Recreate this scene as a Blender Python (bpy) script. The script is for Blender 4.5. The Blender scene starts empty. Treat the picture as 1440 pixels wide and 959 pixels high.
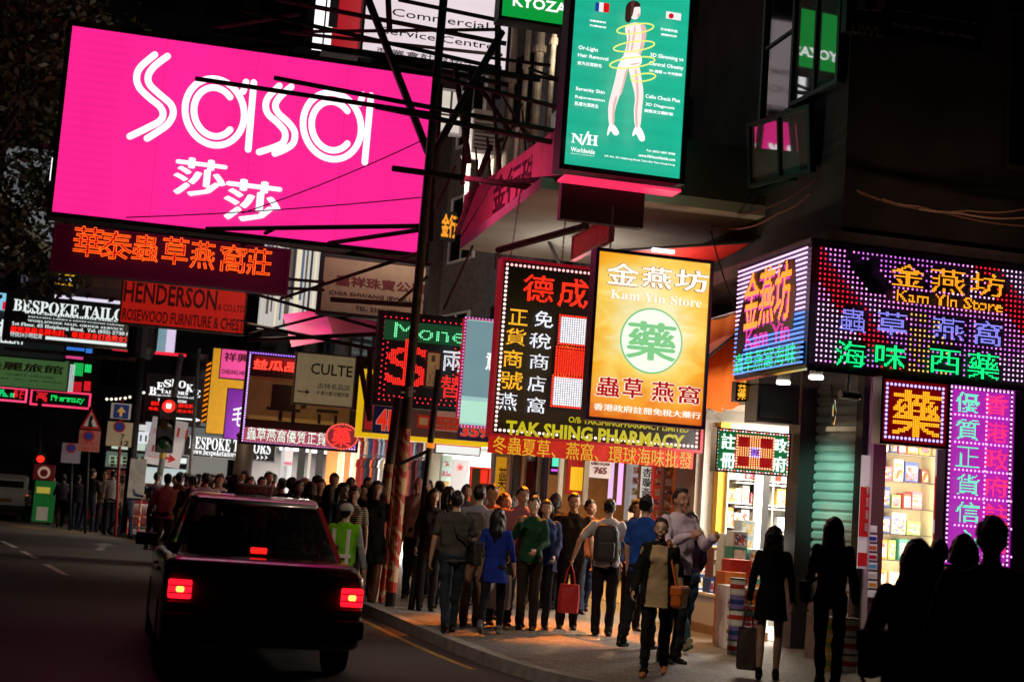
import bpy, bmesh, math, random
import numpy as np
from mathutils import Vector, Matrix

random.seed(7)
rng = np.random.default_rng(7)
SC = bpy.context.scene
COL = SC.collection
R_ = math.radians

# ------------------------------------------------------------------ camera, night sky, exposure
F = 2000.0                                   # focal length in pixels of a 1440 px wide frame = 50 mm
YAW, PITCH, ROLL, CAM_H = R_(13.6), R_(6.64), R_(4.1), 1.62
FW = Vector((math.sin(YAW)*math.cos(PITCH), math.cos(YAW)*math.cos(PITCH), math.sin(PITCH)))
R0 = Vector((math.cos(YAW), -math.sin(YAW), 0)); U0 = R0.cross(FW)
RT = R0*math.cos(ROLL) + U0*math.sin(ROLL)
UP = U0*math.cos(ROLL) - R0*math.sin(ROLL)
CAM = Vector((0, 0, CAM_H))
cd = bpy.data.cameras.new('camera'); cam = bpy.data.objects.new('camera', cd); COL.objects.link(cam)
M = Matrix((RT, UP, -FW)).transposed().to_4x4(); M.translation = CAM
cam.matrix_world = M
cd.lens = 50; cd.sensor_width = 36; cd.clip_start = .1; cd.clip_end = 1500
cd.dof.use_dof = True; cd.dof.focus_distance = 18.5; cd.dof.aperture_fstop = 2.2
SC.camera = cam

W = bpy.data.worlds.new('World'); SC.world = W; W.use_nodes = True
nt = W.node_tree; nt.nodes.clear()
sky = nt.nodes.new('ShaderNodeTexSky'); sky.sky_type = 'NISHITA'; sky.sun_disc = False
sky.sun_elevation = R_(-6); sky.sun_rotation = R_(200)
bg = nt.nodes.new('ShaderNodeBackground'); bg.inputs['Strength'].default_value = 0.05
wo = nt.nodes.new('ShaderNodeOutputWorld')
nt.links.new(sky.outputs[0], bg.inputs[0]); nt.links.new(bg.outputs[0], wo.inputs[0])
SC.view_settings.view_transform = 'Standard'; SC.view_settings.look = 'None'
SC.view_settings.exposure = 0.0; SC.view_settings.gamma = 1.0
SC.cycles.max_bounces = 5; SC.cycles.diffuse_bounces = 2; SC.cycles.glossy_bounces = 3
SC.cycles.transmission_bounces = 4; SC.cycles.sample_clamp_indirect = 3.0
SC.cycles.use_denoising = True; SC.cycles.caustics_reflective = False; SC.cycles.caustics_refractive = False

def ray(px, py): return FW + RT*((px-720)/F) + UP*((479.5-py)/F)
def at(px, py, d): return CAM + ray(px, py)*d
def on_z(px, py, z=0.0):
    r = ray(px, py); return CAM + r*((z-CAM.z)/r.z)
def on_y(px, py, Y):
    r = ray(px, py); return CAM + r*((Y-CAM.y)/r.y)
def on_x(px, py, X):
    r = ray(px, py); return CAM + r*((X-CAM.x)/r.x)

# ------------------------------------------------------------------ materials
def lin(h):
    if not isinstance(h, str): return tuple(h)
    h = h.lstrip('#'); v = [int(h[i:i+2], 16)/255 for i in (0, 2, 4)]
    return tuple(x/12.92 if x <= .04045 else ((x+.055)/1.055)**2.4 for x in v)
MATS = {}
def mat(name, col, rough=.6, metal=0., emit=None, es=0., bump=0., bscale=40., vary=0., vscale=6., spec=.5, sampled=True, coat=0.):
    if name in MATS: return MATS[name]
    m = bpy.data.materials.new(name); m.use_nodes = True; MATS[name] = m
    n = m.node_tree.nodes; l = m.node_tree.links; b = n['Principled BSDF']
    c = (*lin(col), 1)
    b.inputs['Base Color'].default_value = c; b.inputs['Roughness'].default_value = rough
    b.inputs['Metallic'].default_value = metal; b.inputs['Specular IOR Level'].default_value = spec
    if coat: b.inputs['Coat Weight'].default_value = coat; b.inputs['Coat Roughness'].default_value = .06
    tc = None
    if vary or bump:
        tc = n.new('ShaderNodeTexCoord')
    if vary:
        t = n.new('ShaderNodeTexNoise'); t.inputs['Scale'].default_value = vscale; t.inputs['Detail'].default_value = 6
        l.new(tc.outputs['Object'], t.inputs['Vector'])
        mr = n.new('ShaderNodeMapRange'); mr.inputs[1].default_value = .3; mr.inputs[2].default_value = .7
        mr.inputs[3].default_value = 1-vary; mr.inputs[4].default_value = 1+vary
        l.new(t.outputs['Fac'], mr.inputs[0])
        mx = n.new('ShaderNodeMix'); mx.data_type = 'RGBA'; mx.blend_type = 'MULTIPLY'; mx.inputs[0].default_value = 1
        mx.inputs[6].default_value = c
        l.new(mr.outputs[0], mx.inputs[7]); l.new(mx.outputs[2], b.inputs['Base Color'])
    if bump:
        t2 = n.new('ShaderNodeTexNoise'); t2.inputs['Scale'].default_value = bscale; t2.inputs['Detail'].default_value = 5
        l.new(tc.outputs['Object'], t2.inputs['Vector'])
        bp = n.new('ShaderNodeBump'); bp.inputs['Strength'].default_value = bump; bp.inputs['Distance'].default_value = .02
        l.new(t2.outputs['Fac'], bp.inputs['Height']); l.new(bp.outputs[0], b.inputs['Normal'])
    if emit is not None:
        b.inputs['Emission Color'].default_value = (*lin(emit), 1); b.inputs['Emission Strength'].default_value = es
        if not sampled: m.cycles.emission_sampling = 'NONE'
    return m
def glow(h, s=1.0, sampled=False, base=None):
    """something that gives off light: a lit sign face, a tube, an LED"""
    return mat(f'glow {h} {s} {int(sampled)}', base or (.02, .02, .02), rough=.5, emit=h, es=s, sampled=sampled)
def lightbox(h, s=1.0, bands=.06, sampled=True, freq=9.0, axis=2):
    """backlit sheet: faintly uneven where the tubes stand behind it"""
    k = f'lightbox {h} {s} {bands} {freq} {axis}'
    if k in MATS: return MATS[k]
    m = mat(k, (.05, .05, .05), rough=.35, emit=h, es=s, sampled=sampled)
    n = m.node_tree.nodes; l = m.node_tree.links; b = n['Principled BSDF']
    tc = n.new('ShaderNodeTexCoord'); w = n.new('ShaderNodeTexWave')
    w.bands_direction = 'XYZ'[axis]; w.inputs['Scale'].default_value = freq*.1; w.inputs['Distortion'].default_value = .4
    nz = n.new('ShaderNodeTexNoise'); nz.inputs['Scale'].default_value = .7
    l.new(tc.outputs['Object'], w.inputs['Vector']); l.new(tc.outputs['Object'], nz.inputs['Vector'])
    nz.inputs['Detail'].default_value = 4; nz.inputs['Scale'].default_value = .9; mpv = n.new('ShaderNodeMapping'); mpv.inputs['Scale'].default_value = (1.0, 1.0, .12); l.new(tc.outputs['Object'], mpv.inputs[0]); l.new(mpv.outputs[0], nz.inputs['Vector'])
    w.inputs['Detail'].default_value = 3
    a = n.new('ShaderNodeMath'); a.operation = 'MULTIPLY_ADD'; a.inputs[1].default_value = .14; l.new(w.outputs['Fac'], a.inputs[0]); l.new(nz.outputs['Fac'], a.inputs[2])
    mr = n.new('ShaderNodeMapRange'); mr.inputs[1].default_value = .38; mr.inputs[2].default_value = .78
    mr.inputs[3].default_value = s*(1-bands); mr.inputs[4].default_value = s*(1+bands)
    l.new(a.outputs[0], mr.inputs[0]); l.new(mr.outputs[0], b.inputs['Emission Strength'])
    return m

BLACK = mat('black steel', (.012, .012, .013), .55, .3, bump=.1)
STEEL = mat('dull steel', (.16, .16, .17), .45, .7, vary=.2)
DARKRUST = mat('rusty steel', (.045, .03, .024), .8, .2, vary=.5, vscale=9, bump=.3)
DWALL = mat('dark render', (.035, .032, .032), .9, vary=.4, vscale=1.3, bump=.2, bscale=12)  # even dark wall tone, mottled at random
WHITE = mat('white paint', (.7, .69, .66), .5, vary=.06)
GLASS = mat('dark window glass', (.01, .012, .013), .06, spec=.7)
CHROME = mat('chrome', (.6, .6, .6), .12, 1.0)

# ------------------------------------------------------------------ mesh helpers
class MB:
    """collects verts and faces of ONE part"""
    def __init__(s): s.v = []; s.f = []; s.mi = []; s.n = 0
    def add(s, v, f, mi=0):
        v = np.asarray(v, float); s.v.append(v)
        for q in f: s.f.append([i+s.n for i in q]); s.mi.append(mi)
        s.n += len(v); return s
    def box(s, x0, x1, y0, y1, z0, z1, mi=0):
        x0, x1 = min(x0, x1), max(x0, x1); y0, y1 = min(y0, y1), max(y0, y1); z0, z1 = min(z0, z1), max(z0, z1)
        v = [(x, y, z) for z in (z0, z1) for y in (y0, y1) for x in (x0, x1)]
        return s.add(v, [(0, 2, 3, 1), (4, 5, 7, 6), (0, 1, 5, 4), (2, 6, 7, 3), (0, 4, 6, 2), (1, 3, 7, 5)], mi)
    def tube(s, p, q, r0, r1=None, n=8, mi=0, caps=True):
        r1 = r0 if r1 is None else r1
        p = Vector(p); q = Vector(q); d = (q-p)
        if d.length < 1e-6: return s
        d.normalize(); a = d.orthogonal().normalized(); b = d.cross(a)
        vs = []
        for c, r in ((p, r0), (q, r1)):
            for i in range(n):
                t = 2*math.pi*i/n; vs.append(c + a*(r*math.cos(t)) + b*(r*math.sin(t)))
        fs = [(i, (i+1) % n, n+(i+1) % n, n+i) for i in range(n)]
        if caps: fs += [tuple(range(n-1, -1, -1)), tuple(range(n, 2*n))]
        return s.add([tuple(v) for v in vs], fs, mi)
    def path(s, pts, r, n=6, mi=0):
        pts = [Vector(p) for p in pts]; vs = []; fs = []
        m = len(pts)
        ref = None
        for k, p in enumerate(pts):
            d = (pts[min(k+1, m-1)]-pts[max(k-1, 0)]).normalized()
            a = d.orthogonal().normalized() if ref is None else (ref - d*ref.dot(d)).normalized()
            ref = a; b = d.cross(a)
            rr = r[k] if hasattr(r, '__len__') else r
            for i in range(n):
                t = 2*math.pi*i/n; vs.append(tuple(p + a*(rr*math.cos(t)) + b*(rr*math.sin(t))))
        for k in range(m-1):
            for i in range(n):
                fs.append((k*n+i, k*n+(i+1) % n, (k+1)*n+(i+1) % n, (k+1)*n+i))
        fs += [tuple(range(n-1, -1, -1)), tuple(range((m-1)*n, m*n))]
        return s.add(vs, fs, mi)
    def prism(s, poly, y0, y1, mi=0):
        """poly in (x, z), extruded along y"""
        n = len(poly)
        a = sum(poly[i][0]*poly[(i+1) % n][1]-poly[(i+1) % n][0]*poly[i][1] for i in range(n))
        if a < 0: poly = poly[::-1]
        v = [(x, y0, z) for x, z in poly] + [(x, y1, z) for x, z in poly]
        f = [tuple(range(n)), tuple(range(2*n-1, n-1, -1))]
        f += [(i, n+i, n+(i+1) % n, (i+1) % n) for i in range(n)]
        return s.add(v, f, mi)
    def lathe(s, prof, c=(0, 0, 0), n=16, mi=0):
        vs = []; m = len(prof)
        for r, z in prof:
            for i in range(n):
                t = 2*math.pi*i/n; vs.append((c[0]+r*math.cos(t), c[1]+r*math.sin(t), c[2]+z))
        fs = [(k*n+i, k*n+(i+1) % n, (k+1)*n+(i+1) % n, (k+1)*n+i) for k in range(m-1) for i in range(n)]
        fs += [tuple(range(n-1, -1, -1)), tuple(range((m-1)*n, m*n))]
        return s.add(vs, fs, mi)
    def mesh(s, name, mats):
        me = bpy.data.meshes.new(name)
        V = np.concatenate(s.v) if s.v else np.zeros((0, 3))
        me.from_pydata(V.tolist(), [], s.f)
        for m in (mats if isinstance(mats, (list, tuple)) else [mats]): me.materials.append(m)
        if any(s.mi): me.polygons.foreach_set('material_index', s.mi)
        me.update(); return me
    def build(s, name, mats, parent=None, smooth=False, bevel=0.):
        me = s.mesh(name, mats)
        if smooth: me.polygons.foreach_set('use_smooth', [True]*len(me.polygons))
        o = bpy.data.objects.new(name, me); COL.objects.link(o)
        if parent: o.parent = parent
        if bevel:
            b = o.modifiers.new('b', 'BEVEL'); b.width = bevel; b.segments = 2; b.limit_method = 'ANGLE'
        return o

def tag(o, label=None, cat=None, group=None, kind=None):
    if label: o['label'] = label
    if cat: o['category'] = cat
    if group: o['group'] = group
    if kind: o['kind'] = kind
    return o
def empty(name, loc=(0, 0, 0), rz=0., label=None, cat=None, group=None):
    o = bpy.data.objects.new(name, None); COL.objects.link(o); o.location = loc; o.rotation_euler = (0, 0, rz)
    o.empty_display_size = .1
    return tag(o, label, cat, group)
def copy_tree(o, parent=None):
    c = o.copy(); COL.objects.link(c)
    if parent: c.parent = parent
    for ch in o.children: copy_tree(ch, c)
    return c
def boxpart(name, parent, m, x0, x1, y0, y1, z0, z1, bevel=0.):
    return MB().box(x0, x1, y0, y1, z0, z1).build(name, m, parent, bevel=bevel)

# ------------------------------------------------------------------ lettering
SERIF = {}
for i in range(26):
    SERIF[chr(65+i)] = chr(0x1D400+i); SERIF[chr(97+i)] = chr(0x1D41A+i)
for i in range(10): SERIF[str(i)] = chr(0x1D7CE+i)
def serif(t): return ''.join(SERIF.get(c, c) for c in t)
GC = {}
def glyph(t, bold=0.0, ext=0.0):
    """mesh of a line of text, scaled to the unit square (x right, y up) -> verts, faces, aspect"""
    k = (t, bold, ext)
    if k in GC: return GC[k]
    if bold and any(ord(ch) > 0x2E80 for ch in t):
        # heavier strokes for dense characters: the same glyph laid down a few times, a hair apart
        if len(t) == 0 or bold < .004: return glyph(t, 0, ext)
        V, Fc, asp = glyph(t, 0, ext); n = len(V); VV = []; FF = []
        b = bold*.9
        for i, (dx, dy) in enumerate(((0, 0), (b/max(asp, .2), 0), (-b/max(asp, .2), 0), (0, b*.6), (0, -b*.6))):
            VV.append(V+np.array([dx, dy, 0])*1.0+np.array([0, 0, .03*i])); FF += [tuple(j+i*n for j in f) for f in Fc]
        V = np.concatenate(VV); lo, hi = V.min(0), V.max(0); V[:, :2] = (V[:, :2]-lo[:2])/(hi[:2]-lo[:2])
        GC[k] = (V, FF, asp); return GC[k]
    c = bpy.data.curves.new('g', 'FONT'); c.body = t; c.offset = bold; c.resolution_u = 2; c.extrude = ext
    o = bpy.data.objects.new('g', c); COL.objects.link(o)
    dg = bpy.context.evaluated_depsgraph_get()
    me = bpy.data.meshes.new_from_object(o.evaluated_get(dg))
    V = np.zeros(len(me.vertices)*3); me.vertices.foreach_get('co', V); V = V.reshape(-1, 3)
    Fc = [tuple(p.vertices) for p in me.polygons]
    bpy.data.objects.remove(o); bpy.data.curves.remove(c); bpy.data.meshes.remove(me)
    lo, hi = V.min(0), V.max(0); asp = (hi[0]-lo[0])/max(hi[1]-lo[1], 1e-6)
    V = V.copy(); V[:, 0] = (V[:, 0]-lo[0])/max(hi[0]-lo[0], 1e-6); V[:, 1] = (V[:, 1]-lo[1])/max(hi[1]-lo[1], 1e-6)
    zr = hi[2]-lo[2]; V[:, 2] = (V[:, 2]-lo[2])/zr if zr > 1e-9 else 0
    GC[k] = (V, Fc, asp); return GC[k]
def inside(V, Fc, P):
    """which points P (n,2) lie in the flat glyph"""
    hit = np.zeros(len(P), bool)
    for f in Fc:
        for j in range(1, len(f)-1):
            a, b, c = V[f[0], :2], V[f[j], :2], V[f[j+1], :2]
            lo = np.minimum(np.minimum(a, b), c); hi = np.maximum(np.maximum(a, b), c)
            idx = np.where(~hit & (P[:, 0] >= lo[0]) & (P[:, 0] <= hi[0]) & (P[:, 1] >= lo[1]) & (P[:, 1] <= hi[1]))[0]
            if not len(idx): continue
            p = P[idx]
            def cr(u, w): return (w[0]-u[0])*(p[:, 1]-u[1])-(w[1]-u[1])*(p[:, 0]-u[0])
            d1, d2, d3 = cr(a, b), cr(b, c), cr(c, a)
            ok = ((d1 >= 0) & (d2 >= 0) & (d3 >= 0)) | ((d1 <= 0) & (d2 <= 0) & (d3 <= 0))
            hit[idx[ok]] = True
    return hit
def outline(V, Fc):
    """closed boundary loops of a flat glyph"""
    cnt = {}
    for f in Fc:
        for i in range(len(f)):
            a, b = f[i], f[(i+1) % len(f)]
            cnt[(a, b)] = 1
    nxt = {a: b for (a, b) in cnt if (b, a) not in cnt}
    loops = []; seen = set()
    for a in list(nxt):
        if a in seen: continue
        L = []; q = a
        while q not in seen and q in nxt:
            seen.add(q); L.append(q); q = nxt[q]
        if len(L) > 2: loops.append([V[i, :2] for i in L])
    return loops

class Sign:
    """a board standing in an upright plane; the four photo corners give its real width and height at depth d"""
    def __init__(s, name, label, cat, tl, tr, br, bl, d=None, group=None, axis='y', plane=None, thick=.18):
        s.axis = axis
        if plane is None:
            cx = (tl[0]+tr[0]+br[0]+bl[0])/4; cy = (tl[1]+tr[1]+br[1]+bl[1])/4
            p = at(cx, cy, d); plane = p.y if axis == 'y' else p.x
        s.plane = plane
        P = [s.hit(*q) for q in (tl, tr, br, bl)]
        if axis == 'y':
            x0 = (P[0].x+P[3].x)/2; x1 = (P[1].x+P[2].x)/2; s.rz = 0
            z0 = (P[2].z+P[3].z)/2; z1 = (P[0].z+P[1].z)/2
            s.o = Vector((x0, plane, z0)); s.w = x1-x0
        else:                                   # plane x = const, seen from -x : local x axis = -Y
            y0 = (P[0].y+P[3].y)/2; y1 = (P[1].y+P[2].y)/2; s.rz = -math.pi/2
            z0 = (P[2].z+P[3].z)/2; z1 = (P[0].z+P[1].z)/2
            s.o = Vector((plane, y0, z0)); s.w = y0-y1
        s.h = z1-z0; s.t = thick
        s.root = empty(name, s.o, s.rz, label, cat, group)
        s.k = 0
    def hit(s, px, py): return on_y(px, py, s.plane) if s.axis == 'y' else on_x(px, py, s.plane)
    def uv(s, px, py):
        p = s.hit(px, py)
        return (p.x-s.o.x, p.z-s.o.z) if s.axis == 'y' else (s.o.y-p.y, p.z-s.o.z)
    def front(s):
        s.k += 1; return -.006*s.k
    def panel(s, m, name='panel'):
        return boxpart(name, s.root, m, 0, s.w, 0, s.t, 0, s.h)
    def frame(s, m, b=.05, name='frame', out=.03):
        w, h = s.w, s.h; q = MB()
        q.box(-b, w+b, -out, s.t+.01, h, h+b); q.box(-b, w+b, -out, s.t+.01, -b, 0)
        q.box(-b, 0, -out, s.t+.01, 0, h); q.box(w, w+b, -out, s.t+.01, 0, h)
        return q.build(name, m, s.root)
    def rect(s, m, tl, br, name='field', t=.006):
        x0, z1 = s.uv(*tl); x1, z0 = s.uv(*br); y = s.front()
        return boxpart(name, s.root, m, x0, x1, y-t+.002, y+.004, z0, z1)
    def text(s, t, tl, br, m, bold=.0, name='lettering', ext=.012, edge=None, eb=.03):
        x0, z1 = s.uv(*tl); x1, z0 = s.uv(*br); y = s.front()
        if edge is not None:
            V, Fc, _ = glyph(t, bold+eb, .02); q = MB()
            q.add(np.c_[x0+V[:, 0]*(x1-x0), y+.004-V[:, 2]*ext, z0+V[:, 1]*(z1-z0)], Fc); q.build(name, edge, s.root)
            ins = eb*.9*(z1-z0); x0 += ins; x1 -= ins; z0 += ins; z1 -= ins; y = s.front()
        V, Fc, _ = glyph(t, bold, .02)
        q = MB(); q.add(np.c_[x0+V[:, 0]*(x1-x0), y+.004-V[:, 2]*ext, z0+V[:, 1]*(z1-z0)], Fc)
        return q.build(name, m, s.root)
    def chars(s, t, boxes, m, **k):
        for c, (a, b) in zip(t, boxes): s.text(c, a, b, m, **k)
    def vchars(s, t, tl, br, m, gap=.12, led=None, **k):
        n = len(t); a = s.uv(*tl); b = s.uv(*br)
        hh = (a[1]-b[1])/n
        for i, c in enumerate(t):
            s.text_l(c, a[0], b[0], a[1]-(i+1)*hh+gap*hh*.5, a[1]-i*hh-gap*hh*.5, m, **k) if led is None else s.led_l(c, a[0], b[0], a[1]-(i+1)*hh+gap*hh*.5, a[1]-i*hh-gap*hh*.5, m, led, **k)
    def text_l(s, t, x0, x1, z0, z1, m, bold=0., name='lettering', ext=.012):
        V, Fc, _ = glyph(t, bold, .02); y = -.008 if s.k == 0 else -.006*s.k-.004
        q = MB(); q.add(np.c_[x0+V[:, 0]*(x1-x0), y-V[:, 2]*ext, z0+V[:, 1]*(z1-z0)], Fc)
        return q.build(name, m, s.root)
    def dots(s, P, r, m, name='led_dots', mi=None, y=None, mats=None):
        """little raised LED caps at local (x, z) points"""
        P = np.asarray(P, float)
        if not len(P): return
        y = s.front() if y is None else y; n = 6
        a = np.arange(n)*2*math.pi/n
        ring = np.c_[np.cos(a)*r, np.zeros(n), np.sin(a)*r]; T = np.r_[ring, [[0, -r*.55, 0]]]
        V = (np.c_[P[:, 0], np.full(len(P), y), P[:, 1]][:, None, :]+T[None]).reshape(-1, 3)
        Fc = []; mm = []
        for k in range(len(P)):
            o = k*(n+1)
            for i in range(n): Fc.append((o+i, o+(i+1) % n, o+n)); mm.append(0 if mi is None else int(mi[k]))
        q = MB(); q.add(V, Fc); q.mi = mm
        return q.build(name, mats or m, s.root)
    def grid_in(s, t, x0, x1, z0, z1, pitch, bold=.0):
        V, Fc, _ = glyph(t, bold)
        nx = max(2, int((x1-x0)/pitch)); nz = max(2, int((z1-z0)/pitch))
        gx, gz = np.meshgrid((np.arange(nx)+.5)/nx, (np.arange(nz)+.5)/nz)
        P = np.c_[gx.ravel(), gz.ravel()]; P = P[inside(V, Fc, P)]
        return np.c_[x0+P[:, 0]*(x1-x0), z0+P[:, 1]*(z1-z0)]
    def led_l(s, t, x0, x1, z0, z1, m, pitch, bold=.0, name='led_lettering', r=.42):
        return s.dots(s.grid_in(t, x0, x1, z0, z1, pitch, bold), pitch*r, m, name)
    def led(s, t, tl, br, m, pitch, bold=.0, **k):
        x0, z1 = s.uv(*tl); x1, z0 = s.uv(*br)
        return s.led_l(t, x0, x1, z0, z1, m, pitch, bold, **k)
    def border(s, m, pitch, inset=.04, r=.35, name='led_border', box=None, mats=None):
        x0, x1, z0, z1 = box or (inset, s.w-inset, inset, s.h-inset)
        nx = max(1, round((x1-x0)/pitch)); nz = max(1, round((z1-z0)/pitch))
        P = [(x0+(x1-x0)*i/nx, z) for i in range(nx+1) for z in (z0, z1)] + [(x, z0+(z1-z0)*i/nz) for i in range(1, nz) for x in (x0, x1)]
        o = s.dots(P, pitch*r, m, name, mats=mats, mi=None if mats is None else np.arange(len(P)) % len(mats))
        y = -.006*s.k+.001; e = pitch*.3; q = MB()          # the dots sit on a thin black rail
        q.box(x0-e, x1+e, y, y+.004, z1-e, z1+e); q.box(x0-e, x1+e, y, y+.004, z0-e, z0+e); q.box(x0-e, x0+e, y, y+.004, z0+e, z1-e); q.box(x1-e, x1+e, y, y+.004, z0+e, z1-e)
        q.build('border_rail', BLACK, o)
        return o
    def neon(s, t, tl, br, m, r=.012, bold=.0, name='neon_tube', shear=0.):
        x0, z1 = s.uv(*tl); x1, z0 = s.uv(*br); y = s.front()-.02
        V, Fc, _ = glyph(t, bold); q = MB()
        for L in outline(V, Fc):
            pts = []
            for p in L:
                w = (x0+p[0]*(x1-x0)+shear*p[1]*(z1-z0), z0+p[1]*(z1-z0))
                if not pts or math.hypot(w[0]-pts[-1][0], w[1]-pts[-1][2]) > r*.8: pts.append((w[0], y, w[1]))
            if len(pts) > 2: q.path(pts+[pts[0]], r, 5)
        return q.build(name, m, s.root)
    def stroke(s, q, pts, r, cyc=False):
        """flat round-ended ribbon through photo points, appended to builder q"""
        P = [Vector((*s.uv(*p), 0)) for p in pts]; y = -.006*s.k-.004
        n = len(P); Lf, Rg = [], []
        for i in range(n):
            a = P[(i-1) % n] if cyc or i > 0 else P[i]; b = P[(i+1) % n] if cyc or i < n-1 else P[i]
            d = (b-a).normalized(); nn = Vector((-d.y, d.x, 0)); Lf.append(P[i]+nn*r); Rg.append(P[i]-nn*r)
        v = []; f = []
        for a, b in zip(Lf, Rg): v += [(a.x, y, a.y), (b.x, y, b.y), (a.x, y+.02, a.y), (b.x, y+.02, b.y)]
        for i in range(n if cyc else n-1):
            j = (i+1) % n; A, B = 4*i, 4*j
            f += [(A, A+1, B+1, B), (A, B, B+2, A+2), (A+1, A+3, B+3, B+1)]
        q.add(v, f)
        if not cyc:
            for c in (P[0], P[-1]):
                q.prism([(c.x+r*math.cos(t), c.y+r*math.sin(t)) for t in np.linspace(0, 2*math.pi, 15)[:-1]], y-.0008, y+.019)
# ================================================================== THE SETTING
def noise_ground(name, c0, c1, rough, scale, bump=.3, brick=None):
    m = mat(name, c0, rough); n = m.node_tree.nodes; l = m.node_tree.links; b = n['Principled BSDF']
    tc = n.new('ShaderNodeTexCoord'); t = n.new('ShaderNodeTexNoise'); t.inputs['Scale'].default_value = scale; t.inputs['Detail'].default_value = 8
    l.new(tc.outputs['Object'], t.inputs['Vector'])
    big = n.new('ShaderNodeTexNoise'); big.inputs['Scale'].default_value = .45; big.inputs['Detail'].default_value = 4
    l.new(tc.outputs['Object'], big.inputs['Vector'])
    add = n.new('ShaderNodeMath'); add.operation = 'ADD'; l.new(t.outputs['Fac'], add.inputs[0]); l.new(big.outputs['Fac'], add.inputs[1])
    mr = n.new('ShaderNodeMapRange'); mr.inputs[1].default_value = .7; mr.inputs[2].default_value = 1.3
    l.new(add.outputs[0], mr.inputs[0])
    mx = n.new('ShaderNodeMix'); mx.data_type = 'RGBA'; mx.inputs[6].default_value = (*c0, 1); mx.inputs[7].default_value = (*c1, 1)
    l.new(mr.outputs[0], mx.inputs[0]); out = mx.outputs[2]; hgt = t.outputs['Fac']
    if brick:
        br = n.new('ShaderNodeTexBrick'); br.inputs['Scale'].default_value = 1; br.inputs['Brick Width'].default_value = brick[0]
        br.inputs['Row Height'].default_value = brick[1]; br.inputs['Mortar Size'].default_value = .008; br.inputs['Mortar Smooth'].default_value = .3
        br.inputs['Color1'].default_value = (1.08, 1.06, 1.03, 1); br.inputs['Color2'].default_value = (.78, .76, .77, 1); br.inputs['Mortar'].default_value = (.3, .29, .28, 1)
        l.new(tc.outputs['Object'], br.inputs['Vector'])
        m2 = n.new('ShaderNodeMix'); m2.data_type = 'RGBA'; m2.blend_type = 'MULTIPLY'; m2.inputs[0].default_value = 1
        l.new(out, m2.inputs[6]); l.new(br.outputs['Color'], m2.inputs[7]); out = m2.outputs[2]
        sb = n.new('ShaderNodeMath'); sb.operation = 'MULTIPLY_ADD'; sb.inputs[1].default_value = -1.2
        l.new(br.outputs['Fac'], sb.inputs[0]); l.new(t.outputs['Fac'], sb.inputs[2]); hgt = sb.outputs[0]
    l.new(out, b.inputs['Base Color'])
    bp = n.new('ShaderNodeBump'); bp.inputs['Strength'].default_value = bump; bp.inputs['Distance'].default_value = .012
    l.new(hgt, bp.inputs['Height']); l.new(bp.outputs[0], b.inputs['Normal'])
    rr = n.new('ShaderNodeMapRange'); rr.inputs[3].default_value = rough-.15; rr.inputs[4].default_value = min(1, rough+.12)
    l.new(big.outputs['Fac'], rr.inputs[0]); l.new(rr.outputs[0], b.inputs['Roughness'])
    return m
ASPH = noise_ground('asphalt', (.018, .017, .017), (.05, .047, .045), .66, 60, .7)
PAVE = noise_ground('paving blocks', (.09, .083, .08), (.24, .225, .21), .58, 14, .7, brick=(.2, .1))
KERBM = mat('kerb stone', (.2, .19, .18), .8, vary=.3, vscale=5, bump=.3)
GRND = mat('far ground', (.03, .03, .03), .9)
YPAINT = mat('worn yellow road paint', (.22, .12, .02), .75, vary=.6, vscale=9)
WPAINT = mat('worn white road paint', (.5, .48, .45), .7, vary=.35, vscale=14)

tag(MB().box(-400, 400, -300, 600, -.5, -.06).build('ground', GRND), kind='structure')
tag(MB().box(-40, 40, -30, 90, -.05, 0).build('road', ASPH), kind='structure')
KP = [(16, 10.6), (7, 10.9), (5.2, 11.4), (4.2, 12.1), (3.62, 13.1), (3.3, 15.6), (3.06, 19.8), (2.75, 24), (2.0, 29), (1.1, 34), (.11, 38.6), (-.7, 43), (-1.3, 47), (-1.75, 50.5), (-4, 51.6), (-12, 52), (-34, 52)]
def smooth2(P, k=2):
    for _ in range(k):
        Q = [P[0]]
        for a, b in zip(P[:-1], P[1:]):
            Q += [(a[0]*.75+b[0]*.25, a[1]*.75+b[1]*.25), (a[0]*.25+b[0]*.75, a[1]*.25+b[1]*.75)]
        P = Q+[P[-1]]
    return P
KS = smooth2(KP)
q = MB(); off = []
for i, p in enumerate(KS):
    a = Vector((*KS[max(i-1, 0)], 0)); b = Vector((*KS[min(i+1, len(KS)-1)], 0)); d = (b-a).normalized()
    n = Vector((d.y, -d.x, 0)); off.append((p[0]+n.x*.15, p[1]+n.y*.15))
poly = off + [(-34, 75), (30, 75), (30, 10.75)]
v = [(x, y, .12) for x, y in poly]
q.add(v, [tuple(range(len(v)))])
pv = q.build('pavement', PAVE); tag(pv, kind='structure')
bmm = bmesh.new(); bmm.from_mesh(pv.data); bmesh.ops.triangulate(bmm, faces=bmm.faces[:]); bmm.to_mesh(pv.data); bmm.free()
q = MB()
for i in range(len(KS)-1):
    a, b, c, d = KS[i], KS[i+1], off[i+1], off[i]
    L = math.hypot(b[0]-a[0], b[1]-a[1])
    v = [(*a, -.02), (*b, -.02), (*c, -.02), (*d, -.02), (a[0]+.012, a[1], .125), (b[0]+.012, b[1], .125), (*c, .125), (*d, .125)]
    q.add(v, [(0, 1, 5, 4), (4, 5, 6, 7), (3, 7, 6, 2), (0, 4, 7, 3), (1, 2, 6, 5)])
tag(q.build('kerb', KERBM), kind='structure')
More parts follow.
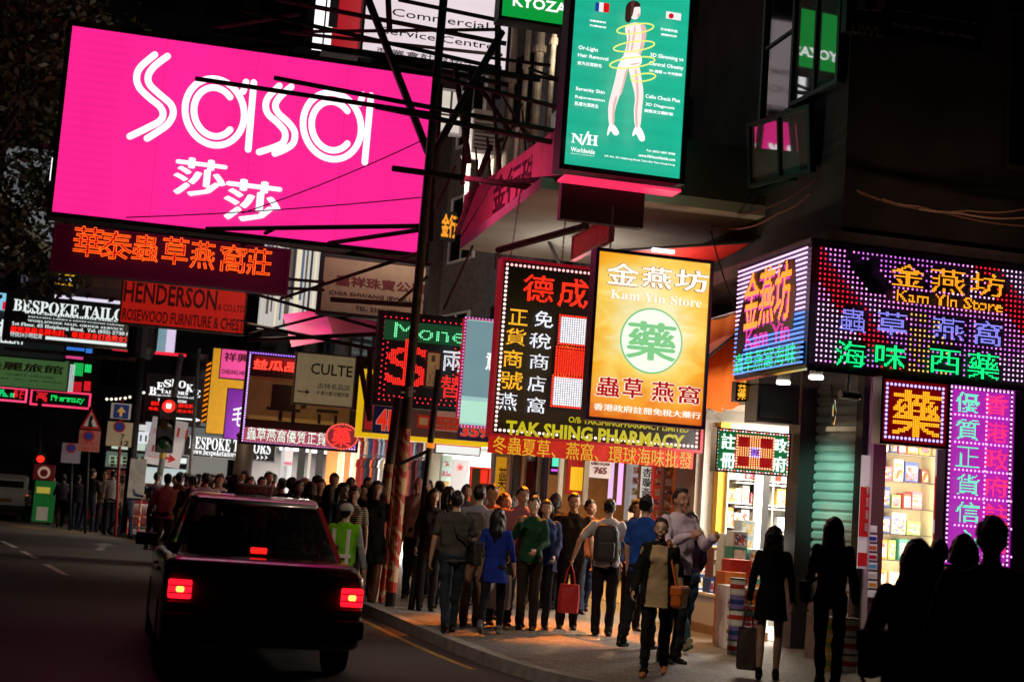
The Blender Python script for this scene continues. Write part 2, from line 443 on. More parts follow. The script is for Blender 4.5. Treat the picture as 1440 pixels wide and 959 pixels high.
def stripe(name, m, pts, w, z=.004):
    q = MB(); P = [Vector((*p, z)) for p in pts]; v = []
    for i, p in enumerate(P):
        d = (P[min(i+1, len(P)-1)]-P[max(i-1, 0)]).normalized(); n = Vector((-d.y, d.x, 0))*w/2
        v += [tuple(p+n), tuple(p-n)]
    q.add(v, [(2*i, 2*i+1, 2*i+3, 2*i+2) for i in range(len(P)-1)])
    return tag(q.build(name, m), kind='structure')
def offs(o): return [(x-o*.97, y-o*.1) for x, y in KS if 14 < y < 49]
stripe('road_marking', YPAINT, offs(.28), .09)
for a, b in (((-1.25, 24.6), (-1.75, 27.2)), ((-2.05, 28.9), (-2.5, 31.2)), ((-2.75, 32.5), (-3.3, 35.2)), ((-3.55, 36.4), (-4.2, 39.6))):
    stripe('road_marking', WPAINT, (a, b), .12)
for px, py in ((50, 742), (113, 748)):
    g = on_z(px, py); stripe('road_marking', YPAINT, ((g.x-.55, g.y+.5), (g.x+.35, g.y-.7)), .55, .005)
q = MB(); q.add([(-1.15, 33.4, .005), (-.95, 33.4, .005), (-.98, 36, .005), (-1.12, 36, .005), (-.75, 36, .005), (-1.05, 37.6, .005), (-1.35, 36, .005)], [(0, 1, 2, 3), (6, 4, 5)])
tag(q.build('road_marking', mat('very worn white paint', (.16, .15, .14), .75, vary=.6, vscale=8)), kind='structure')

# ------------------------------------------------------------------ buildings
def window(par, x0, x1, z0, z1, y, m=GLASS, fm=BLACK, nx=2, nz=1, d=.08, fb=.05, tf=None):
    """window on a wall in the local x-z plane at local y, facing -y ; part > pane"""
    q = MB()
    q.box(x0, x1, y-d, y-.002, z0, z0+fb); q.box(x0, x1, y-d, y-.002, z1-fb, z1)
    q.box(x0, x0+fb, y-d, y-.002, z0+fb, z1-fb); q.box(x1-fb, x1, y-d, y-.002, z0+fb, z1-fb)
    for i in range(1, nx):
        xm = x0+(x1-x0)*i/nx; q.box(xm-fb*.4, xm+fb*.4, y-d*.9, y-.004, z0+fb, z1-fb)
    for i in range(1, nz):
        zm = z0+(z1-z0)*i/nz; q.box(x0+fb, x1-fb, y-d*.8, y-.006, zm-fb*.3, zm+fb*.3)
    f = q.build('window', fm, par)
    if tf: f.location = tf[0]; f.rotation_euler = (0, 0, tf[1])
    MB().box(x0+fb, x1-fb, y-d*.5, y-.01, z0+fb, z1-fb).build('pane', m, f)
    return f
MIRR = mat('coated corner glass', (.55, .56, .56), .03, .75)
# corner building: upper floors over the pharmacy, front on the side street, flank on the main street
cb = empty('corner_building', (8, 16, 0), 0, 'dark corner building above the dotted LED shop fascia, with glazed corner bay', 'building')
boxpart('upper_wall', cb, DWALL, 0, 14, 0, 5.0, 5.25, 30)
boxpart('ledge', cb, mat('ledge render', (.06, .05, .05), .85, vary=.3), -.35, 14, -.35, 5.0, 5.05, 5.24)
fl = ((0, 5.0, 0), -math.pi/2)      # flank wall x = 8, local x runs towards the camera
GREENF = mat('green window frame', (.02, .05, .045), .5)
for z0, z1 in ((6.25, 7.15), (7.25, 9.6)):
    window(cb, 2.4, 3.6, z0, z1, -.002, GLASS, GREENF, 1, 2, .1, .06, fl)
    if z0 < 7:                                      # top hung casement standing open
        w_ = window(cb, 0, 1.3, z0, z1, 0, MIRR, GREENF, 2, 1, .1, .05, ((-.4+.967*.58, 2.0+.254*.58, 0), -math.pi/2+R_(14.7))); w_.rotation_euler = (R_(5), 0, -math.pi/2+R_(14.7))
    else: window(cb, 0, 1.3, z0, z1, 0, MIRR, GREENF, 2, 1, .1, .06, ((-.08, 1.42, 0), -math.pi/2+R_(3)))
for z in (6.4, 9.8, 13.2):
    for x in (2.2, 5.6, 9.0):
        window(cb, x, x+2.6, z, z+2.1, -.004, GLASS, mat('painted window frame', (.05, .045, .045), .6), 3, 1)
# neighbour over the second pharmacy with a balcony
nb = empty('balcony_building', (8, 31, 0), 0, 'old tenement with a pink lit balcony parapet beside the green beauty billboard', 'building')
boxpart('upper_wall', nb, DWALL, .05, 14, -9.98, 0, 4.3, 30)
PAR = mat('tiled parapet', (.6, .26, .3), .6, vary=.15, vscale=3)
bal = boxpart('balcony', nb, mat('concrete soffit', (.42, .42, .38), .85, vary=.15, vscale=1.5), -3.3, .05, -12.6, -7.3, 5.95, 6.1)
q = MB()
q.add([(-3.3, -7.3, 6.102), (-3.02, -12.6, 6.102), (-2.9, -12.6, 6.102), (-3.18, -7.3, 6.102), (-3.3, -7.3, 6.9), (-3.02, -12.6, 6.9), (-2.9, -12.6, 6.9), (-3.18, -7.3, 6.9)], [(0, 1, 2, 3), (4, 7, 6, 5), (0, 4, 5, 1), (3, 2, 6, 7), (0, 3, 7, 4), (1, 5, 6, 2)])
q.build('parapet', PAR, bal); boxpart('end_wall', bal, DWALL, -2.9, .04, -12.6, -12.48, 6.102, 6.9)  # end wall coloured dark, its shade put into the material
V, Fc, _ = glyph('金行珠寶', .03, .02)
MB().add(np.c_[-3.2-V[:, 2]*.01+.17*V[:, 0]-.0, -9.2-V[:, 0]*2.9, 6.2+V[:, 1]*.6], Fc).build('lettering', mat('dark painted letters', (.06, .02, .03), .8), bal)
nf = ((.05, 0, 0), -math.pi/2)
for z in (6.6, 9.8, 13):
    for x in (1, 4.2, 7.2): window(nb, x, x+2, z, z+2, -.002, GLASS, GREENF, 2, 2, tf=nf)
# air conditioners and drain pipes on that flank
for i, (x, z) in enumerate(((7.9, 7.9), (7.9, 9.3), (7.9, 11))):
    a = empty('air_conditioner', (x-.62, 30-2*i, z), 0, ['lowest of the boxed air conditioners on the tenement flank', 'middle of the boxed air conditioners on the tenement flank', 'highest of the boxed air conditioners on the tenement flank'][i], 'air conditioner')
    boxpart('casing', a, mat('ac casing', (.3, .3, .29), .6, vary=.2), 0, .6, -.4, .4, 0, .5, .01)
    q = MB()
    for k in range(7): q.box(.04+.07*k, .08+.07*k, -.412, -.4, .05, .45)
    q.build('grille', BLACK, a)
PIPE = mat('cast iron pipe', (.2, .17, .14), .7, .3, vary=.4, vscale=5)
for i, (px, d, r) in enumerate(((715, 27, .07), (735, 26, .05), (752, 25, .08), (771, 24.5, .05))):
    p = at(px, 170, d); o = MB().tube((0, 0, 0), (0, 0, 9), r, n=10)
    for k in range(4): o.tube((0, 0, 1.4+2.2*k), (0, 0, 1.52+2.2*k), r*1.5, n=10)
    o = o.build('drain_pipe', PIPE); o.location = (p.x, p.y, 6.0)
    tag(o, ['leftmost drain pipe climbing the tenement, beside the steel scaffold', 'second thin drain pipe on the tenement from the scaffold', 'thickest drain pipe on the tenement wall', 'thin drain pipe on the tenement closest to the green billboard'][i], 'pipe', 'drain pipes on the tenement')
# the row further along the bend of the street
ROW = [(7.95, 31.3), (7.2, 33), (6.6, 35.5), (4.9, 40.6), (3.0, 48.6)]
BW = [mat('grey facade', (.12, .12, .13), .9, vary=.3), mat('cream facade', (.16, .14, .12), .9, vary=.3), mat('brown facade', (.08, .06, .05), .9, vary=.3)]
for i, (a, b) in enumerate(zip(ROW[:-1], ROW[1:])):
    L = math.hypot(b[0]-a[0], b[1]-a[1]); rz = math.atan2(a[1]-b[1], a[0]-b[0])
    h = (24, 19, 26, 22)[i]
    t = empty('tenement', (*b, 0), rz, ['narrow grey tenement next to the balcony building', 'cream tenement over the white lit shop', 'brown tenement over the clothes shop', 'grey tenement at the far end of the shop row'][i], 'building')
    boxpart('upper_wall', t, BW[i % 3], 0, L, 0.02, 9, 3.4, h)
    for z in np.arange(4.6, h-2, 3.0):
        for k in range(max(1, int(L/2.4))):
            x = .4+k*L/max(1, int(L/2.4)); window(t, x, x+min(1.5, L-.6), z, z+1.7, .018, GLASS, WHITE if i == 1 else BLACK, 2, 1)
# far side of the junction
def block(name, x0, x1, y, h, m, label, lit):
    t = empty('far_building', (x0, y, 0), 0, label, 'building')
    boxpart('wall', t, m, 0, x1-x0, 0, 10, 4.2, h)
    boxpart('ground_floor', t, BLACK, 0, x1-x0, .6, 10, 0, 4.18)
    n = int((x1-x0)/2.6)
    for z in np.arange(5.4, h-2, 3.3):
        for k in range(n):
            x = .5+k*(x1-x0)/n; window(t, x, x+1.6, z, z+1.8, -.002, glow('#3a2c18', .5) if lit and random.random() < lit else GLASS, BLACK, 2, 1)
    return t
block('a', -14.5, 2.5, 62, 27, mat('far dark facade', (.03, .028, .03), .9, vary=.3), 'dark block closing the street behind the traffic lights', .03)
block('b', -32, -15, 60, 24, mat('far brown facade', (.035, .03, .027), .9, vary=.3), 'dark block at the far end behind the tailor boards', .04)
block('c', 2.9, 18, 55, 30, mat('far grey facade', (.03, .03, .035), .9, vary=.3), 'tall dark block rising behind the commercial centre sign', 0)
# bright facade seen between the neon signs
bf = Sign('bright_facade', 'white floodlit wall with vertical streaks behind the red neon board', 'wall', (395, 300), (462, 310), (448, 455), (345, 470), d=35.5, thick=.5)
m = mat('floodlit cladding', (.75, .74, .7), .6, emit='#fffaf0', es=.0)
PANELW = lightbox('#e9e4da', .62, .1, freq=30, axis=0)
bf.panel(PANELW)  # light falling on the wall is put into its own glow
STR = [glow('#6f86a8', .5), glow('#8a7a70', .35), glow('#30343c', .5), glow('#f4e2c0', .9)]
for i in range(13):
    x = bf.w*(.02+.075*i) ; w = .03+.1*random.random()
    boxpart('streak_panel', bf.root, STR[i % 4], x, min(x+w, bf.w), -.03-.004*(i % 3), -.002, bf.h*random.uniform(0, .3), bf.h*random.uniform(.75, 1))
# slanting dark roof and pale wall behind the tree
sl = Sign('pale_gable', 'pale wall with a slanting dark roof edge behind the tree', 'wall', (0, 205), (82, 212), (82, 385), (0, 380), d=52, thick=.4)
sl.panel(lightbox('#b9bec2', .22, .2, freq=4, axis=2), 'wall')  # wall and roof trim get their lit look from a weak glow
x, z = sl.uv(-20, 262); x2, z2 = sl.uv(77, 374); x3, z3 = sl.uv(-20, 420)
MB().prism([(x, z), (x2, z2), (x2, z3-1), (x, z3-1)], -1.2, -.3).build('roof_slope', mat('dark roof', (.012, .012, .012), .9), sl.root)
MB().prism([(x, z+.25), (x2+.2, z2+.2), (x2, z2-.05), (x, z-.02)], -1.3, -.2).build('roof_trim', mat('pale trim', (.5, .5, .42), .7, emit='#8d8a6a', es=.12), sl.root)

# tree over the left of the road
def tree(loc, h, crown, label, n=5200, seed=3):
    r = random.Random(seed)
    t = empty('street_tree', loc, 0, label, 'tree')
    q = MB(); q.path([(0, 0, 0), (.1, .05, h*.3), (-.1, .1, h*.55), (.15, 0, h*.75)], [.28, .22, .17, .1], 9)
    tips = []
    for i in range(11):
        a = i*2.4; b = h*(.5+.03*i); e = Vector((math.cos(a)*crown*r.uniform(.5, .95), math.sin(a)*crown*r.uniform(.5, .95), b+h*r.uniform(.02, .28)))
        mid = Vector((e.x*.5+.1, e.y*.5, (b+e.z)/2-.1*h*.3)); q.path([(0, 0, b), tuple(mid), tuple(e)], [.1, .06, .02], 6); tips += [e, (mid+e)/2, mid]
    q.build('trunk', mat('bark', (.06, .05, .04), .9, vary=.4, bump=.5), t)
    L = MB(); vs = []; fs = []; mi = []
    clumps = [(tp+Vector((0, 0, .9))+Vector((r.gauss(0, .6), r.gauss(0, .6), r.gauss(0, .5))), r.uniform(.5, 1.2)) for tp in tips for _ in range(3)]
    for i in range(n):
        c, s = clumps[r.randrange(len(clumps))]
        p = c+Vector((r.gauss(0, s*.5), r.gauss(0, s*.5), r.gauss(0, s*.38)))
        d = Vector((r.gauss(0, 1), r.gauss(0, 1), r.gauss(-.4, .7))).normalized(); e = d.orthogonal().normalized(); e.rotate(Matrix.Rotation(r.uniform(0, 6.3), 3, d))
        l = r.uniform(.14, .28); k = len(vs)
        vs += [tuple(p), tuple(p+d*l*.5+e*l*.24), tuple(p+d*l), tuple(p+d*l*.5-e*l*.24)]; fs.append((k, k+1, k+2, k+3)); mi.append(i % 3)
    L.add(vs, fs); L.mi = mi
    L.build('crown', [mat('leaf dark', (.035, .05, .02), .5), mat('leaf mid', (.06, .085, .03), .45), mat('leaf olive', (.1, .1, .04), .5)], t)
g = on_z(-75, 735); tree((g.x+.6, g.y-13, 0), 10.5, 4.2, 'dark leafy street tree hanging over the road beside the pink billboard', 15000)
# ================================================================== THE SIGNS
FRM = BLACK
RED = glow('#ff1508', 1.3); WHT = glow('#ffffff', 1.25)
# --- big pink billboard
s = Sign('billboard', 'huge glowing pink cosmetics billboard with white double line letters', 'billboard', (100, 38), (612, 108), (590, 355), (75, 300), d=22, thick=.35)
s.panel(lightbox('#ff2492', 1.02, .12, freq=26, axis=2), 'lit_panel'); s.frame(FRM, .07)
for k in (.25, .5, .752): boxpart('panel_seam', s.root, glow('#f02084', .93), s.w*k, s.w*k+.012, -.004, 0, 0, s.h)
def zp(x, y): return (60+x*.41697, 20+y*.41697)
def curve(pts, n=10):
    P = [pts[0]]+list(pts)+[pts[-1]]; out = []
    for i in range(1, len(P)-2):
        a, b, c, d = [np.array(p, float) for p in P[i-1:i+3]]
        for t in np.linspace(0, 1, n, endpoint=False):
            out.append(tuple(.5*((2*b)+(-a+c)*t+(2*a-5*b+4*c-d)*t*t+(-a+3*b-3*c+d)*t**3)))
    return [zp(*p) for p in out+[P[-1]]]
def arc(c, r, a0, a1, n=40, tilt=.09):
    return [zp(c[0]+r[0]*math.cos(R_(a))+tilt*0, c[1]-r[1]*math.sin(R_(a))+r[0]*math.cos(R_(a))*tilt) for a in np.linspace(a0, a1, n)]
sw = 11.2*.41697*21.5/2000
s.k = 1
LET = [
    [(curve([(378, 138), (330, 180), (317, 215), (327, 250), (362, 285), (395, 312), (406, 338), (394, 362), (352, 385), (294, 413)]), False),
     (curve([(421, 143), (376, 178), (356, 210), (362, 240), (395, 272), (432, 305), (440, 338), (422, 372), (390, 396), (352, 420)]), False)],
    [(arc((580, 331), (100, 112), 0, 360), True), (arc((580, 331), (70, 82), 42, 318), False), (curve([(686, 230), (676, 262)]), False), (curve([(712, 232), (693, 457)]), False)],
    [(curve([(798, 243), (762, 280), (752, 310), (762, 340), (795, 370), (817, 400), (812, 432), (785, 448), (730, 466)]), False),
     (curve([(838, 246), (800, 280), (785, 308), (795, 335), (830, 368), (850, 400), (845, 435), (820, 455), (783, 471)]), False)],
    [(arc((976, 378), (98, 112), 0, 360), True), (arc((976, 378), (69, 82), 42, 318), False), (curve([(1080, 273), (1070, 302)]), False), (curve([(1107, 276), (1086, 500)]), False)]]
for strokes in LET:
    q = MB()
    for i, (pts, cyc) in enumerate(strokes):
        s.stroke(q, pts[:-1] if cyc else pts, sw, cyc)
    q.build('letter', WHT, s.root)
s.text('莎', zp(447, 478), zp(613, 628), WHT, .03); s.text('莎', zp(617, 550), zp(797, 714), WHT, .03)
# --- red neon board under it
s = Sign('neon_board', 'dark board with orange red outline neon characters under the pink billboard', 'sign', (78, 315), (405, 357), (400, 414), (77, 374), d=25, thick=.25)
s.panel(mat('maroon board', (.05, .012, .02), .5, vary=.2)); s.frame(mat('maroon frame', (.07, .03, .03), .5), .05)
NEO = glow('#ff5a14', 2.2)
bx = [((106, 318), (143, 364)), ((141, 324), (184, 368)), ((188, 330), (221, 370)), ((230, 333), (263, 375)), ((270, 339), (300, 381)), ((311, 344), (344, 386)), ((349, 349), (379, 390))]
s.chars('華泰蟲草燕窩莊', bx, mat('red enamel letters', (.35, .01, .01), .4, emit='#b00808', es=.35))
for c, (a, b) in zip('華泰蟲草燕窩莊', bx): s.neon(c, a, b, NEO, .0068)
# --- small green board peeping out behind the billboard
s = Sign('green_sign', 'sliver of a green lit sign peeping out beside the pink billboard edge', 'sign', (76, 215), (118, 220), (108, 300), (71, 290), d=27, thick=.15)
s.panel(glow('#0f8a3c', .8)); s.frame(FRM, .02); s.text('h', (73, 222), (84, 256), WHT, .03); s.text('NYC', (73, 266), (100, 274), WHT)
# --- commercial service centre
s = Sign('sign_box', 'white lightbox with black words Commercial Service Centre behind the scaffold', 'sign', (518, -60), (722, -35), (708, 98), (512, 72), d=27, thick=.3)
s.panel(lightbox('#f1dfe6', .93, .05, freq=8)); s.frame(FRM, .05)
BLK = mat('black vinyl letters', (.012, .012, .012), .6)
s.text('Commercial', (552, 12), (686, 43), BLK, .0); s.text('Service Centre', (537, 38), (694, 71), BLK, .0); s.text('商業會計服務中心', (530, 67), (690, 97), BLK, 0)
s2 = Sign('sign_box', 'plain red lit strip sign beside the white commercial centre lightbox', 'sign', (463, -60), (512, -54), (505, 76), (457, 74), d=27.5, thick=.3)
s2.panel(glow('#b5101c', .8)); s2.rect(WHT, (450, -60), (464, 74), 'white_edge'); s2.rect(BLK, (470, -60), (474, 40), 'black_bar'); s2.frame(FRM, .03)
# --- green lightbox top
s = Sign('sign_box', 'bright green lightbox with white brush letters at the top of the frame', 'sign', (712, -60), (815, -50), (802, 37), (704, 24), d=22.5, thick=.3)
s.panel(glow('#0a9a3a', .95, True)); s.frame(FRM, .05); s.text('KYOZAS', (722, -6), (806, 22), WHT, .015)
# --- beauty billboard
s = Sign('billboard', 'tall turquoise green beauty clinic billboard with a standing woman', 'billboard', (812, -70), (980, -48), (948, 250), (794, 233), d=19, thick=.3)
s.panel(lightbox('#1bb08e', 1.05, .1, freq=16), 'lit_panel'); s.frame(FRM, .07)
def zn(x, y): return (760+x*.4722, y*.4722)
T = lambda t, a, b, bold=.005: s.text(t, a, b, WHT, bold, ext=.006)
for t, a, b in (('法國最新科', (829, 28), (852, 34)), ('光學技術', (829, 35), (852, 41)), ('日本最先進', (929, 40), (952, 47)), ('塑脂科技', (929, 48), (951, 54)),
                ('Or-Light', (813, 65), (840, 76)), ('Hair Removal', (812, 76), (854, 87)), ('金光白潔脫毛', (811, 87), (845, 97)),
                ('3D Slimming vs', (913, 76), (959, 90)), ('Central Obesity', (911, 88), (959, 102)), ('3D 纖體 vs 中央肥胖', (911, 99), (957, 110)),
                ('Serenity Skin', (808, 124), (848, 136)), ('Rejuvenation', (807, 136), (848, 147)), ('肌膚光澤再生', (806, 145), (839, 155)),
                ('Cellu Check Plus', (905, 135), (953, 147)), ('3D Diagnosis', (905, 147), (945, 158)), ('超聲波立體診斷', (903, 156), (943, 166)),
                ('Worldwide', (800, 209), (833, 220)), ('Beauty & Healthcare', (800, 218), (832, 223)),
                ('Tel: (852) 2807 8988', (905, 213), (945, 222)), ('www.NHworldwide.com', (894, 219), (945, 230)), ('2/F, No. 50, Haiphong Road, Tsim Sha Tsui, Hong Kong', (846, 221), (944, 237))):
    T(t, a, b)
s.text(serif('N'), (800, 191), (815, 206), WHT); s.text(serif('H'), (821, 193), (836, 209), WHT); s.text('/', (814, 188), (823, 209), WHT)
for a, b, h in (((833, 9), (838, 22), '#2038a0'), ((838, 9), (844, 23), '#f5f5f5'), ((844, 10), (851, 24), '#e01818')): s.rect(glow(h, .95), a, b, 'flag_band')
s.rect(glow('#f8f4f4', 1), (931, 22), (951, 35), 'flag_field')
def blob(pts, m, name, smoothn=2, lift=None):
    P = pts
    for _ in range(smoothn):
        Q = []
        for a, b in zip(P, P[1:]+P[:1]): Q += [(a[0]*.75+b[0]*.25, a[1]*.75+b[1]*.25), (a[0]*.25+b[0]*.75, a[1]*.25+b[1]*.75)]
        P = Q
    y = s.front(); q = MB().prism([s.uv(*zn(*p)) for p in P], y-.001, y+.005); return q.build(name, m, s.root)
blob([(376+8*math.cos(t), 61+8*math.sin(t)) for t in np.linspace(0, 6.28, 10)[:-1]], glow('#d81820', .9), 'flag_disc', 1)
SKN = glow('#fdeae4', 1.08); PAL = glow('#fff4f2', 1.15)
# a printed figure: legs, torso, arm, head, hair, shorts, shoes
blob([(228, 195), (246, 215), (236, 255), (222, 300), (208, 340), (206, 385), (192, 390), (188, 330), (200, 285), (212, 240), (218, 205)], SKN, 'printed_leg')
blob([(246, 205), (280, 200), (288, 250), (294, 290), (288, 340), (284, 395), (268, 395), (264, 340), (270, 300), (258, 255)], SKN, 'printed_leg')
blob([(240, 90), (272, 78), (296, 92), (292, 130), (280, 165), (288, 190), (230, 188), (240, 160), (246, 130), (238, 105)], SKN, 'printed_torso')
blob([(282, 82), (303, 95), (298, 140), (284, 180), (278, 172), (288, 130), (286, 100)], glow('#eec2ba', .95), 'printed_arm')
blob([(226, 182), (258, 172), (288, 182), (286, 208), (262, 214), (240, 222), (222, 206)], PAL, 'printed_shorts')
blob([(246, 26), (272, 22), (284, 40), (280, 66), (266, 76), (252, 66)], SKN, 'printed_face')
blob([(240, 30), (256, 17), (278, 22), (284, 38), (264, 36), (256, 55), (254, 84), (236, 82), (238, 50)], glow('#4a2a24', .5), 'printed_hair')
blob([(190, 378), (206, 384), (222, 412), (204, 418), (194, 398), (186, 418), (182, 414)], PAL, 'printed_shoe')
blob([(266, 385), (284, 392), (298, 430), (280, 436), (268, 408), (260, 420), (256, 414)], PAL, 'printed_shoe')
SHD = glow('#f0c4ba', .95)
for pts in ([(206, 300), (214, 300), (204, 340), (204, 385), (197, 388), (198, 335)], [(236, 225), (246, 215), (236, 255), (224, 298), (219, 298), (230, 255)], [(262, 215), (270, 230), (276, 295), (270, 345), (272, 395), (266, 394), (264, 340), (270, 300)], [(262, 95), (266, 95), (262, 130), (256, 170), (250, 170), (256, 130)], [(242, 105), (248, 110), (250, 130), (244, 160), (238, 175), (240, 150), (245, 130)], [(268, 62), (280, 58), (278, 66), (268, 72)], [(240, 210), (262, 206), (284, 204), (262, 212)]):
    blob(pts, SHD, 'printed_shade', 1)
blob([(250, 24), (262, 20), (260, 40), (254, 70), (248, 70), (250, 45)], glow('#6e463c', .6), 'printed_hair_sheen', 1)
RNG = glow('#e6f27a', 1.1)
for cx, cy, w, h in ((262, 106, 54, 14), (258, 158, 60, 14), (252, 206, 66, 15), (284, 250, 36, 11)):
    q = MB(); y = s.front(); pts = []
    for t in np.linspace(0, 2*math.pi, 33):
        x, z = s.uv(*zn(cx+w*math.cos(t)+h*.0, cy+h*math.sin(t)-w*.12*math.cos(t))); pts.append((x, y, z))
    q.path(pts, .011, 6); q.build('printed_ring', RNG, s.root)
o = MB().box(0, s.w, -.1, .25, -.19, -.155).build('light_trough', mat('red trough', (.5, .02, .05), .4, emit='#ff3060', es=1.0), s.root)
boxpart('dark_box', s.root, BLACK, .05, s.w-.4, .2, .34, -.68, -.2)  # black box filling the area under the trough
# --- twin pharmacy boards
s = Sign('pharmacy_board', 'black pharmacy board with dotted LED characters and a red white checker column', 'sign', (711, 364), (1002, 402), (977, 635), (690, 606), d=20.6, thick=.22)
s.panel(mat('black sign face', (.012, .008, .016), .35)); s.frame(mat('red lit frame', (.3, .01, .03), .4, emit='#d00830', es=.25), .04)
p = .028
s.border(None, .065, .05, .36, mats=[glow('#ffd7d0', 1.8), glow('#ffb6b6', 1.5)])
R1, W1, Y1 = glow('#ff2a14', 2.0), glow('#f4f6ff', 1.6), glow('#ffb428', 1.7)
s.led('德', (737, 385), (777, 427), R1, .0165, .015, r=.5); s.led('成', (786, 390), (825, 435), R1, .0165, .015, r=.5)
for c, a, b, m in (('正', (716, 434), (741, 459), Y1), ('貨', (711, 461), (738, 487), Y1), ('商', (708, 491), (733, 518), Y1), ('號', (704, 521), (733, 549), Y1), ('燕', (701, 551), (725, 578), W1),
                   ('免', (751, 437), (776, 462), W1), ('稅', (744, 468), (773, 492), W1), ('商', (744, 497), (769, 521), W1), ('店', (741, 528), (765, 552), W1), ('窩', (740, 558), (764, 582), W1)):
    s.led(c, a, b, m, .0135, .01, r=.5)
for (a, b, m) in (((787, 446), (829, 487), W1), ((782, 490), (826, 529), glow('#ff2a14', 1.9)), ((776, 531), (821, 574), W1)):
    x0, z1 = s.uv(*a); x1, z0 = s.uv(*b); s.rect(mat('checker field '+m.name, (.3, .3, .3) if m == W1 else (.3, .02, .02), .5, emit='#c9c9d4' if m == W1 else '#c01008', es=.5), a, b, 'checker_field')
    gx, gz = np.meshgrid(np.arange(x0+.02, x1, .034), np.arange(z0+.02, z1, .034)); s.dots(np.c_[gx.ravel(), gz.ravel()], .0125, m)
    s.border(R1, .04, 0, .4, box=(x0-.02, x1+.02, z0-.015, z1+.015))
s.text('TAK SHING PHARMACY', (709, 591), (957, 632), glow('#d8c814', .8), .03); s.text('O/B TAKSHINGPHARMACY LIMITED', (796, 586), (963, 609), glow('#d8c814', .7), .01)
s = Sign('banner', 'red banner with gold characters hanging along the foot of the pharmacy board', 'banner', (688, 609), (976, 640), (973, 662), (686, 633), d=20.4, thick=.03)
s.panel(mat('red banner cloth', (.45, .015, .01), .6, emit='#b81208', es=.55, vary=.2)); s.text('冬蟲夏草、燕窩、環球海味批發', (694, 612), (972, 660), glow('#e8b428', .85), .0)
s = Sign('lightbox_sign', 'yellow orange store lightbox with a pale round medicine emblem', 'sign', (843, 357), (1002, 368), (983, 600), (827, 584), d=17.5, thick=.2)
m = lightbox('#f5a41c', 1.0, .1, freq=7); s.panel(m, 'lit_panel'); s.frame(mat('purple frame', (.05, .02, .06), .4), .04)
# printed backdrop: warm swirls of silk
n = m.node_tree.nodes; l = m.node_tree.links; b = n['Principled BSDF']
tc = n.new('ShaderNodeTexCoord'); wv = n.new('ShaderNodeTexNoise'); wv.inputs['Scale'].default_value = 1.6; wv.inputs['Distortion'].default_value = 1.2
mp = n.new('ShaderNodeMapping'); mp.inputs['Rotation'].default_value = (0, R_(35), 0); mp.inputs['Scale'].default_value = (1, 1, 2.2)
l.new(tc.outputs['Object'], mp.inputs[0]); l.new(mp.outputs[0], wv.inputs['Vector'])
cr = n.new('ShaderNodeValToRGB'); e = cr.color_ramp; e.elements[0].position = .1; e.elements[0].color = (*lin('#fff2b8'), 1); e.elements[1].position = .95; e.elements[1].color = (*lin('#c8400c'), 1)
for ps, h in ((.3, '#ffd764'), (.52, '#fbb02a'), (.75, '#ee7c14')): k = e.elements.new(ps); k.color = (*lin(h), 1)
sx_ = n.new('ShaderNodeSeparateXYZ'); l.new(tc.outputs['Object'], sx_.inputs[0])
vd = n.new('ShaderNodeVectorMath'); vd.operation = 'DISTANCE'; vd.inputs[1].default_value = (s.w*.53, 0, s.h*.56); l.new(tc.outputs['Object'], vd.inputs[0])
m1_ = n.new('ShaderNodeMath'); m1_.operation = 'MULTIPLY_ADD'; m1_.inputs[1].default_value = .58; m1_.inputs[2].default_value = -.32; l.new(vd.outputs['Value'], m1_.inputs[0])
m2_ = n.new('ShaderNodeMath'); m2_.operation = 'MULTIPLY_ADD'; m2_.inputs[1].default_value = .55; l.new(wv.outputs['Fac'], m2_.inputs[0]); l.new(m1_.outputs[0], m2_.inputs[2])
m3_ = n.new('ShaderNodeMath'); m3_.operation = 'MULTIPLY_ADD'; m3_.inputs[1].default_value = -.12; m3_.inputs[2].default_value = .12; l.new(sx_.outputs['Z'], m3_.inputs[0])
m4_ = n.new('ShaderNodeMath'); l.new(m2_.outputs[0], m4_.inputs[0]); l.new(m3_.outputs[0], m4_.inputs[1]); l.new(m4_.outputs[0], cr.inputs[0]); l.new(cr.outputs[0], b.inputs['Emission Color'])
WE = glow('#fff6e6', 1.15); ED = glow('#a83010', .7)
for c, a, bb in (('金', (853, 367), (898, 405)), ('燕', (902, 373), (944, 409)), ('坊', (948, 377), (995, 414))): s.text(c, a, bb, WE, .028, edge=ED)
s.text(serif('Kam Yin Store'), (857, 407), (984, 434), glow('#fffbe8', 1.15), .0, edge=glow('#d87818', .9), eb=.015)
cx, cz = s.uv(914, 480); 
for r, mm, nm in ((.405, glow('#7cc88a', 1.0), 'emblem_ring'), (.385, glow('#f2fbe6', 1.1), 'emblem_disc')):
    y = s.front(); MB().prism([(cx+r*math.cos(t), cz+r*math.sin(t)) for t in np.linspace(0, 2*math.pi, 49)[:-1]], y-.002, y+.004).build(nm, mm, s.root)
s.text('藥', (880, 450), (947, 511), glow('#86cf8c', 1.0), .03)
for c, a, bb in (('蟲', (836, 528), (869, 561)), ('草', (872, 530), (901, 563)), ('燕', (912, 535), (944, 568)), ('窩', (949, 541), (980, 571))): s.text(c, a, bb, glow('#c01414', .9), .024, edge=WE, eb=.035)
s.text('香港政府註冊免稅大藥行', (831, 567), (980, 590), WE, .01)
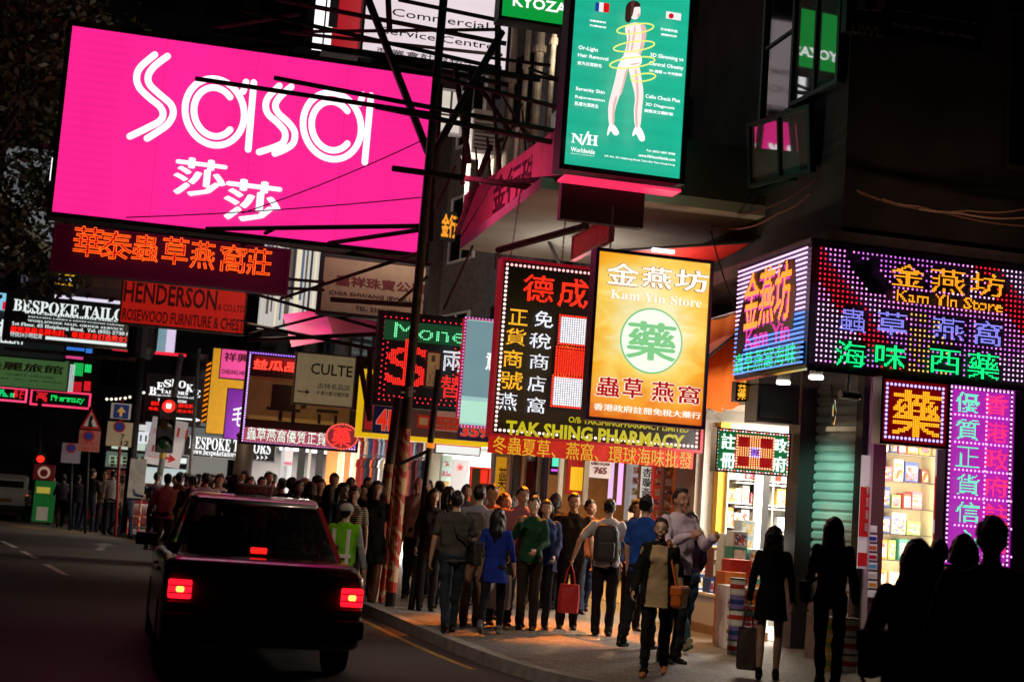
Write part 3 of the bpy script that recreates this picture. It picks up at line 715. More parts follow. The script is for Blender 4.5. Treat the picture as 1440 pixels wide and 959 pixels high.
# --- the corner shop's dotted fascia, two faces of one box
FX, FY, FZ0, FZ1 = 6.91, 14.55, 3.40, 4.82
fb = empty('led_fascia', (FX, FY, FZ0), 0, 'corner fascia box covered in pink red LED dots with orange and green characters', 'shop fascia')
H = FZ1-FZ0
boxpart('box', fb, mat('fascia black', (.01, .008, .012), .4), 0, 3.3, 0, 1.45, 0, H)
boxpart('side_box', fb, mat('fascia black', (.01, .008, .012), .4), 0, 1.08, 1.452, 2.05, 0, H)
boxpart('top_trim', fb, STEEL, -.03, 3.3, -.03, 2.05, H+.002, H+.04)
boxpart('soffit', fb, mat('mirror soffit', (.7, .68, .66), .12, .8), .02, 3.3, .02, 2.03, -.03, -.002)
class Face(Sign):
    def __init__(s, axis, plane, o, w, h, root): s.axis, s.plane, s.o, s.w, s.h, s.root, s.k = axis, plane, Vector(o), w, h, root, 0
s = Face('y', FY, (FX, FY, FZ0), 3.3, H, fb)
CH = [('金', (1253, 369), (1300, 406), 0), ('燕', (1309, 376), (1356, 416), 0), ('坊', (1364, 382), (1411, 419), 0),
      ('蟲', (1180, 432), (1216, 469), 1), ('草', (1233, 437), (1273, 474), 1), ('燕', (1310, 445), (1353, 480), 1), ('窩', (1367, 450), (1406, 488), 1),
      ('海', (1173, 478), (1215, 518), 2), ('味', (1228, 483), (1270, 521), 2), ('西', (1304, 490), (1346, 528), 2), ('藥', (1357, 495), (1400, 536), 2)]
CM = [glow('#ff9a1e', 2.0), glow('#8f8cff', 1.5), glow('#18ff8a', 1.7)]
pit = .0575
nx, nz = int(3.2/pit), int((H-.08)/pit)
gx, gz = np.meshgrid((np.arange(nx)+.5)*pit+.05, (np.arange(nz)+.5)*pit+.05); P = np.c_[gx.ravel(), gz.ravel()]
keep = np.ones(len(P), bool)
for c, a, b, k in CH + [('Kam Yin Store', (1257, 408), (1405, 441), 0)]:
    x0, z1 = s.uv(*a); x1, z0 = s.uv(*b); V, Fc, _ = glyph(c, .0 if len(c) == 1 else .01)
    U = np.c_[(P[:, 0]-x0)/(x1-x0), (P[:, 1]-z0)/(z1-z0)]
    near = np.zeros(len(P), bool)
    for dx, dz in ((0, 0), (.14, 0), (-.14, 0), (0, .14), (0, -.14)): near |= inside(V, Fc, U+np.array([[dx*.45, dz*.45]]))
    if len(c) > 1: near = (U[:, 0] > -.01) & (U[:, 0] < 1.01) & (U[:, 1] > -.05) & (U[:, 1] < 1.05)
    keep &= ~near
    s.led(c, a, b, CM[k], .0185 if len(c) == 1 else .021, .008 if len(c) == 1 else .015, r=.5)
# the swallow is a patch of unlit dots
bird = [s.uv(1000+x*.3336, 320+y*.3336) for x, y in ((560, 95), (610, 130), (650, 150), (680, 120), (700, 200), (760, 265), (740, 300), (680, 280), (630, 250), (610, 205), (570, 160))]
def inpoly(P, poly):
    c = np.zeros(len(P), bool); n = len(poly)
    for i in range(n):
        (x1, y1), (x2, y2) = poly[i], poly[(i+1) % n]
        k = ((y1 > P[:, 1]) != (y2 > P[:, 1])) & (P[:, 0] < (x2-x1)*(P[:, 1]-y1)/(y2-y1+1e-12)+x1); c ^= k
    return c
keep &= ~inpoly(P, bird)
P = P[keep]
f = np.sin(P[:, 0]*2.6+1.2)+np.sin(P[:, 1]*4.2-P[:, 0]*1.7)+rng.normal(0, .35, len(P))
red = np.abs(((P[:, 0]*.55+P[:, 1]*.5) % 1.25)-.62) < .1
mi = np.where(red, 2, np.where(f > .9, 0, np.where(f > -.2, 1, 3))); mi = np.where((P[:, 0] > 1.2) & (P[:, 0] < 1.75) & (P[:, 1] < .75) & (rng.random(len(P)) < .6), 4, mi)
s.dots(P, .0135, None, 'led_dots', mi=mi, mats=[glow('#ffc4ff', 1.7), glow('#ff8cf0', 1.6), glow('#ff1c38', 1.5), glow('#d070e8', 1.4), glow('#ffc060', 1.4)])
s = Face('x', FX, (FX, FY+2.05, FZ0), 2.05, H, fb)
rows = 24; q = MB(); q.mi = []
for i in range(rows):
    z = .06+(H-.12)*i/(rows-1); q.path([(.04, -.03, z), (2.0, -.03, z)], .012, 5, 1 if i < 11 else 0)
q.build('led_strip', [glow('#f6c0ff', 1.7), glow('#5a8cff', 1.7)], fb).location = (0, 2.05, 0)
for o in [x for x in fb.children if x.name.startswith('led_strip')]: o.rotation_euler = (0, 0, -math.pi/2)
# the flank's lettering is laid out in its own little frame
ff = empty('flank_lettering', (0, 2.05, 0), -math.pi/2); ff.parent = fb
s.root = ff; s.k = 9
OR = glow('#ff8a10', 2.0)
MB().prism([(.12, .2), (.3, .25), (.45, .5), (1.75, .45), (1.8, .9), (1.72, 1.28), (1.45, 1.3), (1.3, 1.15), (.85, 1.28), (.5, 1.25), (.3, 1.0), (.18, .7)], -.05, -.044).build('dark_patch', mat('fascia black', (.01, .008, .012), .4), ff)
for i, c in enumerate('金燕坊'): s.led_l(c, .36+.46*i-.03, .8+.46*i-.03, .56, 1.26, glow('#ff40c0', 1.6), .026, .05, r=.42)
s.k = 10
for i, c in enumerate('金燕坊'): s.led_l(c, .36+.46*i, .8+.46*i, .58, 1.28, OR, .018, .02, r=.58)
boxpart('dark_field', ff, mat('fascia black', (.01, .008, .012), .4), .42, 1.95, -.036, -.001, .04, .3)
s.led_l('Kam Yin', .5, 1.75, .33, .56, glow('#ff30b0', 1.8), .022, .02); s.led_l('蟲草燕窩海味', .2, 1.95, .05, .29, glow('#10f0a0', 1.7), .018, .015)
# --- square medicine sign, hanging strip of two columns, small registered sign
s = Sign('led_sign', 'square red LED medicine sign with a violet dotted border under the fascia', 'sign', (1243, 533), (1334, 541), (1327, 628), (1238, 619), d=15.9, thick=.16)
s.panel(mat('red sign face', (.12, .005, .01), .4, emit='#a00008', es=.35)); s.frame(mat('deep purple frame', (.04, .01, .06), .4), .03)
s.border(glow('#b9a0ff', 1.9), .05, .05, .38); s.led('藥', (1254, 546), (1322, 618), glow('#ffb020', 1.9), .0215, .02, r=.46)
s = Sign('led_sign', 'tall magenta LED strip with green and red columns of characters', 'sign', (1338, 540), (1434, 549), (1412, 800), (1322, 790), d=16.5, thick=.14)
s.panel(mat('magenta sign face', (.3, .03, .3), .4, emit='#c028c0', es=.75, sampled=True)); s.frame(mat('deep purple frame', (.04, .01, .06), .4), .03)
MG = glow('#ffb0ff', 1.8); s.border(MG, .052, .035, .3)
hh = (s.h-.1)/6.2
for i, (a, b) in enumerate(zip('優質正貨信心', '香港政府註冊')):
    z1 = s.h-.06-i*hh; z0 = z1-hh*.9
    s.led_l(a, .09, s.w*.5-.03, z0+.03, z1-.02, glow('#22ffb0', 1.6), .0165, .012, r=.48); s.led_l(b, s.w*.5+.03, s.w-.09, z0+.03, z1-.02, glow('#ff3038', 1.9), .0165, .012, r=.48)
    s.dots([(x, z0-.005) for x in np.arange(.08, s.w-.05, .052)], .014, MG)
s.dots([(s.w*.5, z) for z in np.arange(.1, s.h-.06, .052)], .014, MG)
s = Sign('led_sign', 'small wide LED sign with green characters around a red and gold cross', 'sign', (1009, 602), (1110, 613), (1106, 668), (1007, 660), d=18.0, thick=.14)
s.panel(mat('green sign face', (.01, .12, .05), .4, emit='#067a3a', es=.5)); s.frame(BLACK, .02)
s.border(None, .042, .0, .4, mats=[glow('#ff7050', 1.8), glow('#ffd0c0', 1.8), glow('#e8e0ff', 1.8)])
s.rect(mat('red field', (.3, .01, .01), .5, emit='#a80c0c', es=.6), (1034, 610), (1086, 662), 'red_field')
G1 = glow('#e6fff4', 1.7)
for c, a, b in (('註', (1014, 609), (1033, 632)), ('冊', (1013, 636), (1032, 659)), ('政', (1087, 616), (1105, 637)), ('府', (1085, 641), (1104, 664))): s.led(c, a, b, G1, .0125, .04, r=.62)
x0, z1 = s.uv(1035, 612); x1, z0 = s.uv(1084, 660); gx, gz = np.meshgrid(np.linspace(x0, x1, 17), np.linspace(z0, z1, 17)); u = np.abs(gx-(x0+x1)/2)/(x1-x0); w = np.abs(gz-(z0+z1)/2)/(z1-z0)
k = ((u < .17) | (w < .17)) & ~((u < .13) & (w < .13)); s.dots(np.c_[gx[k], gz[k]], .0095, glow('#ffc070', 1.8))
s.border(glow('#ffd8ff', 1.9), .03, 0, .42, box=((x0+x1)/2-.13*(x1-x0), (x0+x1)/2+.13*(x1-x0), (z0+z1)/2-.13*(z1-z0), (z0+z1)/2+.13*(z1-z0)))
s.border(glow('#ffb080', 1.7), .036, 0, .4, box=(x0, x1, z0, z1)); s.led('R', (1055, 629), (1065, 645), glow('#5070ff', 1.9), .018, .04)
s = Sign('led_sign', 'tiny orange LED sign tucked under the orange awning', 'sign', (1036, 537), (1063, 541), (1061, 566), (1034, 562), d=18.2, thick=.1)
s.panel(mat('amber sign face', (.08, .03, .0), .4)); s.frame(BLACK, .015); s.led('藥房', (1038, 540), (1062, 564), glow('#ffb030', 1.9), .014, .01, r=.5)
# --- boards further down the street
def dim(h, es, vary=.12): return mat(f'dim board {h} {es}', h, .6, emit=h, es=es, vary=vary)  # glow stands in for backlight and for light falling on unlit boards
s = Sign('shop_sign', 'dull red furniture company board hanging under the red neon board', 'sign', (173, 391), (346, 410), (342, 469), (171, 453), d=31, thick=.2)
s.panel(dim('#c81e10', .42)); s.frame(DARKRUST, .04); DR = mat('dark red letters', (.1, .008, .006), .6)
s.text('HENDERSON', (176, 395), (304, 437), DR, .02); s.text('& CO.LTD.', (307, 427), (345, 440), DR, .0); s.text('ROSEWOOD FURNITURE & CHEST', (173, 433), (342, 466), DR, .01)
s = Sign('shop_sign', 'unlit cream jeweller board with red characters behind the steel post', 'sign', (456, 363), (600, 373), (593, 447), (451, 440), d=28, thick=.22)
s.panel(dim('#a08468', .1)); s.frame(BLACK, .07); RB = mat('maroon letters', (.16, .01, .012), .6)
s.text('嘉祥珠寶公司', (473, 386), (596, 414), RB, .03); s.text('CHIA SHWANG JEWELLERY', (463, 408), (598, 429), mat('brown letters', (.06, .02, .015), .6), .01); s.text('TEL: 2366 6081', (500, 430), (560, 442), BLK, .01)
s = Sign('shop_sign', 'beige second hand bag shop board with black lettering and an arrow', 'sign', (417, 497), (500, 502), (495, 571), (414, 567), d=30, thick=.2)
s.panel(dim('#b0a37c', .24)); s.frame(mat('tan frame', (.1, .08, .05), .6), .03); s.text('CULTE', (438, 510), (495, 531), BLK, .01); s.text('古特名品店', (447, 538), (492, 550), BLK); s.text('平價大量可購西選', (445, 549), (490, 559), BLK)
x, z = s.uv(418, 550); y = s.front(); MB().box(x, x+.18, y-.002, y+.004, z-.012, z+.012).prism([(x+.18, z-.05), (x+.26, z), (x+.18, z+.05)], y-.002, y+.004).build('arrow', BLK, s.root)
MB().box(s.w+.03, s.w+.25, -.02, .3, -.05, s.h+.05).build('side_box', BLACK, s.root)
# LED framed picture board
s = Sign('led_board', 'picture board of dark furniture framed in violet LEDs with a pink strip below', 'sign', (350, 494), (512, 507), (500, 636), (338, 620), d=31, thick=.2)
s.panel(mat('picture board back', (.05, .03, .02), .4)); s.frame(BLACK, .03)
s.border(None, .055, .04, .38, mats=[glow('#e0b0ff', 1.6), glow('#b070ff', 1.5)])
s.rect(mat('red strip', (.3, .02, .02), .5, emit='#a00a14', es=.35), (358, 500), (505, 527), 'red_strip'); s.neon('益瓜品', (357, 505), (418, 524), glow('#ff4030', 1.8), .012)
s.rect(mat('picture sheet', (.3, .2, .1), .3, emit='#6a4424', es=.28, vary=.5, vscale=1.4), (351, 528), (490, 600), 'picture')
s.rect(mat('picture floor', (.3, .2, .1), .3, emit='#a8763c', es=.3, vary=.3), (350, 583), (488, 600), 'picture_floor', .007)
DWD = mat('printed dark wood', (.03, .015, .01), .4)
for a, b in (((383, 540), (415, 578)), ((375, 572), (422, 580)), ((445, 575), (475, 582)), ((447, 582), (450, 596)), ((470, 584), (473, 598)), ((392, 578), (396, 592)), ((410, 579), (414, 594)), ((425, 545), (430, 575))): s.rect(DWD, a, b, 'printed_furniture', .008)
s.text('HENDERSON & CO', (356, 529), (408, 538), mat('dull red print', (.2, .03, .02), .5, emit='#802018', es=.3), 0)
s.rect(mat('pink strip', (.5, .2, .25), .5, emit='#c85070', es=.6), (344, 600), (468, 630), 'pink_strip')
s.led('蟲草燕窩優質正貨', (347, 600), (457, 627), glow('#d8ffe8', 1.5), .018, .012, r=.5)
cx, cz = s.uv(480, 614); y = s.front(); q = MB().prism([(cx+.36*math.cos(t), cz+.29*math.sin(t)) for t in np.linspace(0, 6.2832, 33)[:-1]], y-.03, y+.01); q.build('oval', mat('oval face', (.4, .1, .12), .5, emit='#90303a', es=.5), s.root)
s.k += 6; s.dots([(cx+.34*math.cos(t), cz+.27*math.sin(t)) for t in np.linspace(0, 6.2832, 37)[:-1]], .02, glow('#ff6050', 1.7)); s.led('藥', (467, 600), (491, 629), glow('#ff3028', 2), .02, .02, r=.5)
# pink, mustard, purple uprights
s = Sign('shop_sign', 'small pink lit board with dark red characters left of the picture board', 'sign', (312, 491), (352, 494), (349, 534), (309, 531), d=36, thick=.15)
s.panel(dim('#e04a92', .75)); s.frame(BLACK, .02); s.text('祥興', (316, 495), (350, 511), DR, .03); s.text('CHEUNG HING', (312, 519), (350, 529), DR, .01)
s = Sign('banner', 'tall mustard yellow banner with white writing', 'banner', (300, 490), (345, 493), (338, 613), (290, 608), d=38, thick=.06)
s.panel(dim('#c08a10', .7)); s.text('W', (331, 547), (338, 556), WHT); s.text('名', (331, 560), (339, 572), WHT); s.frame(BLACK, .02)
s = Sign('shop_sign', 'purple upright board with one white character next to the mustard banner', 'sign', (320, 546), (347, 549), (343, 619), (316, 615), d=35, thick=.12)
s.panel(dim('#7a2aa0', .6)); s.frame(BLACK, .02); s.text('毛', (328, 570), (344, 600), WHT, .0)
s = Sign('barber_stripe', 'narrow board with orange and black slanting stripes', 'sign', (291, 508), (302, 509), (295, 595), (283, 594), d=39, thick=.15)
s.panel(BLACK)
for i in range(12):
    z = s.h*i/12; MB().prism([(0, z), (s.w, z+.14), (s.w, z+.2), (0, z+.06)], -.014, -.002).build('stripe', glow('#ff8a10', .9), s.root)
MB().box(s.w+.02, s.w+.14, -.02, .1, 0, s.h).build('side_tube', glow('#f4efe6', 1.0), s.root)
# tailor boards
s = Sign('tailor_board', 'black tailor board with arched white heading behind the traffic light', 'sign', (208, 527), (286, 532), (281, 598), (203, 590), d=41, thick=.2)
s.panel(BLACK); s.frame(mat('dark maroon frame', (.05, .01, .012), .5), .03)
for i, c in enumerate('BESPOKE'):
    t = (i-3)/3; x = 246+31*t; y = 533+13*t*t+2.2*t; s.text(serif(c), (x-4.6, y), (x+4.6, y+11), WHT, .01)
s.text(serif('TAILORS'), (226, 548), (264, 556), WHT, .01); s.text(serif('www.bespoketailorshk.com'), (209, 553), (276, 562), WHT); s.text(serif('Tel: 2730 8566'), (222, 560), (262, 567), WHT)
s.text('歐陸高級名牌布料', (213, 564), (273, 575), RED, .03); s.text('專業度身訂造男女洋服', (209, 572), (276, 582), RED, .03)
x, z = s.uv(232, 587); y = s.front(); MB().box(x, x+.8, y-.002, y+.004, z-.02, z+.02).prism([(x+.8, z-.08), (x+1.0, z), (x+.8, z+.08)], y-.002, y+.004).build('arrow', WHT, s.root)
s = Sign('tailor_board', 'black fascia with white tailor lettering and triple arrowheads over the crowd', 'sign', (262, 610), (388, 626), (384, 652), (258, 636), d=42, thick=.2)
s.panel(BLACK); s.frame(mat('grey trim', (.3, .3, .3), .5, emit='#9a9a9a', es=.25), .04); s.text(serif('BESPOKE TAILORS'), (267, 613), (380, 639), WHT, .01)
s.text(serif('www.bespoketailorshk.com'), (270, 630), (355, 647), WHT)
for i in range(3):
    x, z = s.uv(360+6*i, 643); y = s.front(); MB().prism([(x, z+.07), (x+.09, z), (x, z-.07), (x+.04, z)], y-.002, y+.004).build('arrowhead', WHT, s.root)
s = Sign('tailor_board', 'large black tailor board with long white arrow, partly behind the red board', 'sign', (14, 408), (205, 430), (194, 493), (3, 474), d=46, thick=.3)
s.panel(BLACK); s.frame(DARKRUST, .05)
WH9 = glow('#e8f2f0', 1.0)
s.text(serif('BESPOKE TAILORS'), (20, 420), (198, 454), WH9, .02); s.text(serif('www.bespoketailorshk.com'), (34, 436), (182, 456), WH9, .01)
s.text(serif('EXCLUSIVE LADIES & GENTS CUSTOM TAILORS'), (40, 444), (174, 459), WH9); s.text(serif('WORLDWIDE MAIL ORDER SERVICE'), (39, 449), (173, 465), WH9)
s.text(serif('1st Floor, 45 Haiphong Road,  Tel: (852) 2730 8566'), (17, 452), (194, 475), WH9, .01)
s.text('歐陸高級名牌布料．專業度身訂造男女洋服', (16, 458), (193, 484), RED, .03); s.text('特快24小時起貨', (15, 466), (59, 477), WH9)
x, z = s.uv(64, 475); x2, _ = s.uv(180, 486); y = s.front(); MB().box(x, x2, y-.002, y+.004, z-.05, z+.05).prism([(x2, z-.14), (x2+.3, z), (x2, z+.14)], y-.002, y+.004).build('arrow', WH9, s.root)
for z in (-.3, s.h+.3): MB().tube((0, .4, z), (s.w, .4, z), .06).build('steel_bar', DARKRUST, s.root)
s = Sign('tube_light', 'long white tube light above the large tailor board', 'tube light', (77, 414), (170, 424), (170, 428), (77, 418), d=45.2, thick=.1)
s.panel(glow('#e6dcf0', 1.0), 'tube')
s = Sign('shop_sign', 'charcoal jewellery board with white characters under the tailor board', 'sign', (-30, 433), (95, 448), (90, 508), (-34, 494), d=48, thick=.3)
s.panel(mat('charcoal face', (.02, .022, .022), .5, emit='#3a4242', es=.12)); s.frame(BLACK, .04); s.text('JEWELLERY', (-30, 468), (35, 488), WH9, .03); s.text('味', (-8, 448), (8, 474), WH9, .04)
s = Sign('shop_sign', 'dim green guest house board with dark red characters', 'sign', (-30, 498), (97, 507), (93, 549), (-34, 540), d=50, thick=.3)
s.panel(dim('#5f8e52', .3)); s.frame(STEEL, .03); s.text('美麗旅館', (-24, 505), (88, 527), RB, .03); s.text('GUEST HOUSE', (8, 524), (75, 533), mat('dark green letters', (.01, .05, .02), .6)); s.text('清潔、高尚、安靜、服務週到', (0, 530), (86, 540), mat('ochre letters', (.2, .13, .02), .6))
s = Sign('shop_sign', 'pale blue lit board behind the large tailor board', 'sign', (196, 456), (248, 461), (245, 497), (193, 493), d=47, thick=.2)
s.panel(lightbox('#8fb6c4', .62, .1, freq=6)); s.frame(BLACK, .03); s.rect(glow('#d8c8e6', 1), (236, 456), (246, 496), 'pale_edge')
for i, (tl, tr, br, bl, h, lab) in enumerate((((-20, 544), (36, 548), (35, 563), (-20, 560), '#ff4a78', 'pink LED strip sign under the green guest house board'),
        ((46, 549), (126, 555), (124, 573), (44, 567), '#ff3a68', 'pink framed LED sign with green letters under the guest house board'))):
    s = Sign('led_sign', lab, 'sign', tl, tr, br, bl, d=52, thick=.15); s.panel(mat('dark sign face', (.02, .02, .03), .4)); s.frame(glow(h, 1.3), .06)
    if i: s.led('藥', (52, 551), (66, 565), glow('#ff2030', 1.6), .05, .04); s.led('Pharmacy', (72, 555), (118, 569), glow('#18ff70', 1.4), .05, .02)
    else: s.led('Pharm', (0, 547), (20, 559), glow('#18ff90', 1.3), .05, .02); s.led('藥行', (20, 548), (33, 561), glow('#ff2030', 1.5), .05, .03)
s = Sign('led_column', 'stack of blue, pink, green and red LED panels on the dark block', 'sign', (88, 484), (131, 489), (124, 575), (84, 570), d=53, thick=.2)
s.panel(BLACK)
for a, b, h in (((90, 487), (118, 493), '#3a8aff'), ((122, 490), (130, 496), '#4090ff'), ((88, 498), (118, 505), '#ff50a0'), ((105, 511), (116, 528), '#18d060'), ((121, 512), (127, 523), '#20ff80'), ((98, 513), (103, 550), '#c8d8d8'), ((105, 536), (115, 550), '#e81828'), ((120, 537), (126, 549), '#ff2030'), ((120, 557), (124, 568), '#f03040')):
    x0, z1 = s.uv(*a); x1, z0 = s.uv(*b); gx, gz = np.meshgrid(np.arange(x0, x1, .06), np.arange(z0, z1, .06)); s.dots(np.c_[gx.ravel(), gz.ravel()], .028, glow(h, 1.1))
for lab, tl, tr, br, bl, rows in (('amber LED ticker board at the top of the far block', (-20, 371), (40, 378), (38, 395), (-20, 388), ('#ffb020', '#ff8c30')), ('amber and white LED ticker board beside the dark D board', (72, 379), (124, 385), (122, 405), (70, 400), ('#ffc020', '#dfe8ff', '#ffb820'))):
    s = Sign('led_sign', lab, 'sign', tl, tr, br, bl, d=54, thick=.15); s.panel(BLACK)
    for i, h in enumerate(rows):
        z0 = s.h*(1-(i+1)/len(rows))+.04; gx, gz = np.meshgrid(np.arange(.05, s.w-.05, .055), np.arange(z0, z0+s.h/len(rows)-.1, .055)); k = rng.random(gx.shape) < .7; s.dots(np.c_[gx[k], gz[k]], .026, glow(h, 1.1))
s = Sign('shop_sign', 'dark unlit board with a thin letter D', 'sign', (26, 381), (76, 387), (74, 411), (24, 406), d=50, thick=.2)
s.panel(mat('indigo face', (.02, .02, .03), .5)); s.frame(BLACK, .03); GRL = mat('dim grey letters', (.25, .25, .28), .5, emit='#8890a8', es=.16); s.text(serif('D'), (29, 387), (39, 401), GRL); s.text('Dressmaker', (42, 390), (72, 397), GRL); s.text('alterations', (42, 398), (70, 405), GRL)
s = Sign('shop_sign', 'dim plum board with two ochre characters behind the neon board', 'sign', (108, 384), (176, 392), (172, 420), (105, 413), d=40, thick=.2)
s.panel(mat('plum face', (.06, .03, .035), .5)); s.frame(BLACK, .03); s.text('當舖', (130, 389), (170, 407), mat('ochre characters', (.2, .09, .05), .6), .02)
s = Sign('shop_sign', 'blue and red lit sign at the edge beside the tailor board', 'sign', (-10, 411), (13, 413), (11, 437), (-10, 436), d=47, thick=.2)
s.panel(glow('#8ad0f0', .9)); s.rect(glow('#e02040', 1), (4, 424), (11, 436), 'red_corner'); s.frame(BLACK, .03)
s = Sign('tube_light', 'red neon strip below the pale blue board', 'tube light', (158, 489), (262, 497), (262, 501), (158, 493), d=46.5, thick=.08); s.panel(glow('#ff2040', 1.0), 'tube')
# money changer
s = Sign('money_board', 'dark money changer board with a large red dotted dollar mark', 'sign', (538, 443), (655, 449), (643, 574), (527, 567), d=26, thick=.22)
s.panel(mat('money face', (.012, .02, .016), .35)); s.frame(BLACK, .05); s.border(glow('#ff2a3a', 1.4), .1, .06, .16); s.border(glow('#ff2a3a', 1.3), .1, .14, .16)
s.rect(mat('green strip', (.01, .06, .03), .5, emit='#0d5a30', es=.4), (541, 449), (653, 488), 'green_strip')
s.led('Mone', (555, 453), (653, 484), glow('#7affb0', 1.5), .03, .0, r=.42); s.led('$', (545, 482), (604, 556), glow('#ff2a20', 1.9), .034, .012, r=.42)
x0, z1 = s.uv(571, 478); x1, z0 = s.uv(577, 560); gx, gz = np.meshgrid(np.arange(x0, x1, .034), np.arange(z0, z1, .034)); s.dots(np.c_[gx.ravel(), gz.ravel()], .014, glow('#ff2a20', 1.9))
s.led('兩', (623, 493), (651, 524), W1, .02, .01); s.led('替', (620, 527), (648, 562), glow('#ff3028', 1.8), .02, .01)
s = Sign('lightbox_sign', 'pale blue and mint upright lightbox beside the money board', 'sign', (657, 449), (700, 453), (689, 599), (645, 597), d=25, thick=.2)
s.panel(lightbox('#a8d4d0', .9, .06, freq=6)); s.rect(lightbox('#7fa6ae', .75, .05, freq=5), (655, 450), (700, 561), 'blue_field'); s.rect(lightbox('#b6ead2', .95, .04, freq=5), (645, 562), (692, 597), 'mint_field')
s.text('意', (684, 494), (700, 522), WHT, .02); s.frame(mat('red frame', (.3, .02, .04), .4, emit='#d01838', es=.5), .03); s.border(glow('#d0a0ff', 1.5), .06, -.02, .35)
s = Sign('shop_fascia', 'yellow edged shop fascia with printed faces and blue number tiles', 'sign', (515, 528), (700, 540), (690, 624), (508, 606), d=28.5, thick=.3)
s.panel(mat('brown print', (.12, .06, .05), .5, emit='#54302a', es=.3, vary=.5, vscale=2.2)); s.frame(mat('yellow edge', (.7, .5, .03), .4, emit='#f0c010', es=.75), .09)
s.rect(mat('pale face print', (.5, .35, .3), .5, emit='#a06a58', es=.4, vary=.3, vscale=3), (612, 575), (645, 608), 'printed_face'); s.rect(mat('red white print', (.5, .05, .05), .5, emit='#b02028', es=.5), (516, 560), (524, 604), 'red_print')
s = Sign('number_tile', 'dark blue tile with a red outlined 4D', 'sign', (526, 568), (569, 572), (567, 612), (524, 608), d=27.2, thick=.1)
BLU = mat('navy tile', (.015, .015, .06), .4, emit='#10103a', es=.3); s.panel(BLU); s.text('4D', (530, 574), (565, 608), glow('#e02818', .9), .03, edge=glow('#d09080', .6), eb=.03)
s = Sign('number_tile', 'dark blue tile with red outlined 359', 'sign', (645, 592), (690, 596), (688, 622), (643, 618), d=27.2, thick=.1)
s.panel(BLU); s.text('359', (648, 597), (687, 617), glow('#e02818', .9), .03, edge=glow('#d09080', .6), eb=.03)
# dark agency board on the corner building
s = Sign('agency_board', 'almost black agency board with faint grey phone number high on the corner building', 'sign', (1195, -30), (1380, -5), (1376, 62), (1190, 50), plane=15.86, thick=.1)
GR2 = mat('faded grey letters', (.16, .15, .15), .7); s.panel(mat('black board', (.015, .012, .012), .6)); s.frame(BLACK, .03); s.text('AD HOTLINE', (1256, 14), (1372, 34), GR2, .02); s.text('9699 2348', (1254, 32), (1371, 56), GR2, .02); s.text(serif('D'), (1200, -14), (1244, 20), GR2); s.text('UWL', (1196, 33), (1240, 54), GR2, .04)
# small boards over the crowd
s = Sign('price_card', 'white price card reading USD 765 hanging under the red banner', 'card', (830, 645), (860, 648), (858, 673), (828, 671), d=22.3, thick=.01)
s.panel(mat('white card', (.8, .74, .7), .6, emit='#f0d8cc', es=.25)); MAR = mat('maroon print', (.2, .01, .02), .6); s.text('USD', (832, 649), (842, 654), MAR, .03); s.text('765', (836, 656), (853, 667), MAR, .03); s.text('美元兌換', (844, 650), (857, 655), MAR)
s = Sign('paper_banner', 'white paper strip with black upright characters in the pharmacy doorway', 'banner', (903, 655), (917, 657), (913, 700), (899, 699), d=22.5, thick=.01)
s.panel(mat('white paper', (.8, .8, .78), .7, emit='#e8e6e0', es=.35)); s.vchars('杏璇斋', (904, 657), (914, 699), BLK, .08, bold=.02)
s = Sign('fascia_board', 'long red and white lit strip over the white shop', 'sign', (614, 622), (676, 626), (673, 640), (612, 636), d=30, thick=.15)
s.panel(glow('#f2f2ee', 1.0)); s.rect(glow('#e02018', .9), (614, 622), (677, 630), 'red_band'); s.frame(STEEL, .02)
s = Sign('awning_sign', 'slanting red cloth sign seen edge on under the red awning', 'sign', (806, 325), (862, 302), (855, 336), (807, 365), plane=6.1, axis='x', thick=.05)
s.panel(mat('red cloth sign', (.5, .02, .04), .7, emit='#a00c20', es=.25, vary=.3)); s.frame(mat('pink pipe', (.5, .1, .15), .4), .03)
s = Sign('shop_sign', 'orange lit sign half hidden by the steel post', 'sign', (624, 298), (642, 300), (638, 338), (618, 335), d=33, thick=.2)
s.panel(BLACK); s.text('金行', (622, 300), (641, 336), glow('#ff9a18', 1.1), .05); s.frame(BLACK, .02)

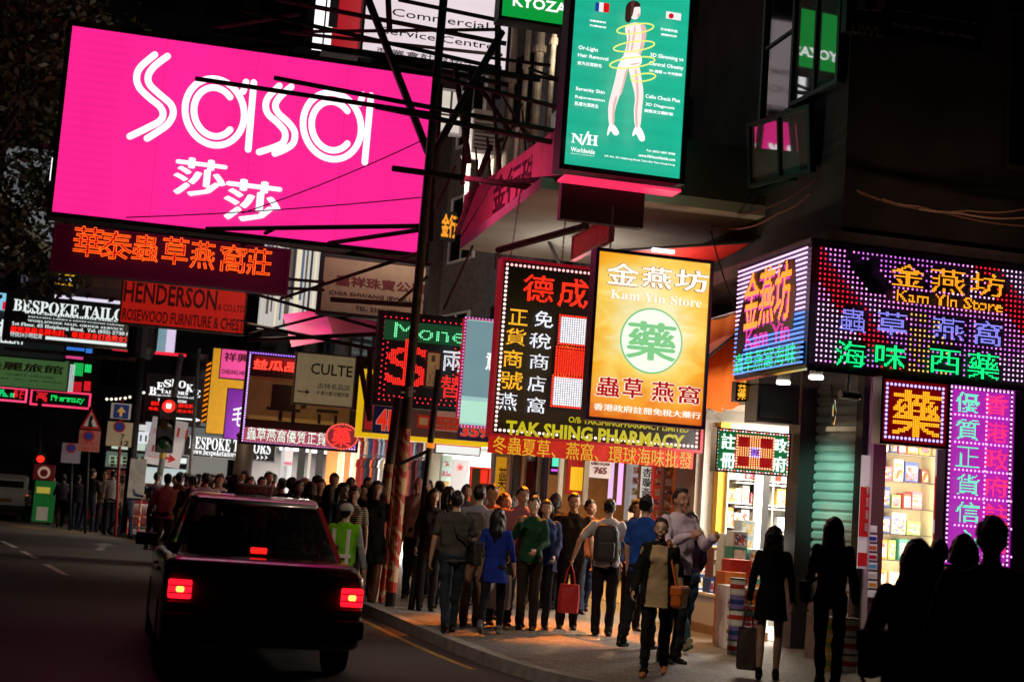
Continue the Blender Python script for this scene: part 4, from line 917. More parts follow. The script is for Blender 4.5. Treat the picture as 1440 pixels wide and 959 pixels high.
# ================================================================== STEEL FRAMES, POSTS, CABLES
sc = empty('sign_scaffold', (0, 0, 0), 0, 'tangle of dark steel bars holding the billboards above the road', 'scaffold')
r_ = random.Random(21); EXTRA = []
for k in range(15):
    x, y = r_.uniform(615, 770), r_.uniform(40, 320); a_ = r_.choice((.13, .13, 1.49, 1.49, 1.05, 2.0, .13)); L_ = r_.uniform(70, 170)
    EXTRA.append(((x, y), (min(800, x+L_*math.cos(a_)), y+L_*math.sin(a_)), r_.uniform(22.5, 24.5), r_.uniform(22.5, 24.5), r_.choice((.016, .022, .028))))
def bar(p, q, d0, d1, r, m=DARKRUST, par=sc, name='steel_bar'):
    a = at(*p, d0); b = at(*q, d1); o = MB().tube((0, 0, 0), tuple(b-a), r, n=6).build(name, m, par)
    o.location = a-par.location if par else a
    return o
for p, q, d0, d1, r in (
    ((390, 0), (712, 62), 24, 24, .04), ((330, 12), (705, 97), 22.5, 23.5, .035), ((395, 45), (706, 78), 23, 25, .03), ((300, 44), (760, 112), 22.4, 23, .05),
    ((510, -20), (602, 215), 21.9, 21.6, .06), ((545, -20), (548, 45), 24, 24, .05), ((706, 45), (610, 215), 22.5, 21.6, .06), ((640, 95), (660, 230), 22.5, 22.5, .045),
    ((665, 95), (650, 260), 23, 23, .045), ((660, 100), (720, 190), 22.5, 23, .04), ((610, 215), (606, 340), 21.6, 21.6, .07), ((386, 110), (800, 188), 20.8, 20, .035),
    ((275, 111), (615, 162), 20.9, 20.6, .035), ((528, 150), (800, 205), 20.6, 20, .04), ((552, 237), (810, 272), 20.8, 20, .045), ((560, 0), (720, 33), 24, 24, .035),
    ((425, 45), (705, 42), 24.2, 24.2, .03), ((480, 70), (715, 120), 22.8, 22.8, .04), ((620, 110), (800, 155), 22, 21.5, .035), ((700, 30), (700, 140), 23, 23, .05),
    ((290, 322), (590, 318), 21.6, 20.7, .035), ((435, 346), (600, 322), 22.5, 20.7, .035), ((340, 345), (385, 322), 22.4, 21.8, .035), ((395, 345), (606, 372), 24, 21, .03),
    ((400, 392), (455, 397), 26, 27, .03), ((395, 405), (455, 408), 26, 27, .03), ((345, 410), (560, 470), 30, 27, .035), ((345, 455), (530, 492), 31, 27, .04), ((350, 478), (530, 470), 31, 27, .045),
    ((350, 470), (470, 440), 31, 28, .03), ((395, 420), (600, 352), 28, 21, .03), ((560, 425), (600, 390), 27, 21, .03), ((465, 421), (590, 430), 27.4, 27.2, .05),
    ((620, 120), (612, 260), 22, 22, .035), ((690, 205), (642, 330), 23, 22.5, .045), ((700, 352), (825, 318), 20.6, 19, .05), ((690, 258), (800, 250), 20.8, 19.2, .04),
    ((520, 490), (520, 590), 26.6, 26.6, .05), ((505, 500), (520, 592), 27, 27, .05), ((700, 200), (706, 300), 24, 24, .04), ((300, 40), (420, 20), 23, 24, .04)) + tuple(EXTRA):
    bar(p, q, d0, d1, r)
for (p, q, d0, d1) in (((340, 300), (610, 190), 21.4, 20.8), ((95, 308), (600, 277), 21.6, 20.8), ((1000, 325), (1033, 430), 17, 16.4), ((640, 345), (700, 240), 21, 21)):
    a = at(*p, d0); b = at(*q, d1); mid = (a+b)/2-Vector((0, 0, .12)); pts = [a*(1-t)**2+mid*2*t*(1-t)+b*t*t for t in np.linspace(0, 1, 12)]
    tag(MB().path(pts, .009, 5).build('cable', BLACK), {340: 'thin slack wire crossing the lower part of the pink billboard diagonally', 95: 'thin wire running along the foot of the pink billboard', 1000: 'thin blue grey wire falling beside the LED fascia', 640: 'wire looping by the balcony parapet'}[p[0]], 'wire')
# hanging chains of the pharmacy boards
for i, (p, q, d) in enumerate((((797, 285), (790, 368), 20.4), ((862, 290), (858, 356), 17.6), ((735, 250), (718, 362), 20.5))):
    a = at(*p, d); b = at(*q, d); q_ = MB(); n = 26
    for k in range(n):
        u = a.lerp(b, k/n); w = a.lerp(b, (k+1)/n); sgn = Vector((.018, 0, 0)) if k % 2 else Vector((0, .018, 0)); q_.path([u, (u+w)/2+sgn, w, (u+w)/2-sgn, u], .006, 4)
    tag(q_.build('chain', STEEL), ['chain holding the black pharmacy board below the green billboard', 'chain holding the yellow lightbox', 'chain holding the outer corner of the black pharmacy board'][i], 'chain')
# pole helper: upright pole whose foot is at a photo point on the pavement
def pole(name, foot, d, top_px, r0, r1, m, label, cat, z0=.12, n=12, d_top=None, group=None):
    if d is None: g = on_z(*foot, z0)
    else: g = at(*foot, d); g.z = z0
    t = on_y(*top_px, g.y) if d_top is None else at(*top_px, d_top)
    root = empty(name, g, 0, label, cat, group)
    MB().tube((0, 0, 0), tuple(t-g), r0, r1, n).build('pole', m, root, smooth=True)
    return root, g, t
RUSTY = mat('brown painted post', (.055, .035, .025), .6, .1, vary=.4, vscale=4, bump=.2)
root, g, t = pole('steel_post', (548, 852), None, (638, -160), .07, .06, RUSTY, 'tall brown steel post with red tape at its foot carrying the pink billboard', 'post')
def taped(name='red_tape', par=None, v=None, r=.1, h0=.0, h1=1.9, m=None):
    q = MB(); d = v.normalized(); q.tube(tuple(d*h0), tuple(d*h1), r, r*.99, 14); return q.build(name, m, par)
m = mat('red white warning tape', (.5, .03, .02), .5); n = m.node_tree.nodes; l = m.node_tree.links
tc = n.new('ShaderNodeTexCoord'); vo = n.new('ShaderNodeTexNoise'); vo.inputs['Scale'].default_value = 9; vo.inputs['Detail'].default_value = 1.5; wv = n.new('ShaderNodeTexWave'); wv.inputs['Scale'].default_value = 1.9; wv.inputs['Distortion'].default_value = 9; wv.inputs['Detail Scale'].default_value = 2
mp = n.new('ShaderNodeMapping'); mp.inputs['Rotation'].default_value = (0, .6, .5)
cr = n.new('ShaderNodeValToRGB'); cr.color_ramp.interpolation = 'CONSTANT'; e = cr.color_ramp.elements; e[0].color = (.42, .03, .015, 1); e[1].position = .62; e[1].color = (.62, .4, .22, 1)
l.new(tc.outputs['Object'], mp.inputs[0]); l.new(mp.outputs[0], wv.inputs['Vector']); l.new(wv.outputs['Fac'], cr.inputs[0]); l.new(cr.outputs[0], n['Principled BSDF'].inputs['Base Color'])
TAPE = m
taped(par=root, v=t-g, r=.082, h0=.2, h1=2.5, m=TAPE)
MB().tube((-.12, -.1, 3.0), (.12, .0, 3.05), .02).tube((0, 0, 2.95), (0, 0, 3.1), .09, n=14).build('clamp', STEEL, root)
for i, (f, tp, r, lab) in enumerate((((523, 846), (560, 560), .07, 'thick leaning post wrapped in red and white tape next to the taxi'), ((536, 848), (568, 560), .03, 'thin taped pole between the two thick taped posts'))):
    root, g, t = pole('taped_post', f, None, tp, r, r, RUSTY, lab, 'post'); taped(par=root, v=t-g, r=r+.012, h0=.02, h1=2.0, m=TAPE)
root, g, t = pole('sign_post', (578, 857), None, (617, 520), .045, .045, mat('black pole', (.015, .014, .014), .45), 'black pole carrying the street direction plates', 'post')
MB().tube(tuple((t-g)*.66), tuple((t-g)*.66+Vector((-.45, 0, -.25))), .025).build('bracket', BLACK, root); MB().tube(tuple((t-g)*.68+Vector((0, -.05, -.03))), tuple((t-g)*.68+Vector((0, -.06, .03))), .06).build('lamp_button', glow('#ff8a20', .9), root)
s = Sign('direction_sign', 'beige upright street plate with brown lettering turned sideways', 'sign', (601, 496), (619, 497), (616, 544), (599, 543), d=20.1, thick=.03)
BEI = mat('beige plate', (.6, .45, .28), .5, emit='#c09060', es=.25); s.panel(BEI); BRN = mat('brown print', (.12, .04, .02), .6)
for t_, xx in (('Tsim', .06), ('Sha Tsui', .12)):
    V, Fc, _ = glyph(t_, .0, .02); L = .27 if len(t_) > 4 else .14
    q = MB().add(np.c_[xx-.03+.04*(1-V[:, 1]) , -.007-V[:, 2]*.004, .03+V[:, 0]*L], Fc); q.build('lettering', BRN, s.root)
s.text('i', (607, 499), (612, 509), BRN, .04); s.frame(mat('red plate edge', (.3, .03, .02), .5), .02)
s = Sign('direction_sign', 'red street direction plate with white lettering', 'sign', (588, 583), (646, 588), (644, 606), (587, 600), d=20.0, thick=.03)
s.panel(mat('red plate', (.5, .04, .03), .5, emit='#b02818', es=.4)); s.text('亞士厘道', (606, 588), (641, 595), WHITE); s.text('Ashley Road', (606, 595), (643, 603), WHITE, .02); s.rect(BEI, (590, 587), (601, 598), 'pictogram')
# lower post behind the taxi and the junction's poles
root, g, t = pole('bollard_post', (334, 745), 33.5, (346, 615), .21, .21, RUSTY, 'thick brown capped post standing in the crowd behind the taxi', 'post')
MB().lathe([(.22, 0), (.235, .05), (.15, .14), (.01, .2)], tuple(t-g)).build('cap', RUSTY, root)
LAMPM = mat('grey lamp post', (.2, .2, .19), .5, .3, vary=.2)
root, g, t = pole('lamp_post', (210, 745), 40, (255, 498), .1, .08, LAMPM, 'pale traffic light pole with striped guard at its foot', 'post')
YB = mat('yellow band', (.6, .42, .05), .5)
MB().tube(tuple((t-g)*.42), tuple((t-g)*.48), .112).build('yellow_band', YB, root)
boxpart('control_box', root, mat('cream cabinet', (.4, .38, .33), .6, vary=.2), -.7, -.25, -.25, .25, 1.0, 2.1, .01)
q = MB()
for dx in (-.6, -.3, -.08): q.tube((dx, -.1, 0), (dx, -.1, 1.1), .03)
q.tube((-.55, -.1, 1.1), (-.08, -.1, 1.1), .025); q.tube((-.55, -.1, .5), (-.08, -.1, .5), .02); q.build('guard_rail', TAPE, root)
def traffic_light(px, py, d, sc_, label, red):
    p = at(px, py, d); r = empty('traffic_light', p, R_(4), label, 'traffic light')
    H3 = [0, -.34*sc_, -.68*sc_]
    MB().box(-.16*sc_, .16*sc_, 0, .2*sc_, -.86*sc_, .18*sc_).build('housing', BLACK, r, bevel=.02)
    for i, z in enumerate(H3):
        c = ('#ff2416', '#3a2804', '#03300c')[i]
        MB().lathe([(.115*sc_, 0), (.1*sc_, .02), (.001, .035)], (0, 0, 0), 20).build('lens', glow('#ff1a10', 3.5, True) if i == 0 else mat('dark lens '+c, c, .2), r).location = (0, -.005, z)
        o = [x for x in r.children if x.name.startswith('lens')][-1]; o.rotation_euler = (math.pi/2, 0, 0)
        q = MB(); n = 14; vs = []
        for k in range(n+1):
            a = math.pi*(-.1+1.2*k/n); vs += [(.13*sc_*math.cos(a), 0, z+.13*sc_*math.sin(a)), (.13*sc_*math.cos(a), -(.12+.16*math.sin(max(a, 0) if a < math.pi else 0))*sc_, z+.13*sc_*math.sin(a)-.03*sc_), (.12*sc_*math.cos(a), 0, z+.12*sc_*math.sin(a))]
        q.add(vs, [(3*k, 3*k+3, 3*k+4, 3*k+1) for k in range(n)]+[(3*k+2, 3*k+1, 3*k+4, 3*k+5) for k in range(n)]); q.build('visor', BLACK, r)
    boxpart('white_core', r, glow('#fff2e0', 5.0), -.04*sc_, .04*sc_, -.06, -.045, -.04*sc_, .04*sc_) if red else None
    return r
traffic_light(237, 571, 39.5, 1.5, 'traffic light showing red beside the black tailor board', True)
traffic_light(57, 645, 46, 1.0, 'distant traffic light showing red at the far kerb', False)
root, g, t = pole('lamp_post', (55, 730), 46.3, (56, 560), .08, .07, BLACK, 'black pole of the distant traffic light at the far kerb', 'post')
root, g, t = pole('lamp_post', (177, 738), 40, (200, 480), .14, .12, BLACK, 'thick black lamp column behind the road signs', 'post')
MB().lathe([(.3, -.5), (.42, -.2), (.42, .6), (.25, .9), (.05, 1.1)], tuple(t-g)).build('lantern', BLACK, root)
REDP = mat('red pole paint', (.3, .02, .02), .5)
def round_road(x, z, r_, m, par, y=-.02): return MB().prism([(x+r_*math.cos(a), z+r_*math.sin(a)) for a in np.linspace(0, 6.2832, 25)[:-1]], y-.006, y).build('roundel', m, par)
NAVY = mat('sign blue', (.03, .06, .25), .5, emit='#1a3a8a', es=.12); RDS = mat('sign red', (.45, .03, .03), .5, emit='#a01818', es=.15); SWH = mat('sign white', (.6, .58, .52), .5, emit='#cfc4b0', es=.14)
root, g, t = pole('road_sign', (163, 745), 37, (172, 560), .04, .04, REDP, 'red pole with a blue ahead arrow above a no stopping plate', 'road sign')
P_ = lambda px, py: on_y(px, py, g.y-.08)-g
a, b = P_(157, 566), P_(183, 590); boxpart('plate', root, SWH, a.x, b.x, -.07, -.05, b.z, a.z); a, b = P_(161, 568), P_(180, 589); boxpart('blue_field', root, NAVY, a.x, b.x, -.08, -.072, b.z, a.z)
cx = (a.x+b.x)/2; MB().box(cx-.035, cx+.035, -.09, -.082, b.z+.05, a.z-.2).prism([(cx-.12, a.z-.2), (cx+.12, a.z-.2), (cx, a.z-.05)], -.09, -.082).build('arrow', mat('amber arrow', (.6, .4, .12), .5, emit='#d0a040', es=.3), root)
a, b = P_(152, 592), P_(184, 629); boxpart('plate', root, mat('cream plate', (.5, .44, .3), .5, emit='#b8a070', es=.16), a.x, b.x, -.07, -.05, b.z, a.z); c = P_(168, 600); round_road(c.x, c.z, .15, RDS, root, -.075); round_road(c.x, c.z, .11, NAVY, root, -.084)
for tx, (p1, p2) in (('7', ((170, 610), (175, 618))), ('12', ((170, 619), (181, 627)))):
    a, b = P_(*p1), P_(*p2); V, Fc, _ = glyph(tx, .02, .02); MB().add(np.c_[a.x+V[:, 0]*(b.x-a.x), -.074-V[:, 2]*.004, b.z+V[:, 1]*(a.z-b.z)], Fc).build('lettering', BLK, root)
root, g, t = pole('road_sign', (120, 745), 38, (127, 572), .04, .04, BLACK, 'triangular red warning sign with a walking figure over a red plate', 'road sign')
a, b, c = P_(112, 602), P_(142, 602), P_(129, 574); MB().prism([(a.x, a.z), (b.x, a.z), (c.x, c.z)], -.07, -.05).build('triangle', RDS, root); k = (a+b+c)/3
MB().prism([(k.x+(p.x-k.x)*.66, k.z+(z_-k.z)*.66) for p, z_ in ((a, a.z), (b, a.z), (c, c.z))], -.08, -.071).build('inner_triangle', SWH, root); MB().prism([(k.x-.06, k.z-.15), (k.x+.07, k.z-.15), (k.x+.02, k.z), (k.x+.06, k.z+.1), (k.x, k.z+.2), (k.x-.05, k.z+.08)], -.09, -.081).build('walking_figure', BLK, root)
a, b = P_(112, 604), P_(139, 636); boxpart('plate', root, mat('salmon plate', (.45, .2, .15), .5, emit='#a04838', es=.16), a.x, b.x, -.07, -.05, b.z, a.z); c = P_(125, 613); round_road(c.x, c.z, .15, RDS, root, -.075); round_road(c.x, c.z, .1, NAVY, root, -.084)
for tx, (p1, p2) in (('24 hrs', ((115, 620), (137, 626))), ('全日', ((116, 627), (136, 634)))):
    a, b = P_(*p1), P_(*p2); V, Fc, _ = glyph(tx, .01, .02); MB().add(np.c_[a.x+V[:, 0]*(b.x-a.x), -.074-V[:, 2]*.004, b.z+V[:, 1]*(a.z-b.z)], Fc).build('lettering', RDS, root)
root, g, t = pole('road_sign', (98, 745), 39, (102, 622), .04, .04, BLACK, 'lowest no stopping plate with a blue roundel by the dark shop front', 'road sign')
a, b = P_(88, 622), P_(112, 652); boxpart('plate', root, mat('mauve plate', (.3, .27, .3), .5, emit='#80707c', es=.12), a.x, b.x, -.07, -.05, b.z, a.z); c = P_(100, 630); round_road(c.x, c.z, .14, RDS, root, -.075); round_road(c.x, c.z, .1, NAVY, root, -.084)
s = Sign('map_board', 'white tilted direction board with red lines and a red arrow', 'sign', (212, 585), (263, 588), (248, 656), (198, 648), d=40.3, thick=.05)
s.root.rotation_euler = (0, R_(6), 0); s.panel(mat('white board', (.6, .57, .55), .5, emit='#c8b8b4', es=.35)); RL = mat('red print', (.45, .05, .04), .6, emit='#b03028', es=.3)
for a, b in (((212, 632), (228, 634)), ((212, 624), (214, 634)), ((208, 640), (222, 642)), ((212, 612), (236, 614)), ((244, 596), (258, 597)), ((246, 610), (257, 611)), ((245, 597), (247, 610)), ((257, 598), (259, 611))): s.rect(RL, a, b, 'red_line')
x, z = s.uv(224, 640); y = s.front(); MB().box(x, x+.25, y-.002, y+.004, z-.03, z+.03).prism([(x+.25, z-.13), (x+.45, z), (x+.25, z+.13)], y-.002, y+.004).build('arrow', mat('deep red print', (.4, .01, .01), .6, emit='#b01010', es=.4), s.root); s.text('往港威大廈', (212, 600), (238, 610), RL)
root, g, t = pole('lamp_post', (262, 745), 40, (280, 490), .06, .05, LAMPM, 'thin grey pole right of the tilted map board', 'post')
s = Sign('green_board', 'green advert board standing at the far kerb beside the van', 'board', (48, 675), (78, 677), (75, 735), (46, 733), d=45.5, thick=.2)
s.panel(mat('green advert', (.02, .1, .04), .5, emit='#1f8a3a', es=.2, vary=.4)); s.rect(mat('yellow print', (.5, .45, .1), .5, emit='#c0b040', es=.5), (52, 684), (70, 694), 'yellow_print'); s.rect(SWH, (52, 712), (66, 732), 'white_print')
s = Sign('round_board', 'dark red board with a pale circle and arrow above the green advert', 'sign', (48, 652), (78, 654), (76, 676), (46, 674), d=45.2, thick=.15)
s.panel(mat('dark red face', (.12, .01, .015), .5, emit='#500810', es=.3)); c = s.uv(62, 664); round_road(c[0], c[1], .19, mat('cream disc', (.6, .5, .42), .5, emit='#c0a088', es=.4), s.root); round_road(c[0], c[1]-.02, .12, mat('dark red face', (.1, .01, .01), .5), s.root, -.03)

# back of house things behind the scaffold
s = Sign('lit_window', 'small white lit window behind the scaffold beside the pink billboard edge', 'window', (618, 128), (650, 131), (645, 188), (613, 185), d=29, thick=.1)
s.panel(lightbox('#f2e4d6', .75, .2, freq=5)); s.frame(mat('grey window frame', (.2, .2, .2), .6), .05); x_, z_ = s.uv(634, 150); MB().box(x_-.02, x_+.02, -.03, 0, 0, s.h).build('mullion', BLACK, s.root); MB().box(0, s.w, -.03, 0, s.h*.4, s.h*.44).build('transom', BLACK, s.root)
p = at(662, 215, 26.5); t = empty('air_conditioner', p, 0, 'large grey air conditioner hung behind the scaffold, above the pink parapet', 'air conditioner'); boxpart('casing', t, mat('ac casing', (.3, .3, .29), .6, vary=.2), 0, .46, 0, .5, 0, .85, .01)
q = MB()
for k in range(9): q.box(.04, .42, -.012, 0, .08+.08*k, .11+.08*k)
q.build('grille', BLACK, t)
rl = empty('railing', at(650, 270, 27), 0, 'pale upright bars of a back balcony railing behind the scaffold', 'railing')
for k, (x, y0, y1) in enumerate(((655, 215, 285), (672, 208, 280), (690, 200, 270), (706, 190, 258), (722, 180, 250))):
    a, b = at(x, y1, 27), at(x+6, y0, 27); MB().tube(tuple(a-rl.location), tuple(b-rl.location), .045, n=8).build('baluster', mat('pale baluster', (.5, .44, .36), .6, vary=.2), rl)
a, b = at(648, 222, 27), at(735, 184, 27); MB().tube(tuple(a-rl.location), tuple(b-rl.location), .04).build('top_rail', DARKRUST, rl)
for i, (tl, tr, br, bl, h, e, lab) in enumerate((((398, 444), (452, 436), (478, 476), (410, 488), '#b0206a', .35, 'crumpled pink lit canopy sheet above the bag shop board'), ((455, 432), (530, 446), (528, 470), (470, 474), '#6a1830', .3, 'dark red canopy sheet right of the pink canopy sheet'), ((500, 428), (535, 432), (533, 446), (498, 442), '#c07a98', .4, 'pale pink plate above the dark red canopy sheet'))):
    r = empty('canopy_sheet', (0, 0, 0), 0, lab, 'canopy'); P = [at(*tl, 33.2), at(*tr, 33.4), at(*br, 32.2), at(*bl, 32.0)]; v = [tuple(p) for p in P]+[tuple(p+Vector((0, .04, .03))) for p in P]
    MB().add(v, [(0, 1, 2, 3), (7, 6, 5, 4), (0, 4, 5, 1), (1, 5, 6, 2), (2, 6, 7, 3), (3, 7, 4, 0)]).build('sheet', mat('canopy '+h, h, .5, emit=h, es=e, vary=.5, vscale=1.5), r)  # magenta light on the sheets is put into their colour and glow
# ================================================================== SHOPS
def area(name, loc, sx, sy, power, col, rot=(0, 0, 0), spread=180):
    l = bpy.data.lights.new(name, 'AREA'); l.shape = 'RECTANGLE'; l.size = sx; l.size_y = sy; l.energy = power; l.color = lin(col); l.spread = R_(spread)
    o = bpy.data.objects.new(name, l); COL.objects.link(o); o.location = loc; o.rotation_euler = rot; return o
def spot(name, loc, target, power, col, ang=70, blend=.6, r=.08):
    l = bpy.data.lights.new(name, 'SPOT'); l.energy = power; l.color = lin(col); l.spot_size = R_(ang); l.spot_blend = blend; l.shadow_soft_size = r
    o = bpy.data.objects.new(name, l); COL.objects.link(o); o.location = loc
    o.rotation_euler = (Vector(target)-Vector(loc)).to_track_quat('-Z', 'Y').to_euler(); return o
SHOPW = mat('shop white wall', (.62, .6, .55), .6, vary=.06); WOOD = mat('pale wood', (.32, .18, .09), .5, vary=.2, vscale=3); TILE = mat('shop floor tile', (.4, .38, .35), .3)
LAMPW = glow('#fff6e0', 4.5); LAMPC = glow('#f2fbff', 4.5)
def shop(name, label, p0, p1, depth, zt, wall, lamp, backm=None, nl=2, power=0, lc='#ffe2b0'):
    """open fronted unit; local x from p1 (far) to p0 (near), local y into the shop"""
    L = math.hypot(p1[0]-p0[0], p1[1]-p0[1]); rz = math.atan2(p0[1]-p1[1], p0[0]-p1[0])
    r = empty(name, (*p1, .12), rz, label, 'shop')
    boxpart('floor', r, TILE, 0, L, .02, depth, -.06, .01); boxpart('ceiling', r, SHOPW, 0, L, .02, depth, zt-.12, zt-.04)
    boxpart('back_wall', r, backm or wall, 0, L, depth, depth+.1, .01, zt-.12)
    boxpart('side_wall', r, wall, -.1, 0, .03, depth, 0, zt-.12); boxpart('side_wall', r, wall, L, L+.1, .03, depth, 0, zt-.12)
    for i in range(nl):
        x = L*(i+.5)/nl; boxpart('ceiling_lamp', r, lamp, x-.09, x+.09, .4, depth-.4, zt-.2, zt-.121)
    if power:
        o = area('shop_light', (0, 0, 0), L*.7, depth*.5, power, lc); o.parent = r; o.location = (L/2, depth*.45, zt-.25)
    return r, L
ks, kl = shop('corner_shop', 'open fronted corner shop glowing under the dotted LED fascia', (8.0, 17.0), (8.0, 20.3), 3.3, 3.3, SHOPW, LAMPW, nl=2, power=700, lc='#fff4e4')
boxpart('pier', ks, mat('beige pier', (.42, .36, .3), .7, vary=.08), -.95, -.1, -.05, .4, 0, 3.3)
boxpart('dark_pillar', ks, mat('dark clad pillar', (.02, .016, .016), .4), kl-.02, kl+.32, -.12, .25, 0, 3.28)
boxpart('yellow_column', ks, mat('yellow column', (.75, .45, .02), .5), -.02, .2, .2, .36, 0, 3.0)
q = MB()
for z in np.arange(.3, 3.0, .36): q.box(.0, .3, .45, 2.3, z, z+.02)
q.build('shelf', SHOPW, ks)
# roller shutter across the chamfered corner
L = math.hypot(.42, 1.0); rz = math.atan2(-1.0, .42)
rs = empty('roller_shutter', (8.0, 17.0, .12), rz, 'ribbed pale green roller shutter closed on the corner between the two lit shops', 'shutter')
q = MB(); P = []
for i in range(27):
    z = .02+i*.122; P += [(0, z+.0), (-.035, z+.03), (-.035, z+.09), (0, z+.118)]
v = []; 
for y, z in P: v += [(0.14, y, z), (L-.06, y, z)]
q.add(v, [(2*i, 2*i+1, 2*i+3, 2*i+2) for i in range(len(P)-1)])
SHUT = mat('shutter paint', (.42, .47, .44), .32, .35, vary=.35, vscale=1.6)
q.build('curtain', SHUT, rs)
boxpart('guide_rail', rs, mat('dark rail', (.02, .016, .016), .4), 0, .13, -.1, .06, 0, 3.28); boxpart('guide_rail', rs, mat('dark rail', (.02, .016, .016), .4), L-.055, L+.05, -.1, .06, 0, 3.28)
boxpart('bottom_bar', rs, STEEL, .14, L-.06, -.05, .02, -.02, .05)
# front window display of the corner shop
fs = empty('display_window', (8.46, 16.0, .12), 0, 'tall lit display window with shelves of boxes beside the magenta LED strip', 'shop window')
boxpart('pale_post', fs, mat('white lit post', (.75, .72, .68), .5), -.02, .05, -.08, .1, 0, 3.28)
boxpart('brown_pillar', fs, mat('brown pillar', (.16, .1, .06), .5), .055, .24, -.05, .5, 0, 3.28)
boxpart('back_panel', fs, mat('cream back panel', (.75, .66, .45), .6), .25, 1.05, .5, .55, 0, 3.28); boxpart('side_panel', fs, mat('cream back panel', (.75, .66, .45), .6), 1.05, 1.15, -.02, .55, 0, 3.28)
boxpart('plinth', fs, mat('white plinth', (.6, .58, .54), .5), .25, 1.05, -.02, .5, 0, .45)
for z in (.85, 1.18, 1.5, 1.82, 2.15, 2.5): boxpart('shelf', fs, mat('glass shelf', (.5, .6, .55), .1), .26, 1.04, .03, .49, z, z+.012)
boxpart('top_lamp', fs, LAMPW, .3, 1.0, .1, .3, 3.1, 3.18); area('shop_light', (8.46+.65, 16.05, 1.95), .7, 2.4, 50, '#ffeac4', (R_(90), 0, 0))  # unseen area light added behind the pane to brighten the shelves
MB().box(.255, 1.05, -.012, -.004, .45, 3.28).build('pane', mat('clear shop glass', (1, 1, 1), .02, spec=.5), fs)
g_ = MATS['clear shop glass']; g_.node_tree.nodes['Principled BSDF'].inputs['Alpha'].default_value = .1
boxpart('wall', fs, mat('dark side wall', (.02, .015, .02), .7), 1.152, 6.0, .0, .5, 0, 3.28)
for i, (tl, tr, br, bl, lab) in enumerate((((1216, 640), (1228, 641), (1214, 800), (1202, 798), 'narrow red and white upright banner beside the shutter'), ((1319, 632), (1334, 633), (1322, 770), (1309, 768), 'narrow red and white upright banner right of the display window'))):
    s = Sign('banner', lab, 'banner', tl, tr, br, bl, plane=15.84, thick=.02); s.panel(mat('white cloth', (.75, .72, .7), .7, emit='#f0e8e8', es=.2))
    MB().box(-.004, s.w+.004, -.012, -.002, s.h*.28, s.h*.72).build('red_field', mat('red cloth', (.5, .02, .02), .7, emit='#c01010', es=.25), s.root); s.k = 3
    MB().box(-.004, s.w+.004, -.012, -.002, s.h*.02, s.h*.14).build('red_field', mat('red cloth', (.5, .02, .02), .7), s.root)
    s.vchars('參茸海味', (tl[0]+1, tl[1]+40), (br[0]+4, br[1]-50), WHITE, .2, bold=.02)
# card stickers
for i, h in enumerate(('#e8e4dc', '#20409a', '#d06018', '#b02030', '#5aa0d0', '#c8c4b8', '#d89030', '#e0dcd4')):
    s = Sign('sticker', ['white', 'navy', 'orange', 'crimson', 'sky blue', 'grey', 'amber', 'cream'][i]+' payment sticker in the column on the brown pillar', 'sticker', (1221, 738+13*i), (1234, 739+13*i), (1233, 749+13*i), (1220, 748+13*i), plane=15.93, thick=.012, group='payment stickers on the brown pillar')
    s.panel(mat('white sticker', (.75, .73, .7), .5, emit='#efe8e0', es=.15), 'backing'); s.rect(mat('sticker '+h, h, .5, emit=h, es=.15), (1222, 741+13*i), (1232, 747+13*i), 'print')
# goods : boxes on the display shelves, on the far partition, on the pavement stands
GC_ = ['#d8d0b8', '#c03a28', '#e0b84a', '#f0efe8', '#2c4a8a', '#a8452a', '#7fa24a', '#e07b30', '#b8c8d0', '#6a3a24', '#d65f7a', '#3a8a78']
GM = [mat('carton '+h, h, .45, vary=.08) for h in GC_]
CN = ['cream', 'red', 'gold', 'white', 'navy', 'rust', 'green', 'orange', 'pale blue', 'brown', 'pink', 'teal']
LBM = []
for i in range(7):
    m = mat('packaging print %d' % i, GC_[(i*5+1) % 12], .4); n = m.node_tree.nodes; l = m.node_tree.links
    tc = n.new('ShaderNodeTexCoord'); v_ = n.new('ShaderNodeTexVoronoi'); v_.inputs['Scale'].default_value = 22+4*i; v_.distance = 'CHEBYCHEV'; l.new(tc.outputs['Object'], v_.inputs['Vector'])
    sp_ = n.new('ShaderNodeSeparateColor'); l.new(v_.outputs['Color'], sp_.inputs[0]); c_ = n.new('ShaderNodeValToRGB'); c_.color_ramp.interpolation = 'CONSTANT'; e = c_.color_ramp.elements
    e[0].color = (*lin(GC_[i]), 1); e[1].position = .75; e[1].color = (*lin(GC_[(i*7+3) % 12]), 1)
    for ps, h in ((.35, '#f4f0e6'), (.55, GC_[(i*3+5) % 12])): k_ = e.new(ps); k_.color = (*lin(h), 1)
    l.new(sp_.outputs[0], c_.inputs[0]); l.new(c_.outputs[0], n['Principled BSDF'].inputs['Base Color']); LBM.append(m)
def carton(x, y, z, w, d, h, k, label, group, rz=0, kind='carton'):
    r = empty(kind, (x, y, z), rz, label, 'box', group)
    boxpart('box', r, GM[k], -w/2, w/2, -d/2, d/2, 0, h, .004)
    k2 = (k*5+3) % 12
    boxpart('front_label', r, LBM[(k+int(x*50)) % 7], -w*.4, w*.4, -d/2-.003, -d/2+.001, h*.12, h*.8)
    return r
rr = random.Random(11)
for zi, z in enumerate((.46, .86, 1.19, 1.51, 1.83, 2.16, 2.51)):
    x = .3
    while x < .98:
        w = rr.uniform(.09, .19); h = rr.uniform(.16, .28)
        if x+w > 1.03: break
        k = rr.randrange(12); carton(8.46+x+w/2, 16.3, .12+z+.002, w, .2, h, k, CN[k]+' gift box on a glass shelf of the display window', 'gift boxes in the '+CN[k]+' range in the display window'); x += w+rr.uniform(.015, .05)
